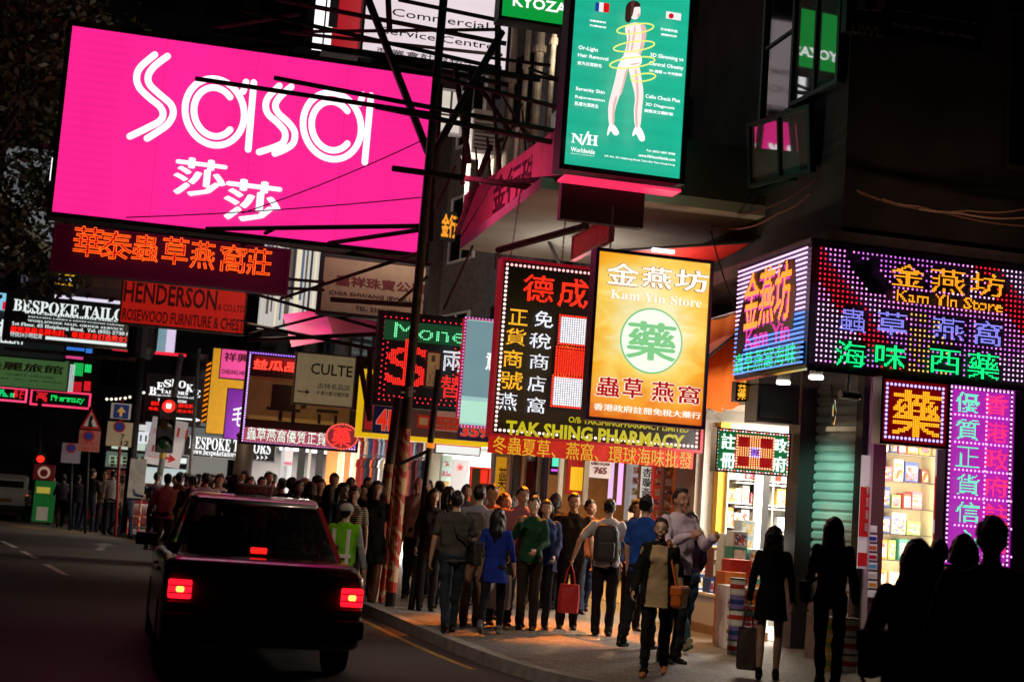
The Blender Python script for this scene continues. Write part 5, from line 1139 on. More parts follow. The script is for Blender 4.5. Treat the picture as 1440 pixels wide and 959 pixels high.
SHX = empty('shelf_unit', (8.32, 20.02, .12), 0, 'tall shelf unit stacked with cartons at the back of the corner shop', 'shelf')
q = MB().box(0, .02, 0, .26, 0, 2.9).box(1.5, 1.52, 0, .26, 0, 2.9).box(.74, .76, .01, .26, 0, 2.9); q.build('upright', SHOPW, SHX)
for z in np.arange(.35, 2.9, .36): boxpart('shelf', SHX, SHOPW, .021, 1.499, .005, .25, z, z+.018)
boxpart('back', SHX, SHOPW, 0, 1.52, .262, .275, 0, 2.9)
boxpart('white_panel', SHX, mat('poster white', (.75, .73, .72), .5), .42, .55, -.05, -.02, .6, 2.5)
boxpart('dark_panel', SHX, BLACK, .56, .66, -.05, -.02, .6, 2.75); boxpart('shelf_lamp', SHX, LAMPC, .76, 1.5, -.06, -.03, 2.72, 2.78)
for z in np.arange(.369, 2.8, .36):
    x = .04
    while x < 1.42:
        w = rr.uniform(.07, .2); h = rr.uniform(.15, .29)
        if x+w > 1.48: break
        if not (.7 < x+w/2 < .8):
            k = rr.choice((0, 1, 2, 3, 3, 0, 5, 7, 10, 2)); carton(8.32+x+w/2, 20.14, .12+z, w, .18, h, k, CN[k]+' medicine carton on the shelf unit at the back of the corner shop', CN[k]+' cartons on the back shelf unit')
        x += w+rr.uniform(.005, .03)
# display counter at the opening, with boxes on it
ct = empty('display_counter', (7.35, 17.5, .12), 0, 'low white display counter with a wood foot at the corner shop opening', 'counter')
boxpart('top', ct, WHITE, 0, .6, 0, 2.3, .5, .54, .006); boxpart('body', ct, mat('counter white', (.6, .58, .55), .4), .03, .58, .03, 2.27, .12, .5); boxpart('foot', ct, WOOD, .0, .6, .0, 2.3, 0, .115)
BLUEB = [4, 8, 4, 11, 8, 8]
n = 0
for (x, y, st) in ((7.5, 17.62, 4), (7.72, 17.62, 3), (7.5, 17.95, 4), (7.75, 18.0, 5), (7.52, 18.4, 3), (7.8, 18.5, 4), (7.55, 19.0, 3), (7.8, 19.2, 3)):
    z = .662
    for j in range(st):
        h = rr.uniform(.16, .24); k = rr.choice(BLUEB if y < 18.2 else [3, 4, 9, 8]); o = carton(x+rr.uniform(-.02, .02), y, z, .2, .26, h, k, CN[k]+' box stacked on the low counter, '+['bottom', 'second', 'third', 'fourth', 'top'][j]+' of its stack', CN[k]+' boxes stacked on the low counter'); z += h+.002
def tin(name, x, y, z, r, h, k, label, group):
    t = empty(name, (x, y, z), rr.uniform(0, 3), label, 'tin', group)
    MB().lathe([(r, 0), (r, h)], n=18).build('can', GM[k], t, smooth=False); MB().lathe([(r+.004, .0), (r+.004, .02)], (0, 0, h-.018), 18).build('lid', WHITE if k != 3 else STEEL, t)
    MB().lathe([(r+.002, h*.3), (r+.002, h*.6)], n=18).build('band', GM[(k*7+4) % 12], t); return t
PURP = mat('carton lilac', '#8a7ac0', .45); GM.append(PURP); CN.append('lilac')
for j in range(5): tin('milk_tin', 6.66, 15.56, .12+j*.175, .085, .172, 12 if j % 2 else 3, ['bottom', 'second', 'middle', 'fourth', 'top'][j]+' tin of the slim lilac tin column on the pavement', 'tins in the lilac column')
for j in range(4): tin('milk_tin', 6.93, 15.8, .12+j*.19, .09, .186, (6, 10, 1, 7)[j], ['bottom green', 'second pink', 'third red', 'top orange'][j]+' tin of the column beside the lilac tins', 'tins in the mixed column')
for j in range(3):
    for i in range(2): tin('milk_tin', 7.28+.2*i, 14.35, .12+j*.19, .092, .186, (2, 3)[i], ('gold', 'white')[i]+' tin, '+('bottom', 'middle', 'top')[j]+' of the stack before the display window', 'tins stacked before the display window')
for i, (x, y, k) in enumerate(((6.95, 16.4, 3), (7.05, 16.7, 7), (7.2, 16.9, 1))): carton(x, y, .12, .28, .3, .75+.15*i, k, ('white', 'orange', 'red')[i]+' tall display carton standing on the pavement by the low counter', 'display cartons on the pavement')
b = empty('a_frame_board', (7.72, 15.55, .12), R_(-40), 'leaning pinkish board standing before the roller shutter', 'board'); MB().prism([(-.17, 0), (.17, 0), (.15, .95), (-.15, .95)], -.02, .02).build('panel', mat('pink grey board', (.35, .22, .2), .7, vary=.3), b)
b.rotation_euler = (R_(-8), 0, R_(-25))
# soffit lamps and awnings
for i, (x, y) in enumerate(((7.35, 15.2), (7.35, 16.1), (8.3, 15.1), (9.3, 15.1))):
    t = empty('downlight', (x, y, FZ0-.05), 0, ['near left', 'far left', 'middle', 'far right'][i]+' round downlight in the mirrored soffit of the LED fascia', 'downlight', 'downlights under the fascia')
    MB().lathe([(.08, 0), (.085, .02)], n=16).build('lens', glow('#fff4e0', 8.0), t); spot('downlight_lamp', (x, y, FZ0-.08), (x, y, 0), 26, '#ffeccc', 110, .8)
def awning(name, label, P, m, under):
    """P: four world corners (wall far, wall near, edge near, edge far)"""
    q = MB(); a, b, c, d = [Vector(p) for p in P]; n = 8; v = []
    for i in range(n+1):
        t = i/n; sag = -.06*math.sin(math.pi*t)
        for p in (a.lerp(b, t), d.lerp(c, t)): v.append((p.x, p.y, p.z+sag))
    q.add(v, [(2*i, 2*i+2, 2*i+3, 2*i+1) for i in range(n)])
    v2 = []
    for i in range(n+1):
        p = d.lerp(c, i/n); sag = -.06*math.sin(math.pi*i/n); v2 += [(p.x, p.y, p.z+sag-.001), (p.x-.02, p.y, p.z+sag-under-.05*(i % 2))]
    r = empty(name, (0, 0, 0), 0, label, 'awning'); q.build('cloth', m, r); MB().add(v2, [(2*i, 2*i+2, 2*i+3, 2*i+1) for i in range(n)]).build('valance', m, r)
    MB().tube(tuple(d), tuple(c), .02).tube(tuple(a), tuple(d), .02).tube(tuple(b), tuple(c), .02).build('frame', STEEL, r); return r
ORC = mat('orange awning cloth', (.72, .2, .03), .7, vary=.12, vscale=2)
ORC.node_tree.nodes['Principled BSDF'].inputs['Transmission Weight'].default_value = 0
awning('awning', 'sloping orange cloth awning above the corner shop opening', ((7.9, 21.0, 4.6), (7.9, 17.4, 4.7), (6.75, 17.4, 3.65), (6.75, 21.0, 3.6)), ORC, .3)
s = Sign('awning', 'large orange cloth drop hanging between the yellow lightbox and the LED fascia', 'awning', (986, 455), (1041, 437), (1038, 572), (980, 580), plane=7.3, axis='x', thick=.03)
q = MB(); v = []
for i in range(17):
    x = s.w*i/16; y = .05*math.sin(i*.9)+.02*math.sin(i*2.3); v += [(x, y, .03*math.sin(i*1.3)), (x, y*.4, s.h)]
q.add(v, [(2*i, 2*i+2, 2*i+3, 2*i+1) for i in range(16)]).build('cloth', ORC, s.root, smooth=True); MB().tube((0, 0, s.h), (s.w, 0, s.h), .025).build('rod', STEEL, s.root)
area('awning_fill', (5.9, 17.8, 2.75), .25, .25, 34, '#ffd8b0', (0, R_(-112), 0))  # unseen light added to brighten the orange cloth drop
spot('crowd_rim_fill', (7.3, 21.2, 3.05), (5.2, 17.6, 1.0), 220, '#ffc27a', 95, .8, .1)  # unseen spot added for a warm rim on the crowd
area('cable_fill', (9.2, 14.95, 4.95), 2.6, .1, 7, '#ffc8a8', (math.pi, 0, 0))  # unseen light added above the fascia to bring out the cables
awning('awning', 'bright red cloth awning below the green billboard', ((7.9, 20.8, 5.55), (7.9, 18.6, 5.6), (5.9, 18.6, 5.25), (5.9, 20.8, 5.2)), mat('red awning cloth', (.65, .03, .02), .6, vary=.12), .12)
area('under_canopy_light', (6.9, 19.6, 5.1), .1, 1.2, 16, '#ffe8e0'); area('under_canopy_light', (6.8, 19.7, 4.85), .2, 1.6, 30, '#ffe0d8', (math.pi, 0, 0))  # second light is unseen, added to brighten the awning from below
area('garment_fill', (3.6, 34.6, 3.2), 2.0, .2, 160, '#fff0e0', (R_(70), 0, R_(-15)))  # unseen light added in front of the garments and crowd
area('under_canopy_light', (6.2, 21.6, 4.9), .3, 1.2, 16, '#fff0e0', (math.pi, 0, 0))  # unseen upward light added for the balcony soffit
s = Sign('tube_light', 'white fluorescent tube under the red awning', 'tube light', (918, 349), (949, 351), (949, 356), (918, 354), d=19.6, thick=.05); s.panel(glow('#ffe6ea', 2.2), 'tube')
sp = empty('loudspeaker', (7.65, 16.7, 2.95), 0, 'black boxed loudspeaker hanging under the corner shop soffit', 'speaker'); boxpart('cabinet', sp, BLACK, -.45, .12, -.2, .2, -.05, .42, .01); boxpart('grille', sp, mat('grille black', (.02, .02, .02), .9), -.42, .09, -.215, -.2, 0, .38)
cp = at(1192, 556, 16.0); t = empty('security_camera', cp, R_(20), 'grey dome camera hanging below the LED fascia corner', 'camera'); MB().tube((0, 0, .05), (0, 0, .25), .02).build('bracket', STEEL, t); MB().tube((-.12, 0, 0), (.1, -.05, 0), .05, .055, 12).build('body', STEEL, t); MB().tube((.1, -.05, 0), (.13, -.055, 0), .045, .04, 12).build('lens', GLASS, t)
cp = at(1170, 580, 16.2); t = empty('round_mirror', cp, 0, 'oval grey convex mirror hanging in front of the shutter', 'mirror'); o = MB().lathe([(.001, 0), (.09, .01), (.12, .03), (.001, .05)], n=18).build('disc', CHROME, t); o.rotation_euler = (math.pi/2, 0, R_(55)); o.scale = (.6, 1.25, 1); MB().tube((0, 0, .1), (0, .05, .32), .012).build('bracket', STEEL, t)
# cables bunched along the corner building
for i, (pts, m) in enumerate(((((1205, 268), (1290, 290), (1360, 296), (1450, 292)), '#8a6a52'), (((1210, 272), (1320, 297), (1450, 318)), '#6a4c3a'), (((1240, 280), (1350, 300), (1450, 305)), '#a08068'), (((985, 312), (1040, 322), (1095, 300), (1140, 272)), '#6a4030'), (((980, 300), (1035, 300), (1090, 288), (1150, 250)), '#503028'))):
    P = [on_y(px, py, 15.55) if px > 1180 else on_x(px, py, 7.6) for px, py in pts]; C = []
    for k in range(len(P)-1):
        for t_ in np.linspace(0, 1, 8, endpoint=False): C.append(P[k].lerp(P[k+1], t_)-Vector((0, 0, .04*math.sin(math.pi*t_))))
    C.append(P[-1]); tag(MB().path(C, .014, 6).build('cable', mat('cable '+m, m, .5)), ['uppermost tan cable slung across the dark corner wall', 'lowest brown cable slung across the dark corner wall', 'pale middle cable slung across the dark corner wall', 'thick cable curving up the flank of the corner building', 'upper thin cable curving up the flank of the corner building'][i], 'cable')

# second pharmacy
ps, pl = shop('pharmacy_shop', 'warm lit pharmacy behind the crowd below the black LED board', (8.0, 21.3), (7.3, 31), 3.2, 3.1, mat('warm brown wall', (.13, .075, .045), .6, vary=.2), LAMPW, nl=3, power=420, lc='#ffb860')
def upright(name, lab, cat, tl, tr, br, bl, d, m, t=.05, group=None):
    s = Sign(name, lab, cat, tl, tr, br, bl, d=d, thick=t, group=group); s.panel(m); return s
def dimm(h, es): return mat(f'lit print {h} {es}', h, .5, emit=h, es=es, vary=.1)  # shop light on prints, posts and racks is put in as their glow
s = upright('banner', 'yellow upright banner with a dark brush stroke in the pharmacy front', 'banner', (700, 642), (714, 643), (708, 700), (694, 699), 26, dimm('#d89a18', .55)); s.vchars('藥', (702, 655), (710, 690), BLK, .1)
for i, (x, w, h, d) in enumerate(((722, 12, '#0a0a0c', 25), (742, 14, '#101014', 25.4), (762, 10, '#0c0a0c', 25.8))):
    s = upright('door_panel', ['first', 'second', 'third'][i]+' dark glass door leaf from the yellow banner', 'door', (x, 632), (x+w, 633), (x+w-9, 760), (x-9, 759), d, mat('dark door glass '+h, h, .08)); s.frame(STEEL if i else BRN, .02)
s = upright('led_sign', 'tiny teal and pink lit sign inside the pharmacy', 'sign', (776, 640), (786, 641), (783, 668), (773, 667), 25, BLACK, .05); s.rect(glow('#60ffd0', .9), (777, 642), (785, 656), 'teal_field'); s.rect(glow('#e060ff', .9), (775, 659), (784, 663), 'pink_field')
s = upright('poster', 'yellow poster in a red frame at the pharmacy front', 'poster', (801, 642), (822, 644), (815, 696), (794, 694), 24, dimm('#b01410', .4)); s.rect(dimm('#f0c020', .75), (803, 656), (818, 690), 'yellow_sheet')
for i, (x, h, e) in enumerate(((790, '#e8d8b8', .4), (826, '#d8c8a8', .35), (861, '#f0c0f0', 1.0), (874, '#ffb8ff', 1.1))):
    s = upright('tube_light' if i > 1 else 'pale_post', ['pale upright post left of the yellow poster', 'pale upright post right of the yellow poster', 'thin pink white tube behind the price card', 'pink upright tube right of the price card'][i], 'tube light' if i > 1 else 'post', (x, 636), (x+5, 637), (x-1, 710), (x-6, 709), 23.6+.2*i, glow(h, e) if i > 1 else dimm(h, e), .08)
for i, (x, w, h) in enumerate(((890, 10, '#c8ccd0'), (922, 8, '#c02a18'), (936, 12, '#5a3020'), (952, 10, '#b04a18'), (966, 10, '#e09040'))):
    s = upright('display_rack', ['grey', 'red', 'dark brown', 'rust', 'amber'][i]+' upright display rack at the near end of the pharmacy', 'rack', (x, 640+i), (x+w, 641+i), (x+w-8, 740), (x-8, 739), 22.8, dimm(h, .3), .25)
    for k in range(5): s.rect(LBM[(i+k) % 7], (x+1-1.2*k, 662+i+15*k-6), (x+w-1-1.2*k, 672+i+15*k-6), 'goods_row')
s = upright('notice', 'cream notice board behind the backpack man', 'notice', (884, 715), (911, 717), (908, 748), (881, 746), 21.8, dimm('#c8a080', .3)); s.text('代客送貨', (887, 728), (907, 737), RED)
# white shop
ws, wl = shop('white_shop', 'narrow white lit shop between the pharmacy and the clothes shop', (7.25, 31.3), (6.65, 35.0), 3, 3.1, SHOPW, LAMPC, nl=2, power=600, lc='#f4f8ff')
upright('wood_panel', 'pale wood wall panel at the left of the white shop', 'panel', (605, 625), (624, 627), (617, 735), (598, 733), 33.5, mat('lit pale wood', (.4, .3, .2), .5, vary=.15), .08)
s = upright('lit_poster', 'white glossy panel with a small red flower', 'panel', (637, 645), (660, 647), (654, 735), (631, 733), 32.5, mat('bright white panel', (.8, .8, .8), .3, emit='#ffffff', es=.45), .08); s.text('❀', (643, 652), (651, 662), RED)
s = upright('shelf_unit', 'narrow glass shelf of small goods beside the wood panel', 'shelf', (622, 640), (637, 641), (630, 735), (616, 733), 33, mat('mint shelf back', (.5, .6, .5), .4, emit='#b8d0b0', es=.25), .25)
for k in range(5): s.rect(LBM[k % 7], (623-k, 648+14*k), (634-k, 656+14*k), 'goods_row')
s = upright('notice', 'black board in a red and white frame at the white shop', 'notice', (664, 658), (688, 660), (683, 725), (659, 723), 31, mat('black board', (.015, .012, .012), .6), .06); s.frame(dimm('#d03028', .5), .04); s.rect(dimm('#d02020', .6), (676, 660), (685, 680), 'red_card'); 
# clothes shop
ws, wl = shop('clothes_shop', 'brightly lit clothes shop with rows of hanging garments', (6.5, 35.7), (4.95, 40.5), 3, 3.1, SHOPW, LAMPC, nl=3, power=800, lc='#fff4ec')
GAR = ['#1c1c20', '#8a1c18', '#d8d8d8', '#2c4468', '#b04a28', '#383440', '#7a8aa0', '#c8b090', '#501820', '#e8e4e0', '#202a38', '#9a3040']
GN = ['black', 'crimson', 'white', 'blue', 'rust', 'charcoal', 'grey blue', 'tan', 'maroon', 'ivory', 'navy', 'rose']
for row, (y0, y1, d, nn) in enumerate(((604, 650, 37.2, 15), (640, 700, 36.4, 15))):
    a = at(512-row*6, y0, d+.8); b = at(606-row*6, y0+4, d-.4)
    rl = empty('clothes_rail', a, 0, ['upper', 'lower'][row]+' steel rail of garments in the clothes shop', 'rail'); MB().tube((0, 0, 0), tuple(b-a), .02).build('bar', STEEL, rl)
    for i in range(nn):
        p = a.lerp(b, (i+.5)/nn); k = rr.randrange(12); h = (y1-y0)*d/2000*rr.uniform(.85, 1.1)
        g = empty('garment', p, R_(rr.uniform(30, 60)), GN[k]+' garment on the '+['upper', 'lower'][row]+' rail of the clothes shop', 'garment', GN[k]+' garments on the '+['upper', 'lower'][row]+' rail')
        GMt = mat('cloth '+GAR[k], GAR[k], .9, vary=.2, vscale=5); q = MB()
        q.prism([(0, -.05), (.16, -.12), (.2, -.3), (.15, -.32), (.17, -h), (-.17, -h), (-.15, -.32), (-.2, -.3), (-.16, -.12)], -.03, .03); q.build('cloth', GMt, g); MB().path([(0, 0, .02), (.02, 0, .0), (0, 0, -.06)], .006, 4).build('hook', STEEL, g)
# end of the row: glazed fronts
es_, el = shop('glazed_shop', 'glazed shop front at the far end of the row behind the crowd', (4.75, 41), (3.0, 48), 2.5, 3.0, mat('grey shop wall', (.25, .25, .26), .6), LAMPC, nl=2, power=420, lc='#fff0e0')
for i, (x, w, h, e) in enumerate(((396, 5, '#c8ccd0', .5), (406, 6, '#e8ecf0', .7), (420, 10, '#18181c', .1), (434, 4, '#b0a8a0', .4), (446, 10, '#141416', .1), (460, 16, '#d87a38', .5), (478, 5, '#e8b880', .6), (486, 8, '#c86a30', .45), (498, 6, '#f0c898', .7))):
    upright('door_panel', ['grey', 'white', 'black', 'stone', 'jet black', 'orange', 'peach', 'rust orange', 'pale peach'][i]+' upright panel in the glazed front behind the crowd', 'panel', (x, 628), (x+w, 629), (x+w-6, 715), (x-6, 714), 42-.5*i, dimm(h, e), .1)
s = upright('flag', 'white hanging flag with pink foot over the crowd', 'flag', (401, 632), (412, 633), (410, 655), (399, 654), 40, mat('white flag', (.7, .68, .68), .8, emit='#e8e0e4', es=.4), .02); s.rect(mat('pink hem', (.6, .2, .3), .8, emit='#d06080', es=.4), (400, 649), (410, 654), 'hem')
# bright shop across the junction
s = Sign('lit_shopfront', 'wide shop front with white and mint lit bands behind the road signs', 'shop front', (152, 590), (330, 606), (318, 720), (142, 706), d=55, thick=.4)
s.panel(mat('shopfront dark', (.03, .03, .03), .5)); s.frame(BLACK, .06)
for a, b, h, e in (((206, 588), (329, 640), '#8c9496', .4), ((150, 634), (206, 660), '#7c8c80', .45), ((158, 620), (204, 634), '#cfe0d0', .8), ((154, 640), (206, 655), '#a8c0a0', .6), ((206, 586), (232, 610), '#d8dce4', .8), ((186, 596), (206, 606), '#e8e4e0', .8), ((207, 612), (235, 632), '#c8d0d0', .5), ((162, 598), (180, 608), '#5a6a74', .5), ((204, 640), (262, 652), '#f0f4f4', 1.0), ((204, 656), (262, 676), '#c8d8d4', .8), ((150, 660), (200, 676), '#7a3a30', .3), ((152, 607), (185, 613), '#b0bcc8', .6), ((264, 640), (318, 672), '#a8a49c', .5), ((190, 660), (262, 690), '#e0e8e4', .7)):
    s.rect(glow(h, e), a, b, 'lit_band', .008)
s.text('111', (190, 611), (206, 621), BLK, .03); s.rect(glow('#e8ecf4', .9), (188, 606), (208, 624), 'lit_band', .002)
for k in range(18): s.rect(LBM[k % 7], (156+8.4*(k % 6), 642+5*(k//6)), (161+8.4*(k % 6), 646+5*(k//6)), 'goods_row')
q = MB(); 
for i in range(14):
    p = at(150+6.5*i, 563-1.1*i+3*math.sin(i*.4), 53); tag(MB().lathe([(.02, 0), (.06, .05), (.02, .1)], n=8).build('bulb', glow('#fff0d8', 1.6)), 'small warm bulb in the string over the far shop front', 'bulb', 'string bulbs over the far shop front').location = p
# lamps over the street, and unseen fills added for shutter, parapet and facade
spot('awning_lamp', (5.6, 19.4, 4.3), (5.0, 17.9, .1), 3000, '#ff8206', 50, .7, .12)
spot('awning_lamp', (6.4, 18.0, 3.4), (6.0, 18.2, .1), 260, '#ffb050', 80, .8, .1)
spot('street_lamp_light', (1.4, 9.5, 7.5), (4.0, 15.4, .1), 1300, '#ffe2c4', 42, .8, .25)
spot('shutter_fill', (7.2, 15.4, 2.9), (8.2, 16.5, 2.1), 170, '#9affe0', 46, .9, .1)  # unseen teal spot added to tint the shutter
area('parapet_fill', (3.9, 20.6, 6.3), .2, 3.0, 18, '#ff4a80', (0, R_(-80), 0))  # unseen pink light added to colour the parapet
area('facade_fill', (4.2, 25.6, 7.6), 1.6, .2, 120, '#fff2e4', (R_(115), 0, R_(-20)))  # unseen light added to show the scaffold and the facade behind
area('facade_fill', (6.2, 22.6, 9.5), .6, .2, 30, '#ffe8cc', (R_(90), 0, R_(10)))  # unseen too, added for the pipes and flank wall
spot('street_lamp_light', (1.2, 33, 8.5), (2.2, 31.5, .1), 1300, '#ffe0c0', 85, .9, .3)
spot('street_lamp_light', (-1.5, 47, 8), (-1.2, 46, .1), 1200, '#ffe0c0', 85, .9, .3)

# ================================================================== VEHICLES
TAXR = mat('taxi red lacquer', (.13, .005, .007), .25, coat=.7); SILV = mat('silver lacquer', (.45, .45, .46), .25, .6, coat=.5); RUB = mat('tyre rubber', (.015, .015, .015), .85); TRIM = mat('black trim', (.015, .015, .015), .45)
CGL = mat('car glass', (.008, .009, .01), .03, spec=.8); CGL.node_tree.nodes['Principled BSDF'].inputs['Alpha'].default_value = .38
def section(hw, z0, z1, r, y, n=5):
    P = []
    for cx, cz, a0 in ((hw-r, z1-r, 0), (-hw+r, z1-r, 90), (-hw+r*.6, z0+r*.6, 180), (hw-r*.6, z0+r*.6, 270)):
        rr_ = r if a0 < 180 else r*.6
        for i in range(n):
            a = R_(a0+90*i/(n-1)); P.append((cx+rr_*math.cos(a), y, cz+rr_*math.sin(a)))
    return P
def loft(q, secs, mi=0):
    n = len(secs[0]); v = [p for s_ in secs for p in s_]
    f = [(k*n+i, k*n+(i+1) % n, (k+1)*n+(i+1) % n, (k+1)*n+i) for k in range(len(secs)-1) for i in range(n)]
    f += [tuple(range(n-1, -1, -1)), tuple(range((len(secs)-1)*n, len(secs)*n))]; return q.add(v, f, mi)
def wheel(par, x, y, r=.31, w=.19):
    h = empty('wheel', (x, y, r), 0); h.parent = par; s_ = 1 if x > 0 else -1
    o = MB().lathe([(r*.72, -w/2), (r*.95, -w/2), (r, -w*.35), (r, w*.35), (r*.95, w/2), (r*.72, w/2)], n=28).build('tyre', RUB, h); o.rotation_euler = (0, math.pi/2, 0)
    o = MB().lathe([(r*.1, -w*.3), (r*.7, -w*.3), (r*.7, w*.42), (r*.5, w*.36), (r*.1, w*.46)], n=24).build('rim', STEEL, h); o.rotation_euler = (0, s_*math.pi/2, 0)
def sedan(label, body, roof, lit=True, taxi=True):
    t = empty('taxi' if taxi else 'car', (0, 0, 0), 0, label, 'taxi' if taxi else 'car')
    S = [section(.74, .44, .86, .14, -.02), section(.8, .36, .94, .14, .02), section(.835, .3, .985, .13, .09), section(.85, .24, 1.005, .12, .5), section(.855, .2, .995, .11, 1.2), section(.855, .2, .975, .11, 3.2), section(.85, .22, .93, .08, 3.9), section(.82, .26, .86, .1, 4.5), section(.74, .36, .76, .1, 4.68)]
    q = MB(); loft(q, S); q.build('body', body, t, smooth=True)
    RS = [section(.54, 1.455, 1.475, .009, 1.38), section(.575, 1.45, 1.512, .03, 1.5), section(.6, 1.45, 1.537, .05, 1.7), section(.61, 1.45, 1.55, .06, 2.1), section(.59, 1.45, 1.53, .05, 2.65), section(.55, 1.44, 1.48, .015, 2.88)]
    q = MB(); loft(q, RS); q.build('roof', roof, t, smooth=True)
    for sx in (-1, 1):
        def pil(P, th=.045):
            v = [(sx*x, y, z) for x, y, z in P]+[(sx*(x-th), y, z) for x, y, z in P]; n = len(P)
            return MB().add(v, [tuple(range(n)), tuple(range(2*n-1, n-1, -1))]+[(i, n+i, n+(i+1) % n, (i+1) % n) for i in range(n)])
        pil([(.77, .93, .98), (.775, 1.32, .98), (.615, 1.78, 1.48), (.6, 1.45, 1.48)]).build('pillar', body, t)
        pil([(.785, 2.12, .98), (.785, 2.22, .98), (.62, 2.2, 1.48), (.62, 2.1, 1.48)]).build('pillar', TRIM, t); pil([(.775, 3.3, .97), (.77, 3.42, .97), (.6, 2.83, 1.47), (.605, 2.73, 1.48)]).build('pillar', body, t)
        pil([(.77, 1.32, .985), (.775, 2.12, .985), (.612, 2.1, 1.475), (.61, 1.78, 1.475)], .01).build('side_window', CGL, t); pil([(.775, 2.22, .985), (.77, 3.3, .975), (.605, 2.73, 1.475), (.612, 2.2, 1.475)], .01).build('side_window', CGL, t)
        for y0 in (1.25, 2.2): boxpart('door_handle', t, CHROME, sx*.855, sx*.88, y0+.05, y0+.2, .82, .85)
        m_ = empty('door_mirror', (sx*.86, 3.15, 1.02), 0); m_.parent = t; boxpart('shell', m_, TRIM, -.02 if sx > 0 else -.2, .2 if sx > 0 else .02, -.03, .06, -.06, .07, .015); boxpart('glass', m_, GLASS, .01 if sx > 0 else -.18, .18 if sx > 0 else -.01, -.034, -.031, -.045, .055)
        for y in (.98, 3.75): wheel(t, sx*.76, y)
    v = lambda P, th: P+[(x, y+th, z) for x, y, z in P]
    for nm, P in (('rear_window', [(-.7, .96, 1.0), (.7, .96, 1.0), (.56, 1.44, 1.47), (-.56, 1.44, 1.47)]), ('windscreen', [(-.7, 3.36, .99), (.7, 3.36, .99), (.56, 2.82, 1.465), (-.56, 2.82, 1.465)])):
        MB().add(v(P, .012), [(0, 1, 2, 3), (7, 6, 5, 4), (0, 4, 5, 1), (1, 5, 6, 2), (2, 6, 7, 3), (3, 7, 4, 0)]).build(nm, CGL, t)
    q = MB().box(-.6, .6, 1.5, 1.75, .5, 1.05).box(-.55, -.1, 2.35, 2.55, .5, 1.1).box(.1, .55, 2.35, 2.55, .5, 1.1)
    for sx in (-1, 1): q.box(sx*.33-.13, sx*.33+.13, 2.38, 2.48, 1.12, 1.32); q.box(sx*.33-.13, sx*.33+.13, 1.55, 1.63, 1.06, 1.18)
    q.build('seat', mat('dark seat', (.02, .02, .022), .8), t, bevel=.02)
    boxpart('bumper', t, TRIM, -.84, .84, -.09, .12, .4, .56, .03); boxpart('bumper', t, TRIM, -.8, .8, 4.6, 4.76, .36, .52, .03)
    for sx in (-1, 1):
        x0, x1 = (.625, .815) if sx > 0 else (-.815, -.625)
        lamp = boxpart('tail_lamp', t, glow('#ff1428', 1.9 if lit else .05, True), x0, x1, -.04, .12, .672, .828, .015)
        for z in (.72, .78): boxpart('rib', lamp, mat('dark red rib', (.2, .005, .01), .3, emit='#c00818', es=.6 if lit else 0), x0, x1, -.046, -.036, z-.006, z+.006)
        if lit: MB().lathe([(.035, 0), (.02, .006), (.001, .009)], n=14).build('bulb_glow', glow('#ffb050', 2.4), lamp).matrix_local = Matrix.Translation(((x0+x1)/2, -.041, .75)) @ Matrix.Rotation(math.pi/2, 4, 'X')
        boxpart('indicator', t, mat('amber lens', (.4, .12, .01), .2), x0, x1, -.036, .12, .59, .65, .006); boxpart('headlamp', t, CHROME, sx*.5, sx*.74, 4.66, 4.7, .56, .7)
    boxpart('boot_line', t, TRIM, -.8, .8, .0, .06, .905, .915)
    boxpart('boot_handle', t, CHROME, -.16, .24, -.05, .02, .85, .88, .006)
    boxpart('number_plate', t, mat('dull yellow plate', (.2, .12, .02), .5), -.27, .27, -.05, -.02, .63, .77)
    if lit: boxpart('brake_lamp', t, glow('#ff1c18', 1.6), -.075, .075, .99, 1.03, 1.03, 1.085, .012)
    if taxi:
        g = empty('roof_sign', (0, 2.05, 1.55), 0); g.parent = t; boxpart('box', g, mat('roof sign', (.12, .03, .03), .5), -.18, .18, -.06, .06, 0, .11, .02)
        V, Fc, _ = glyph('TAXI', .02, .02); MB().add(np.c_[-.12+V[:, 0]*.24, -.061-V[:, 2]*.006, .025+V[:, 1]*.06], Fc).build('lettering', mat('taxi letters', (.3, .06, .06), .5), g)
        MB().path([(.55, 1.1, 1.02), (.5, .9, 1.3)], .006, 4).build('aerial', TRIM, t)
    return t
tx = sedan('dark red taxi with a silver roof seen from behind, tail lamps glowing', TAXR, SILV)
g = on_z(364, 962, 0); tx.location = (g.x, g.y, .005); tx.rotation_euler = (0, 0, R_(1.5))
def recopy(o, label):
    c = copy_tree(o); c['label'] = label; return c
rc = sedan('dark red car crossing side on behind the road signs', mat('dark red lacquer', (.16, .006, .008), .25, coat=.5), TAXR, lit=False, taxi=False)
g = on_z(102, 742, 0); rc.location = (g.x, g.y, .005); rc.rotation_euler = (0, 0, R_(-82))
vn = empty('van', (0, 0, 0), 0, 'white van at the edge of the far road with an orange lamp glowing', 'van')
VW = mat('white van paint', (.5, .48, .45), .35, coat=.3)
q = MB(); loft(q, [section(.78, .35, 1.0, .06, 0), section(.84, .3, 1.02, .06, .1), section(.85, .28, 1.02, .06, 2.4), section(.84, .28, 1.0, .06, 4.2), section(.76, .34, .92, .1, 4.6)]); q.build('body', VW, vn, bevel=.01)
q = MB(); loft(q, [section(.72, 1.0, 1.36, .1, .35), section(.76, 1.0, 1.5, .12, .55), section(.76, 1.0, 1.52, .12, 2.6), section(.7, 1.0, 1.3, .12, 3.4)]); q.build('cab', VW, vn, bevel=.01)
boxpart('rear_window', vn, GLASS, -.6, .6, .33, .4, 1.08, 1.3)
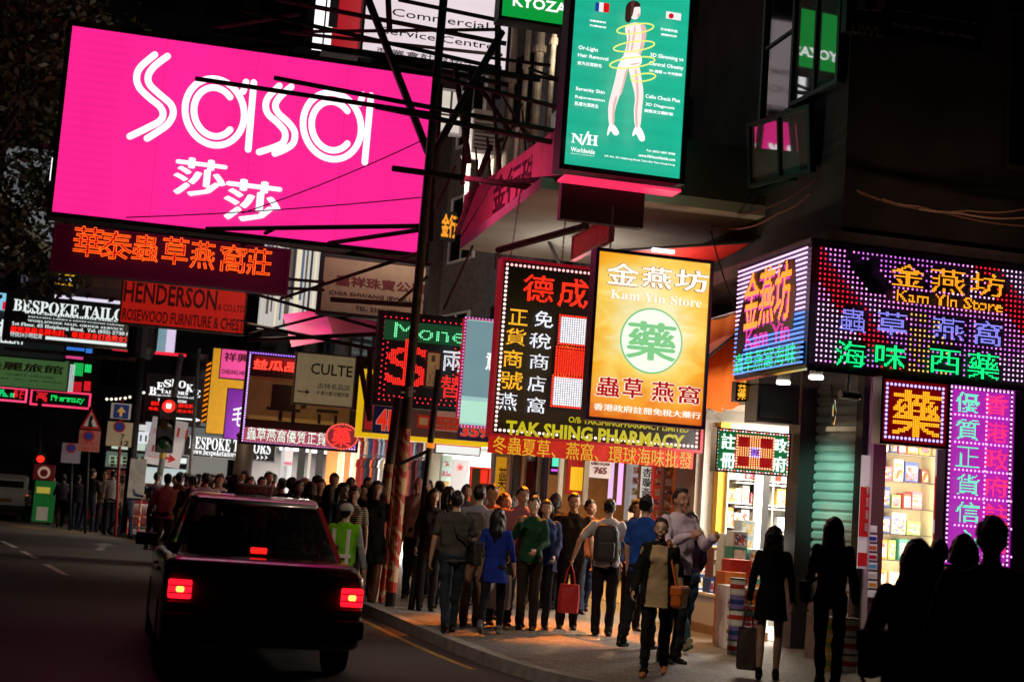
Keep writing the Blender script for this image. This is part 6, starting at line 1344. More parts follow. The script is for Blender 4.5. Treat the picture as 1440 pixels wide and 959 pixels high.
for sx in (-1, 1):
    boxpart('tail_lamp', vn, glow('#ff6a18', 2.0), sx*.7, sx*.84, -.02, .1, .72, .86, .006); boxpart('side_window', vn, GLASS, sx*.755, sx*.775, .9, 2.5, 1.08, 1.38)
    for y in (.85, 3.7): wheel(vn, sx*.76, y, .3)
boxpart('bumper', vn, TRIM, -.8, .8, -.08, .1, .36, .5, .02); boxpart('number_plate', vn, mat('dull yellow plate', (.2, .12, .02), .5), -.25, .25, -.03, -.005, .6, .72)
g = on_z(2, 731, 0); vn.location = (g.x, g.y, .005); vn.rotation_euler = (0, 0, R_(8))
# ================================================================== PEOPLE
PEND = []                                    # (object, voxel) to be grown into one skin in a single pass
def cap(q, p, r0, p1=None, r1=None, n=12, mi=0, sy=1.0):
    """rounded tapered limb from p to p1"""
    p = Vector(p); p1 = p if p1 is None else Vector(p1); r1 = r0 if r1 is None else r1
    d = p1-p; L = d.length; d = d.normalized() if L > 1e-5 else Vector((0, 0, 1))
    a = d.cross(Vector((0, 1, 0))); a = Vector((1, 0, 0)) if a.length < .2 else a.normalized(); b = d.cross(a)
    vs = []; rings = []
    for k in range(-3, 0): rings.append((p-d*(r0*math.sin(-k*math.pi/6.2)), r0*math.cos(-k*math.pi/6.2)))
    rings += [(p, r0), (p1, r1)]
    for k in range(1, 4): rings.append((p1+d*(r1*math.sin(k*math.pi/6.2)), r1*math.cos(k*math.pi/6.2)))
    for c, r in rings:
        for i in range(n):
            t = 2*math.pi*i/n; vs.append(tuple(c+a*(r*math.cos(t))+b*(r*sy*math.sin(t))))
    m = len(rings); fs = [(k*n+i, k*n+(i+1) % n, (k+1)*n+(i+1) % n, (k+1)*n+i) for k in range(m-1) for i in range(n)]
    fs += [tuple(range(n-1, -1, -1)), tuple(range((m-1)*n, m*n))]; q.add(vs, fs, mi)
def rings(q, R, n=20, p=2.4, lean=0.):
    """stack of super-elliptic rings (z, half width, half depth, y offset, x offset)"""
    vs = []
    for r in R:
        z, w, d, y0 = r[:4]; x0 = r[4] if len(r) > 4 else 0
        for i in range(n):
            t = 2*math.pi*i/n; c, s_ = math.cos(t), math.sin(t)
            vs.append((x0+w*math.copysign(abs(c)**(2/p), c), y0+d*math.copysign(abs(s_)**(2/p), s_)+lean*(z-.9), z))
    m = len(R); fs = [(k*n+i, k*n+(i+1) % n, (k+1)*n+(i+1) % n, (k+1)*n+i) for k in range(m-1) for i in range(n)]
    fs += [tuple(range(n-1, -1, -1)), tuple(range((m-1)*n, m*n))]; q.add(vs, fs)
def ellip(q, c, r, n=14, m=9, mi=0, fn=None):
    vs = []
    for k in range(m+1):
        ph = math.pi*k/m-math.pi/2
        for i in range(n):
            t = 2*math.pi*i/n; v = Vector((r[0]*math.cos(ph)*math.cos(t), r[1]*math.cos(ph)*math.sin(t), r[2]*math.sin(ph)))
            if fn: v = fn(v)
            vs.append((c[0]+v.x, c[1]+v.y, c[2]+v.z))
    q.add(vs, [(k*n+i, k*n+(i+1) % n, (k+1)*n+(i+1) % n, (k+1)*n+i) for k in range(m) for i in range(n)], mi)
SKINS = [mat('skin light', (.5, .31, .22), .5, vary=.08, vscale=14), mat('skin tan', (.4, .23, .15), .5, vary=.08, vscale=14), mat('skin pink', (.52, .27, .2), .5, vary=.08, vscale=14)]
EYE = mat('dark eyes and brows', (.015, .01, .01), .35); LIP = mat('lips', (.3, .09, .08), .45); EYW = mat('eye white', (.6, .58, .55), .35)
def cloth(h, kind='plain', rough=.85):
    k = f'cloth {h} {kind}'
    if k in MATS: return MATS[k]
    m = mat(k, h, rough, vary=.14, vscale=7, bump=.55, bscale=11, spec=.25); n = m.node_tree.nodes; l = m.node_tree.links; b = n['Principled BSDF']
    if kind in ('stripe', 'plaid', 'denim'):
        tc = n.new('ShaderNodeTexCoord'); src = b.inputs['Base Color'].links[0].from_socket; out = src
        for ax in ('Z',) if kind == 'stripe' else ('Z', 'X') if kind == 'plaid' else ():
            w = n.new('ShaderNodeTexWave'); w.bands_direction = ax; w.inputs['Scale'].default_value = 11 if kind == 'stripe' else 7; l.new(tc.outputs['Object'], w.inputs['Vector'])
            r = n.new('ShaderNodeMath'); r.operation = 'GREATER_THAN'; r.inputs[1].default_value = .55; l.new(w.outputs['Fac'], r.inputs[0])
            x = n.new('ShaderNodeMix'); x.data_type = 'RGBA'; x.blend_type = 'MIX'; x.inputs[7].default_value = (.015, .012, .012, 1); l.new(out, x.inputs[6])
            if kind == 'plaid':
                h_ = n.new('ShaderNodeMath'); h_.operation = 'MULTIPLY'; h_.inputs[1].default_value = .7; l.new(r.outputs[0], h_.inputs[0]); l.new(h_.outputs[0], x.inputs[0])
            else: l.new(r.outputs[0], x.inputs[0])
            out = x.outputs[2]
        l.new(out, b.inputs['Base Color'])
    return m
def hairmat(h):
    k = 'hair '+h
    if k in MATS: return MATS[k]
    m = mat(k, h, .42, spec=.5); n = m.node_tree.nodes; l = m.node_tree.links
    tc = n.new('ShaderNodeTexCoord'); mp = n.new('ShaderNodeMapping'); mp.inputs['Scale'].default_value = (90, 90, 7); t = n.new('ShaderNodeTexNoise'); t.inputs['Scale'].default_value = 1; t.inputs['Detail'].default_value = 3
    l.new(tc.outputs['Object'], mp.inputs[0]); l.new(mp.outputs[0], t.inputs['Vector']); bp = n.new('ShaderNodeBump'); bp.inputs['Strength'].default_value = .7; bp.inputs['Distance'].default_value = .01
    l.new(t.outputs['Fac'], bp.inputs['Height']); l.new(bp.outputs[0], n['Principled BSDF'].inputs['Normal']); return m
def pend(q, name, m, parent, vox, cut=None, post=None, sm=3):
    o = q.build(name, m, parent, smooth=True); md = o.modifiers.new('r', 'REMESH'); md.mode = 'VOXEL'; md.voxel_size = vox; md.use_smooth_shade = True
    s_ = o.modifiers.new('s', 'SMOOTH'); s_.factor = .5; s_.iterations = sm
    PEND.append((o, cut, post)); return o
FOLD = {'shirt': (.0085, 30, (1, 1, 1.2)), 'blouse': (.0085, 32, (1, 1, .8)), 'trousers': (.008, 26, (.8, .8, 1.3)), 'jeans': (.009, 28, (.8, .8, 1.5)), 'cardigan': (.008, 30, (1, 1, .8)), 'dress': (.008, 28, (1.2, 1.2, .4)), 'shorts': (.005, 26, (1, 1, 1)), 'skirt': (.006, 26, (1.3, 1.3, .2)), 'vest': (.004, 26, (1, 1, 1)), 'hair': (.0055, 70, (1.3, 1.3, .25))}
def grow():
    bpy.context.view_layer.update(); dg = bpy.context.evaluated_depsgraph_get()
    for o, cut, post in PEND:
        me = bpy.data.meshes.new_from_object(o.evaluated_get(dg))
        old = o.data; mats = [m for m in old.materials]
        V = np.zeros(len(me.vertices)*3); me.vertices.foreach_get('co', V); V = V.reshape(-1, 3)
        kind = o.name.split('.')[0]
        if kind in FOLD:                       # creases in the cloth, locks in the hair
            Nn = np.zeros(len(V)*3); me.vertices.foreach_get('normal', Nn); Nn = Nn.reshape(-1, 3); rs = np.random.default_rng(len(V)); A, fr, st = FOLD[kind]
            dsp = np.zeros(len(V))
            for _ in range(6):
                k = rs.normal(0, 1, 3)*np.array(st); k = k/np.linalg.norm(k)*fr*rs.uniform(.6, 1.7); w = V@k+rs.uniform(0, 6.3)+1.3*np.sin(V@(rs.normal(0, 1, 3)*9)+rs.uniform(0, 6)); dsp += np.sin(w)*rs.uniform(.4, 1)
            V = V+Nn*(A*dsp/2.2)[:, None]; me.vertices.foreach_set('co', V.ravel())
        if cut is not None:
            bm_ = bmesh.new(); bm_.from_mesh(me); kill = [f for f in bm_.faces if cut(f.calc_center_median())]; bmesh.ops.delete(bm_, geom=kill, context='FACES'); bm_.to_mesh(me); bm_.free()
        if post:
            bm_ = bmesh.new(); bm_.from_mesh(me); tmp = bpy.data.meshes.new('t'); post_q = post; tmp.from_pydata(np.concatenate(post_q.v).tolist(), [], post_q.f); tmp.polygons.foreach_set('material_index', post_q.mi)
            bm_.from_mesh(tmp); bm_.to_mesh(me); bm_.free(); bpy.data.meshes.remove(tmp)
        me.materials.clear()
        for m in mats: me.materials.append(m)
        me.polygons.foreach_set('use_smooth', [True]*len(me.polygons))
        o.modifiers.clear(); o.data = me; me.name = o.name
GROUP = 'pedestrians on the street'
def person(label, x, foot=None, head=None, d=None, turn=0, sex='m', skin=0, top='#222222', topk='plain', sleeve=1.0, hem=.86, bottom='#1a1a1e', bk='trousers', hair='short', hc='#0d0a09', shoe='#141212',
           stride=0., armL=(4, 8, 12), armR=(4, 8, 12), H=None, cardigan=None, z0=.12, headturn=0, lean=0., vox=None, flare=0., build=1.0, glasses=False, dz=None, cap_=None, vest=None, collar=None):
    if foot is not None: g = on_z(x, foot, z0); d = (g-CAM).dot(FW)
    else:
        p = at(x, 700, d); z0 = .12 if inpoly(np.array([[p.x, p.y]]), poly)[0] else 0.0; g = Vector((p.x, p.y, z0))
    if head is not None:
        hp = on_y(head[0], head[1], g.y); Hh = hp.z-z0
        H = min(1.86, max(1.42, Hh)) if H is None else H
        if foot is None: g.x = hp.x
    s_ = (H or 1.68)/1.72; fem = sex == 'f'; vox = vox or (.011 if d < 17.5 else .0145 if d < 24 else .02)
    to = Vector((CAM.x-g.x, CAM.y-g.y, 0)).normalized(); ang = math.atan2(to.y, to.x)-math.pi/2+R_(turn)
    J = {}; hip = .9
    for sd, sx in (('L', -1), ('R', 1)):
        ph = stride*(1 if sd == 'R' else -1); hp_ = Vector((sx*.088, 0, hip)); a = R_(ph)
        kn = hp_+Vector((sx*.005, math.sin(a)*.43, -math.cos(a)*.43)); kb = R_(ph-(6 if ph >= 0 else 4+abs(stride)*.95))
        an = kn+Vector((-sx*.008, math.sin(kb)*.40, -math.cos(kb)*.40)); J['hip'+sd], J['kn'+sd], J['an'+sd], J['kb'+sd] = hp_, kn, an, kb
    low = min(J['anL'].z-(.045 if J['kbL'] > -.5 else .01), J['anR'].z-(.045 if J['kbR'] > -.5 else .01))-.03; drop = -low
    for k in J:
        if not k.startswith('kb'): J[k] = J[k]+Vector((0, 0, drop))
    dz_ = drop
    shw = (.165 if fem else .188)*build
    for sd, sx, arm in (('L', -1, armL), ('R', 1, armR)):
        f, o_, e = R_(arm[0]), R_(arm[1]), R_(arm[2]); inn = R_(arm[3]) if len(arm) > 3 else 0
        sh = Vector((sx*shw, lean*.5, 1.405+dz_)); ud = Vector((sx*math.sin(o_), math.sin(f)*math.cos(o_), -math.cos(f)*math.cos(o_))); el = sh+ud*.285
        fd = Vector((sx*(math.sin(o_)*.6-math.sin(inn)), math.sin(f+e), -math.cos(f+e))).normalized(); wr = el+fd*.245; J['sh'+sd], J['el'+sd], J['wr'+sd], J['fd'+sd] = sh, el, wr, fd
    long_leg = bk in ('trousers', 'jeans'); lk = .74 if long_leg else 1.0
    # ---- body : one skin
    q = MB(); T = [(.84, .1, .075, 0), (.95, .12, .08, -.005), (1.06, .112 if fem else .125, .078, 0), (1.24, .128 if fem else .145, .09, .005), (1.36, shw-.035, .08, -.002), (1.42, shw*.5, .055, -.008), (1.47, .055, .05, -.01)]
    rings(q, [(z+dz_, w*build, dd, y) for z, w, dd, y in T], 16, 2.3, lean)
    hy = lean*.62; cap(q, (0, hy-.012, 1.42+dz_), .052, (0, hy+.008, 1.53+dz_), .048)
    ht = R_(headturn); ch, sh_ = math.cos(ht), math.sin(ht); HC = Vector((0, hy+.015, 1.595+dz_))
    def hd(x, y, z): return (HC.x+x*ch-y*sh_, HC.y+x*sh_+y*ch, HC.z+z)
    Q = MB()
    def jaw(v):
        if v.z < 0: k = -v.z/.12; return Vector((v.x*(1-.38*k), v.y*(1-.2*k)+.012*k, v.z))
        return v
    ellip(Q, (0, 0, 0), (.073, .092, .118), 18, 12, fn=jaw)
    cap(Q, (0, .084, .012), .011, (0, .1, -.022), .014, 8); ellip(Q, (0, .088, -.055), (.024, .012, .012), 8, 5); ellip(Q, (0, .074, -.092), (.024, .02, .018), 8, 5)
    for sx in (-1, 1):
        ellip(Q, (sx*.074, -.005, -.01), (.01, .018, .03), 8, 6); ellip(Q, (sx*.03, .076, .034), (.024, .014, .01), 8, 5); ellip(Q, (sx*.04, .068, -.03), (.022, .018, .02), 8, 5)
    for v in Q.v: q.add([hd(*p) for p in v], [])
    k = q.n-Q.n
    for f in Q.f: q.f.append([i+k for i in f]); q.mi.append(0)
    for sd, sx in (('L', -1), ('R', 1)):
        cap(q, J['sh'+sd]+Vector((-sx*.014, 0, -.03)), .04*build, J['el'+sd], .035); cap(q, J['el'+sd], .036, J['wr'+sd], .026)
        w, fd = J['wr'+sd], J['fd'+sd]; side = Vector((1, 0, 0)) if abs(fd.x) < .8 else Vector((0, 0, 1)); nrm = fd.cross(side).normalized(); side = nrm.cross(fd).normalized()
        # hand hangs with the thumb forward: the palm plane holds fd and `across`
        across = nrm*(1 if nrm.y > 0 else -1); palm = Vector((-sx, 0, 0)); palm = (palm-fd*palm.dot(fd)).normalized(); across = fd.cross(palm).normalized(); across = across if across.y > 0 or abs(across.y) < .2 else -across
        for t in (-.024, -.008, .008, .024): cap(q, w+across*t*.7+fd*.01, .0165, w+fd*.085+across*t, .0135, 8)
        for i_, (t, L_) in enumerate(((.03, .062), (.011, .076), (-.009, .07), (-.028, .054))):
            b0 = w+fd*.088+across*t; c0 = .35+.08*i_; m1 = b0+(fd*math.cos(c0)+palm*math.sin(c0))*L_*.5; m2 = m1+(fd*math.cos(c0*2.4)+palm*math.sin(c0*2.4))*L_*.5; cap(q, b0, .0102, m1, .0095, 7); cap(q, m1, .0095, m2, .0082, 7)
        b0 = w+fd*.03+across*.026+palm*.006; m1 = b0+(fd*.7+across*.62+palm*.3).normalized()*.04; cap(q, b0, .0125, m1, .0105, 7); cap(q, m1, .0105, m1+(fd*.95+palm*.3).normalized()*.032, .009, 7)
        thick = (1.0 if not fem else .95)*lk
        cap(q, J['hip'+sd], .078*thick, J['kn'+sd], .05*thick); kn, an = J['kn'+sd], J['an'+sd]; mid = kn.lerp(an, .3)+Vector((0, -.012, 0)); cap(q, kn, .048*thick, mid, .051*thick); cap(q, mid, .051*thick, an, .033*lk); cap(q, an, .034*lk, an+Vector((0, 0, -.03)), .034*lk)
    P2 = MB()                                 # eyes, brows and lips are set into the grown skin
    for sx in (-1, 1):
        ellip(P2, hd(sx*.03, .0835, .012), (.0125, .007, .0055), 10, 6, 3); ellip(P2, hd(sx*.03, .087, .0125), (.0068, .006, .0056), 10, 6, 1); cap(P2, hd(sx*.018, .0915, .0185), .0028, hd(sx*.043, .083, .017), .0024, 6, 1)
        cap(P2, hd(sx*.017, .0895, .037), .0032, hd(sx*.045, .0785, .039), .0028, 6, 1)
    cap(P2, hd(-.019, .0955, -.058), .0052, hd(.019, .0955, -.058), .0052, 6, 2); cap(P2, hd(0, .1, -.0575), .0055, hd(0, .1, -.0585), .0055, 6, 2)
    if glasses:
        for sx in (-1, 1):
            pts = [hd(sx*.031+.021*math.cos(t), .1, .01+.016*math.sin(t)) for t in np.linspace(0, 6.2832, 13)]; P2.path(pts, .0028, 5, 1); cap(P2, hd(sx*.053, .097, .014), .0025, hd(sx*.076, .0, .012), .0025, 5, 1)
        cap(P2, hd(-.01, .101, .013), .0025, hd(.01, .101, .013), .0025, 5, 1)
    body = pend(q, 'person', [SKINS[skin], EYE, LIP, EYW], None, vox, post=P2, sm=2)
    body.location = g; body.rotation_euler = (0, 0, ang); body.scale = (s_, s_, s_); tag(body, label, 'person', GROUP)
    # ---- trousers, skirt
    cl = .0
    if long_leg or bk == 'shorts':
        q = MB(); rings(q, [(.86+dz_, .14*build, .115, 0), (.93+dz_, .162*build, .122, -.008), (1.0+dz_, .142*build*(.93 if fem else 1), .1, 0), (1.03+dz_, .13*build*(.93 if fem else 1), .092, 0)], 16, 2.4)
        for sd, sx in (('L', -1), ('R', 1)):
            h, kn, an = J['hip'+sd], J['kn'+sd], J['an'+sd]; wide = 1.0 if bk == 'trousers' else .93
            if fem: wide *= .9
            if bk == 'shorts': cap(q, h, .098, h.lerp(kn, .95), .078); continue
            cap(q, h, .096*wide, kn, .069*wide); cap(q, kn, .069*wide, an+Vector((0, 0, .02)), (.057+flare)*wide); cap(q, an+Vector((0, 0, .03)), (.057+flare)*wide, an+Vector((0, 0, -.02)), (.058+flare)*wide)
            for t_ in (.15, .3, .5): cap(q, kn.lerp(an, t_+.5)+Vector((.02*sx, .03, 0)), .036*wide, kn.lerp(an, t_+.52)+Vector((-.03*sx, .02, 0)), .034*wide, 8)
        pend(q, 'shorts' if bk == 'shorts' else 'jeans' if bk == 'jeans' else 'trousers', cloth(bottom, 'denim' if bk == 'jeans' else 'plain'), body, vox)
    elif bk == 'skirt':
        q = MB(); rings(q, [(.56+dz_, .2, .165, .01), (.62+dz_, .195, .16, .01), (.8+dz_, .185, .14, 0), (.93+dz_, .172, .125, -.005), (1.04+dz_, .145, .105, 0)], 20, 2.2); pend(q, 'skirt', cloth(bottom), body, vox)
    # ---- shirt with sleeves
    def upper(nm, hx, hem_, slv, m, infl=0., cut=None, closed=True):
        q = MB(); b_ = build; i_ = infl
        W_ = [(hem_, (.162 if not fem else .165)+i_+.008, .125+i_, 0), (hem_+.06, .162+i_, .122+i_, 0), (1.06, (.138 if fem else .158)+i_, .105+i_, 0), (1.2, (.15 if fem else .172)+i_, .118+i_, .006), (1.29, (.155 if fem else .18)+i_, (.122 if fem else .115)+i_, .008), (1.36, shw/b_+.012+i_, .098+i_, -.002), (1.405, shw/b_*.9+i_*.8, .086+i_, -.004), (1.44, shw/b_*.58+i_*.6, .072+i_, -.008), (1.468, .07+i_*.5, .06+i_*.5, -.01)]
        if hem_ > 1.0: W_ = W_[2:]
        if hem_ < .8: W_ = [(hem_, .2+i_, .16+i_, 0), (.75, .185+i_, .145+i_, 0), (.92, .17+i_, .128+i_, 0)]+W_[2:]
        rings(q, [(z+dz_, w*b_, d_, y) for z, w, d_, y in W_], 20, 2.4, lean)
        for sd, sx in (('L', -1), ('R', 1)):
            sh, el, wr = J['sh'+sd], J['el'+sd], J['wr'+sd]; r0, r1 = .056*b_+i_*.7, .05+i_*.7; sh = sh+Vector((-sx*.012, 0, -.018))
            if slv <= .5: cap(q, sh, r0, sh.lerp(el, max(.25, slv*1.9)), r1+.006)
            else:
                cap(q, sh, r0, el, r1-.002); cap(q, el, r1-.002, el.lerp(wr, min(1, (slv-.5)*2)), .04+i_*.6)
                cap(q, el.lerp(sh, .12)+Vector((0, -.012, 0)), r1-.004, el.lerp(wr, .12)+Vector((0, .006, 0)), r1-.006, 8)
        if fem:
            for sx in (-1, 1): ellip(q, (sx*.07, .085+lean*.35, 1.265+dz_), (.062+i_, .05+i_, .06+i_), 10, 7)
        if not closed and cut is None: pass
        o = pend(q, nm, m, body, vox, cut); return o
    if topk == 'dress': upper('dress', 0, hem, sleeve, cloth(top))
    else: upper('shirt' if sex == 'm' else 'blouse', 0, hem, sleeve, cloth(top, topk))
    if collar:
        q = MB(); 
        for k in range(9):
            a0 = math.pi*(-.28+1.56*k/8)+math.pi*0; a1 = math.pi*(-.28+1.56*(k+1)/8)
            if k < 8: cap(q, (.07*math.cos(a0+math.pi), hy-.012-.058*math.sin(a0+math.pi)*-1, 1.455+dz_), .014, (.07*math.cos(a1+math.pi), hy-.012-.058*math.sin(a1+math.pi)*-1, 1.455+dz_), .014, 7)
        pend(q, 'collar', cloth(collar), body, .011, sm=1)
    if cardigan:
        upper('cardigan', 0, .78 if fem else .84, 1.0, cloth(cardigan), .012, cut=lambda c: c.y > .02 and abs(c.x) < .09+.06*(1.4+dz_-c.z) and c.z < 1.44+dz_)
    if vest:
        upper('vest', 0, .88, .0, cloth(vest[0]), .014, cut=lambda c: abs(c.x) > shw+.03)
        q = MB()
        for sx in (-1, 1): q.box(sx*.1-.025, sx*.1+.025, -.16, -.15, .92+dz_, 1.38+dz_)
        q.box(-.15, .15, -.162, -.152, 1.0+dz_, 1.05+dz_); q.build('reflective_tape', mat('reflective tape', (.7, .7, .68), .3), body)
    # ---- shoes
    for sd, sx in (('L', -1), ('R', 1)):
        an = J['an'+sd]; pit = J['kb'+sd]; pitch = 0 if pit > -.5 else (-pit-.3); cp_, sp = math.cos(pitch), math.sin(pitch)
        if stride and pit > .12: pitch = -pit*.6; cp_, sp = math.cos(pitch), math.sin(pitch)
        def ft(x, y, z): return (an.x+x, an.y+y*cp_+z*sp, an.z-y*sp+z*cp_)
        q = MB(); cap(q, ft(0, -.045, -.048), .037, ft(sx*.006, .06, -.052), .04, 10); cap(q, ft(sx*.006, .06, -.055), .04, ft(sx*.004, .135, -.062), .031, 10); cap(q, ft(0, -.02, .02), .043 if not shoe == 'bare' else .03, ft(0, 0, -.03), .045, 10)
        pend(q, 'shoe', cloth(shoe, 'plain', .45), body, .012, sm=2)
    # ---- hair
    q = MB(); HQ = MB(); HM = hairmat(hc)
    fr = {'short': .058, 'bald': .1, 'bob': .045, 'long': .05, 'bun': .062, 'bowl': .038}.get(hair, .05)
    def capfn(v):
        y = v.y; lim = fr if y > .03 else (-.01 if y > -.03 else -.075)
        if hair in ('long', 'bob', 'bowl'): lim = fr if y > .045 else -.1
        if v.z < lim: return Vector((v.x*.72, v.y*.72, v.z))
        return v
    th = 1.0 if hair in ('short', 'bun') else 1.06
    if hair == 'bald': ellip(HQ, (0, -.03, -.02), (.079, .078, .075), 16, 10)
    else: ellip(HQ, (0, -.012, .022), (.085*th, .101*th, .112), 22, 16, fn=capfn)
    if hair == 'short':
        rs_ = random.Random(int(x*7+d*13))
        for k in range(14):
            a = rs_.uniform(0, 6.28); e_ = rs_.uniform(.35, 1.5); ellip(HQ, (.075*math.cos(e_)*math.cos(a), -.012+.09*math.cos(e_)*math.sin(a), .022+.1*math.sin(e_)), (.02, .024, .018), 8, 6)
    if hair in ('long', 'bob', 'bowl'):
        L_ = {'long': -.34, 'bob': -.13, 'bowl': -.06}[hair]
        for k in range(-4, 5):
            a = math.pi*1.5+k*.36; w0 = (.078*math.cos(a), -.012+.088*math.sin(a), .02); w1 = (.092*math.cos(a), -.02+.1*math.sin(a), L_*(.55)); w2 = (.085*math.cos(a)+.006*((k*7) % 3-1), -.03+.1*math.sin(a), L_+.02*((k*5) % 3))
            jit = .05*(((k*37+int(x)) % 7)/6-.5); w2 = (w2[0]*.92, w2[1], w2[2]+jit); cap(HQ, w0, .03, w1, .03, 8); cap(HQ, w1, .03, w2, .014, 8)
    if hair == 'bun': ellip(HQ, (0, -.12, .0), (.045, .05, .045), 10, 8)
    for v in HQ.v: q.add([hd(*p) for p in v], [])
    for f in HQ.f: q.f.append(list(f)); q.mi.append(0)
    pend(q, 'hair', HM, body, max(.009, vox*.8), sm=2)
    if cap_:
        q = MB(); ellip(q, hd(0, -.005, .05), (.1, .115, .085), 16, 10); cap(q, hd(-.03, .09, .06), .03, hd(.03, .11, .055), .03, 8, sy=.4); pend(q, 'cap', cloth(cap_), body, .012, sm=1)
    J['g'], J['s'], J['ang'], J['dz'] = g, s_, ang, dz_
    J['W'] = lambda v: Vector((math.cos(ang)*v[0]*s_-math.sin(ang)*v[1]*s_+g.x, math.sin(ang)*v[0]*s_+math.cos(ang)*v[1]*s_+g.y, v[2]*s_+g.z))
    return J
def bag_at(name, J, hand, label, m, w=.3, h=.34, t=.1, strap=.25, cat='bag', rz=None, soft=.03, taper=1.0):
    """a bag hanging from a hand"""
    wr = J['wr'+hand]+J['fd'+hand]*.095; p = J['W'](wr); r = empty(name, p-Vector((0, 0, strap+h)), J['ang'] if rz is None else rz, label, cat)
    q = MB(); n = 12; v = []
    for z, k in ((0, .9), (.02, 1.0), (h*.5, 1.03), (h*.9, .97*taper), (h, .9*taper)):
        for i in range(16):
            a = 2*math.pi*i/16; c, s2 = math.cos(a), math.sin(a); v.append((w/2*k*math.copysign(abs(c)**.45, c), t/2*(1.0 if z < h*.7 else .7)*math.copysign(abs(s2)**.5, s2)+.008*math.sin(i*2.1+z*30), z))
    f = [(k*16+i, k*16+(i+1) % 16, (k+1)*16+(i+1) % 16, (k+1)*16+i) for k in range(4) for i in range(16)]+[tuple(range(15, -1, -1)), tuple(range(64, 80))]
    q.add(v, f).build('pouch', m, r, smooth=False, bevel=.004)
    q = MB()
    for sy in (-1, 1): q.path([(-w*.28, sy*t*.25, h-.02), (-w*.16, sy*.015, h+strap*.6), (0, 0, h+strap), (w*.16, sy*.015, h+strap*.6), (w*.28, sy*t*.25, h-.02)], .009, 6)
    q.build('handle', m, r); return r
def shoulder_bag(J, side, label, m, z=.95, w=.3, h=.24, t=.12, yoff=-.06, cross=True, name='shoulder_bag'):
    sx = 1 if side == 'R' else -1; dz_ = J['dz']; p = J['W']((sx*.24, yoff, z+dz_)); r = empty(name, p, J['ang']+sx*R_(12), label, 'bag')
    boxpart('pouch', r, m, -t/2, t/2, -w/2, w/2, -h/2, h/2, .03); boxpart('flap', r, m, -t/2-.008, t/2+.008, -w/2-.004, w/2+.004, h*.05, h/2+.01, .02)
    sp_ = J['W'](((-sx if cross else sx)*.09, .0, 1.47+dz_)); i_ = Matrix.Rotation(-(J['ang']+sx*R_(12)), 4, 'Z')
    bk = J['W']((0, -.17, 1.2+dz_)); fr_ = J['W']((0, .17, 1.2+dz_)); L = lambda v: tuple(i_ @ (v-p)); q = MB(); top_ = Vector(L(sp_))+Vector((0, 0, .015))
    if cross: q.path([(0, -w*.4, h*.4), L(bk), tuple(top_), L(fr_), (0, w*.4, h*.4)], .013, 6)
    else: q.path([(0, -w*.4, h*.4), tuple(top_-Vector((0, .04, 0))), tuple(top_), tuple(top_+Vector((0, .04, 0))), (0, w*.4, h*.4)], .011, 6)
    q.build('strap', m, r); return r
def backpack(J, label, m, w=.32, h=.46, t=.18):
    dz_ = J['dz']; p = J['W']((0, -.2, 1.16+dz_)); r = empty('backpack', p, J['ang'], label, 'backpack'); s2 = J['s']
    q = MB(); v = []
    for z, k, tt in ((-h/2, .8, .7), (-h/2+.04, .97, 1), (0, 1, 1.05), (h*.3, .95, .95), (h*.45, .75, .7), (h*.5, .5, .4)):
        for i in range(16):
            a = 2*math.pi*i/16; c, s3 = math.cos(a), math.sin(a); v.append((w/2*k*math.copysign(abs(c)**.6, c), t/2*tt*math.copysign(abs(s3)**.6, s3), z))
    q.add(v, [(k*16+i, k*16+(i+1) % 16, (k+1)*16+(i+1) % 16, (k+1)*16+i) for k in range(5) for i in range(16)]+[tuple(range(15, -1, -1)), tuple(range(80, 96))]).build('pack', m, r, smooth=True)
    boxpart('front_pocket', r, m, -w*.36, w*.36, -t/2-.05, -t*.3, -h*.42, .02, .03)
    for sx in (-1, 1): MB().path([(sx*.1, t*.4, h*.36), (sx*.115, .17, h*.52), (sx*.125, .3, h*.42), (sx*.13, .34, .05), (sx*.16, .2, -.14), (sx*.13, t*.4, -h*.4)], .016, 6).build('strap', m, r)
    return r
NYL = mat('black nylon', (.014, .014, .016), .6, bump=.3, bscale=60); LEA = mat('orange leather', (.6, .14, .02), .4, bump=.2); REDB = mat('red cloth bag', (.45, .012, .015), .6, bump=.3); WBAG = mat('white plastic bag', (.65, .64, .63), .35, bump=.3); DKB = mat('dark paper bag', (.05, .035, .03), .6)
# ---- the people nearest the lit shops
J = person('man seen from behind in a grey T-shirt and jeans with a black shoulder bag', 629, 889, (645, 689), turn=190, top='#3e3c3a', sleeve=.35, bottom='#1c2532', bk='jeans', stride=14, armL=(-8, 10, 14), armR=(10, 12, 20), build=1.06, skin=1)
shoulder_bag(J, 'R', 'black shoulder bag on the hip of the man in the grey T-shirt', NYL, .98, .34, .27, .12, -.04)
person('woman seen from behind in a loose blue blouse with long black hair', 689, 892, (704, 712), turn=172, sex='f', top='#0f2a86', sleeve=.72, hem=.72, bottom='#0c0d14', hair='long', stride=18, armL=(-6, 12, 8), armR=(8, 12, 14), shoe='#5a5a5c', flare=-.008)
person('woman in a dark green top raising one hand to her mouth', 739, 885, (741, 697), turn=-12, sex='f', top='#12402c', bottom='#2a1c16', hair='short', hc='#0c0908', armL=(4, 8, 60, 25), armR=(38, 8, 108, 32), shoe='#15100e', skin=0)
person('woman in a navy blue cardigan standing beside the woman in green', 757, 884, (768, 703), turn=8, sex='f', top='#203a78', cardigan='#1c2a5a', bottom='#101014', hair='bob', armL=(6, 6, 45, 20), armR=(6, 10, 55, 25))
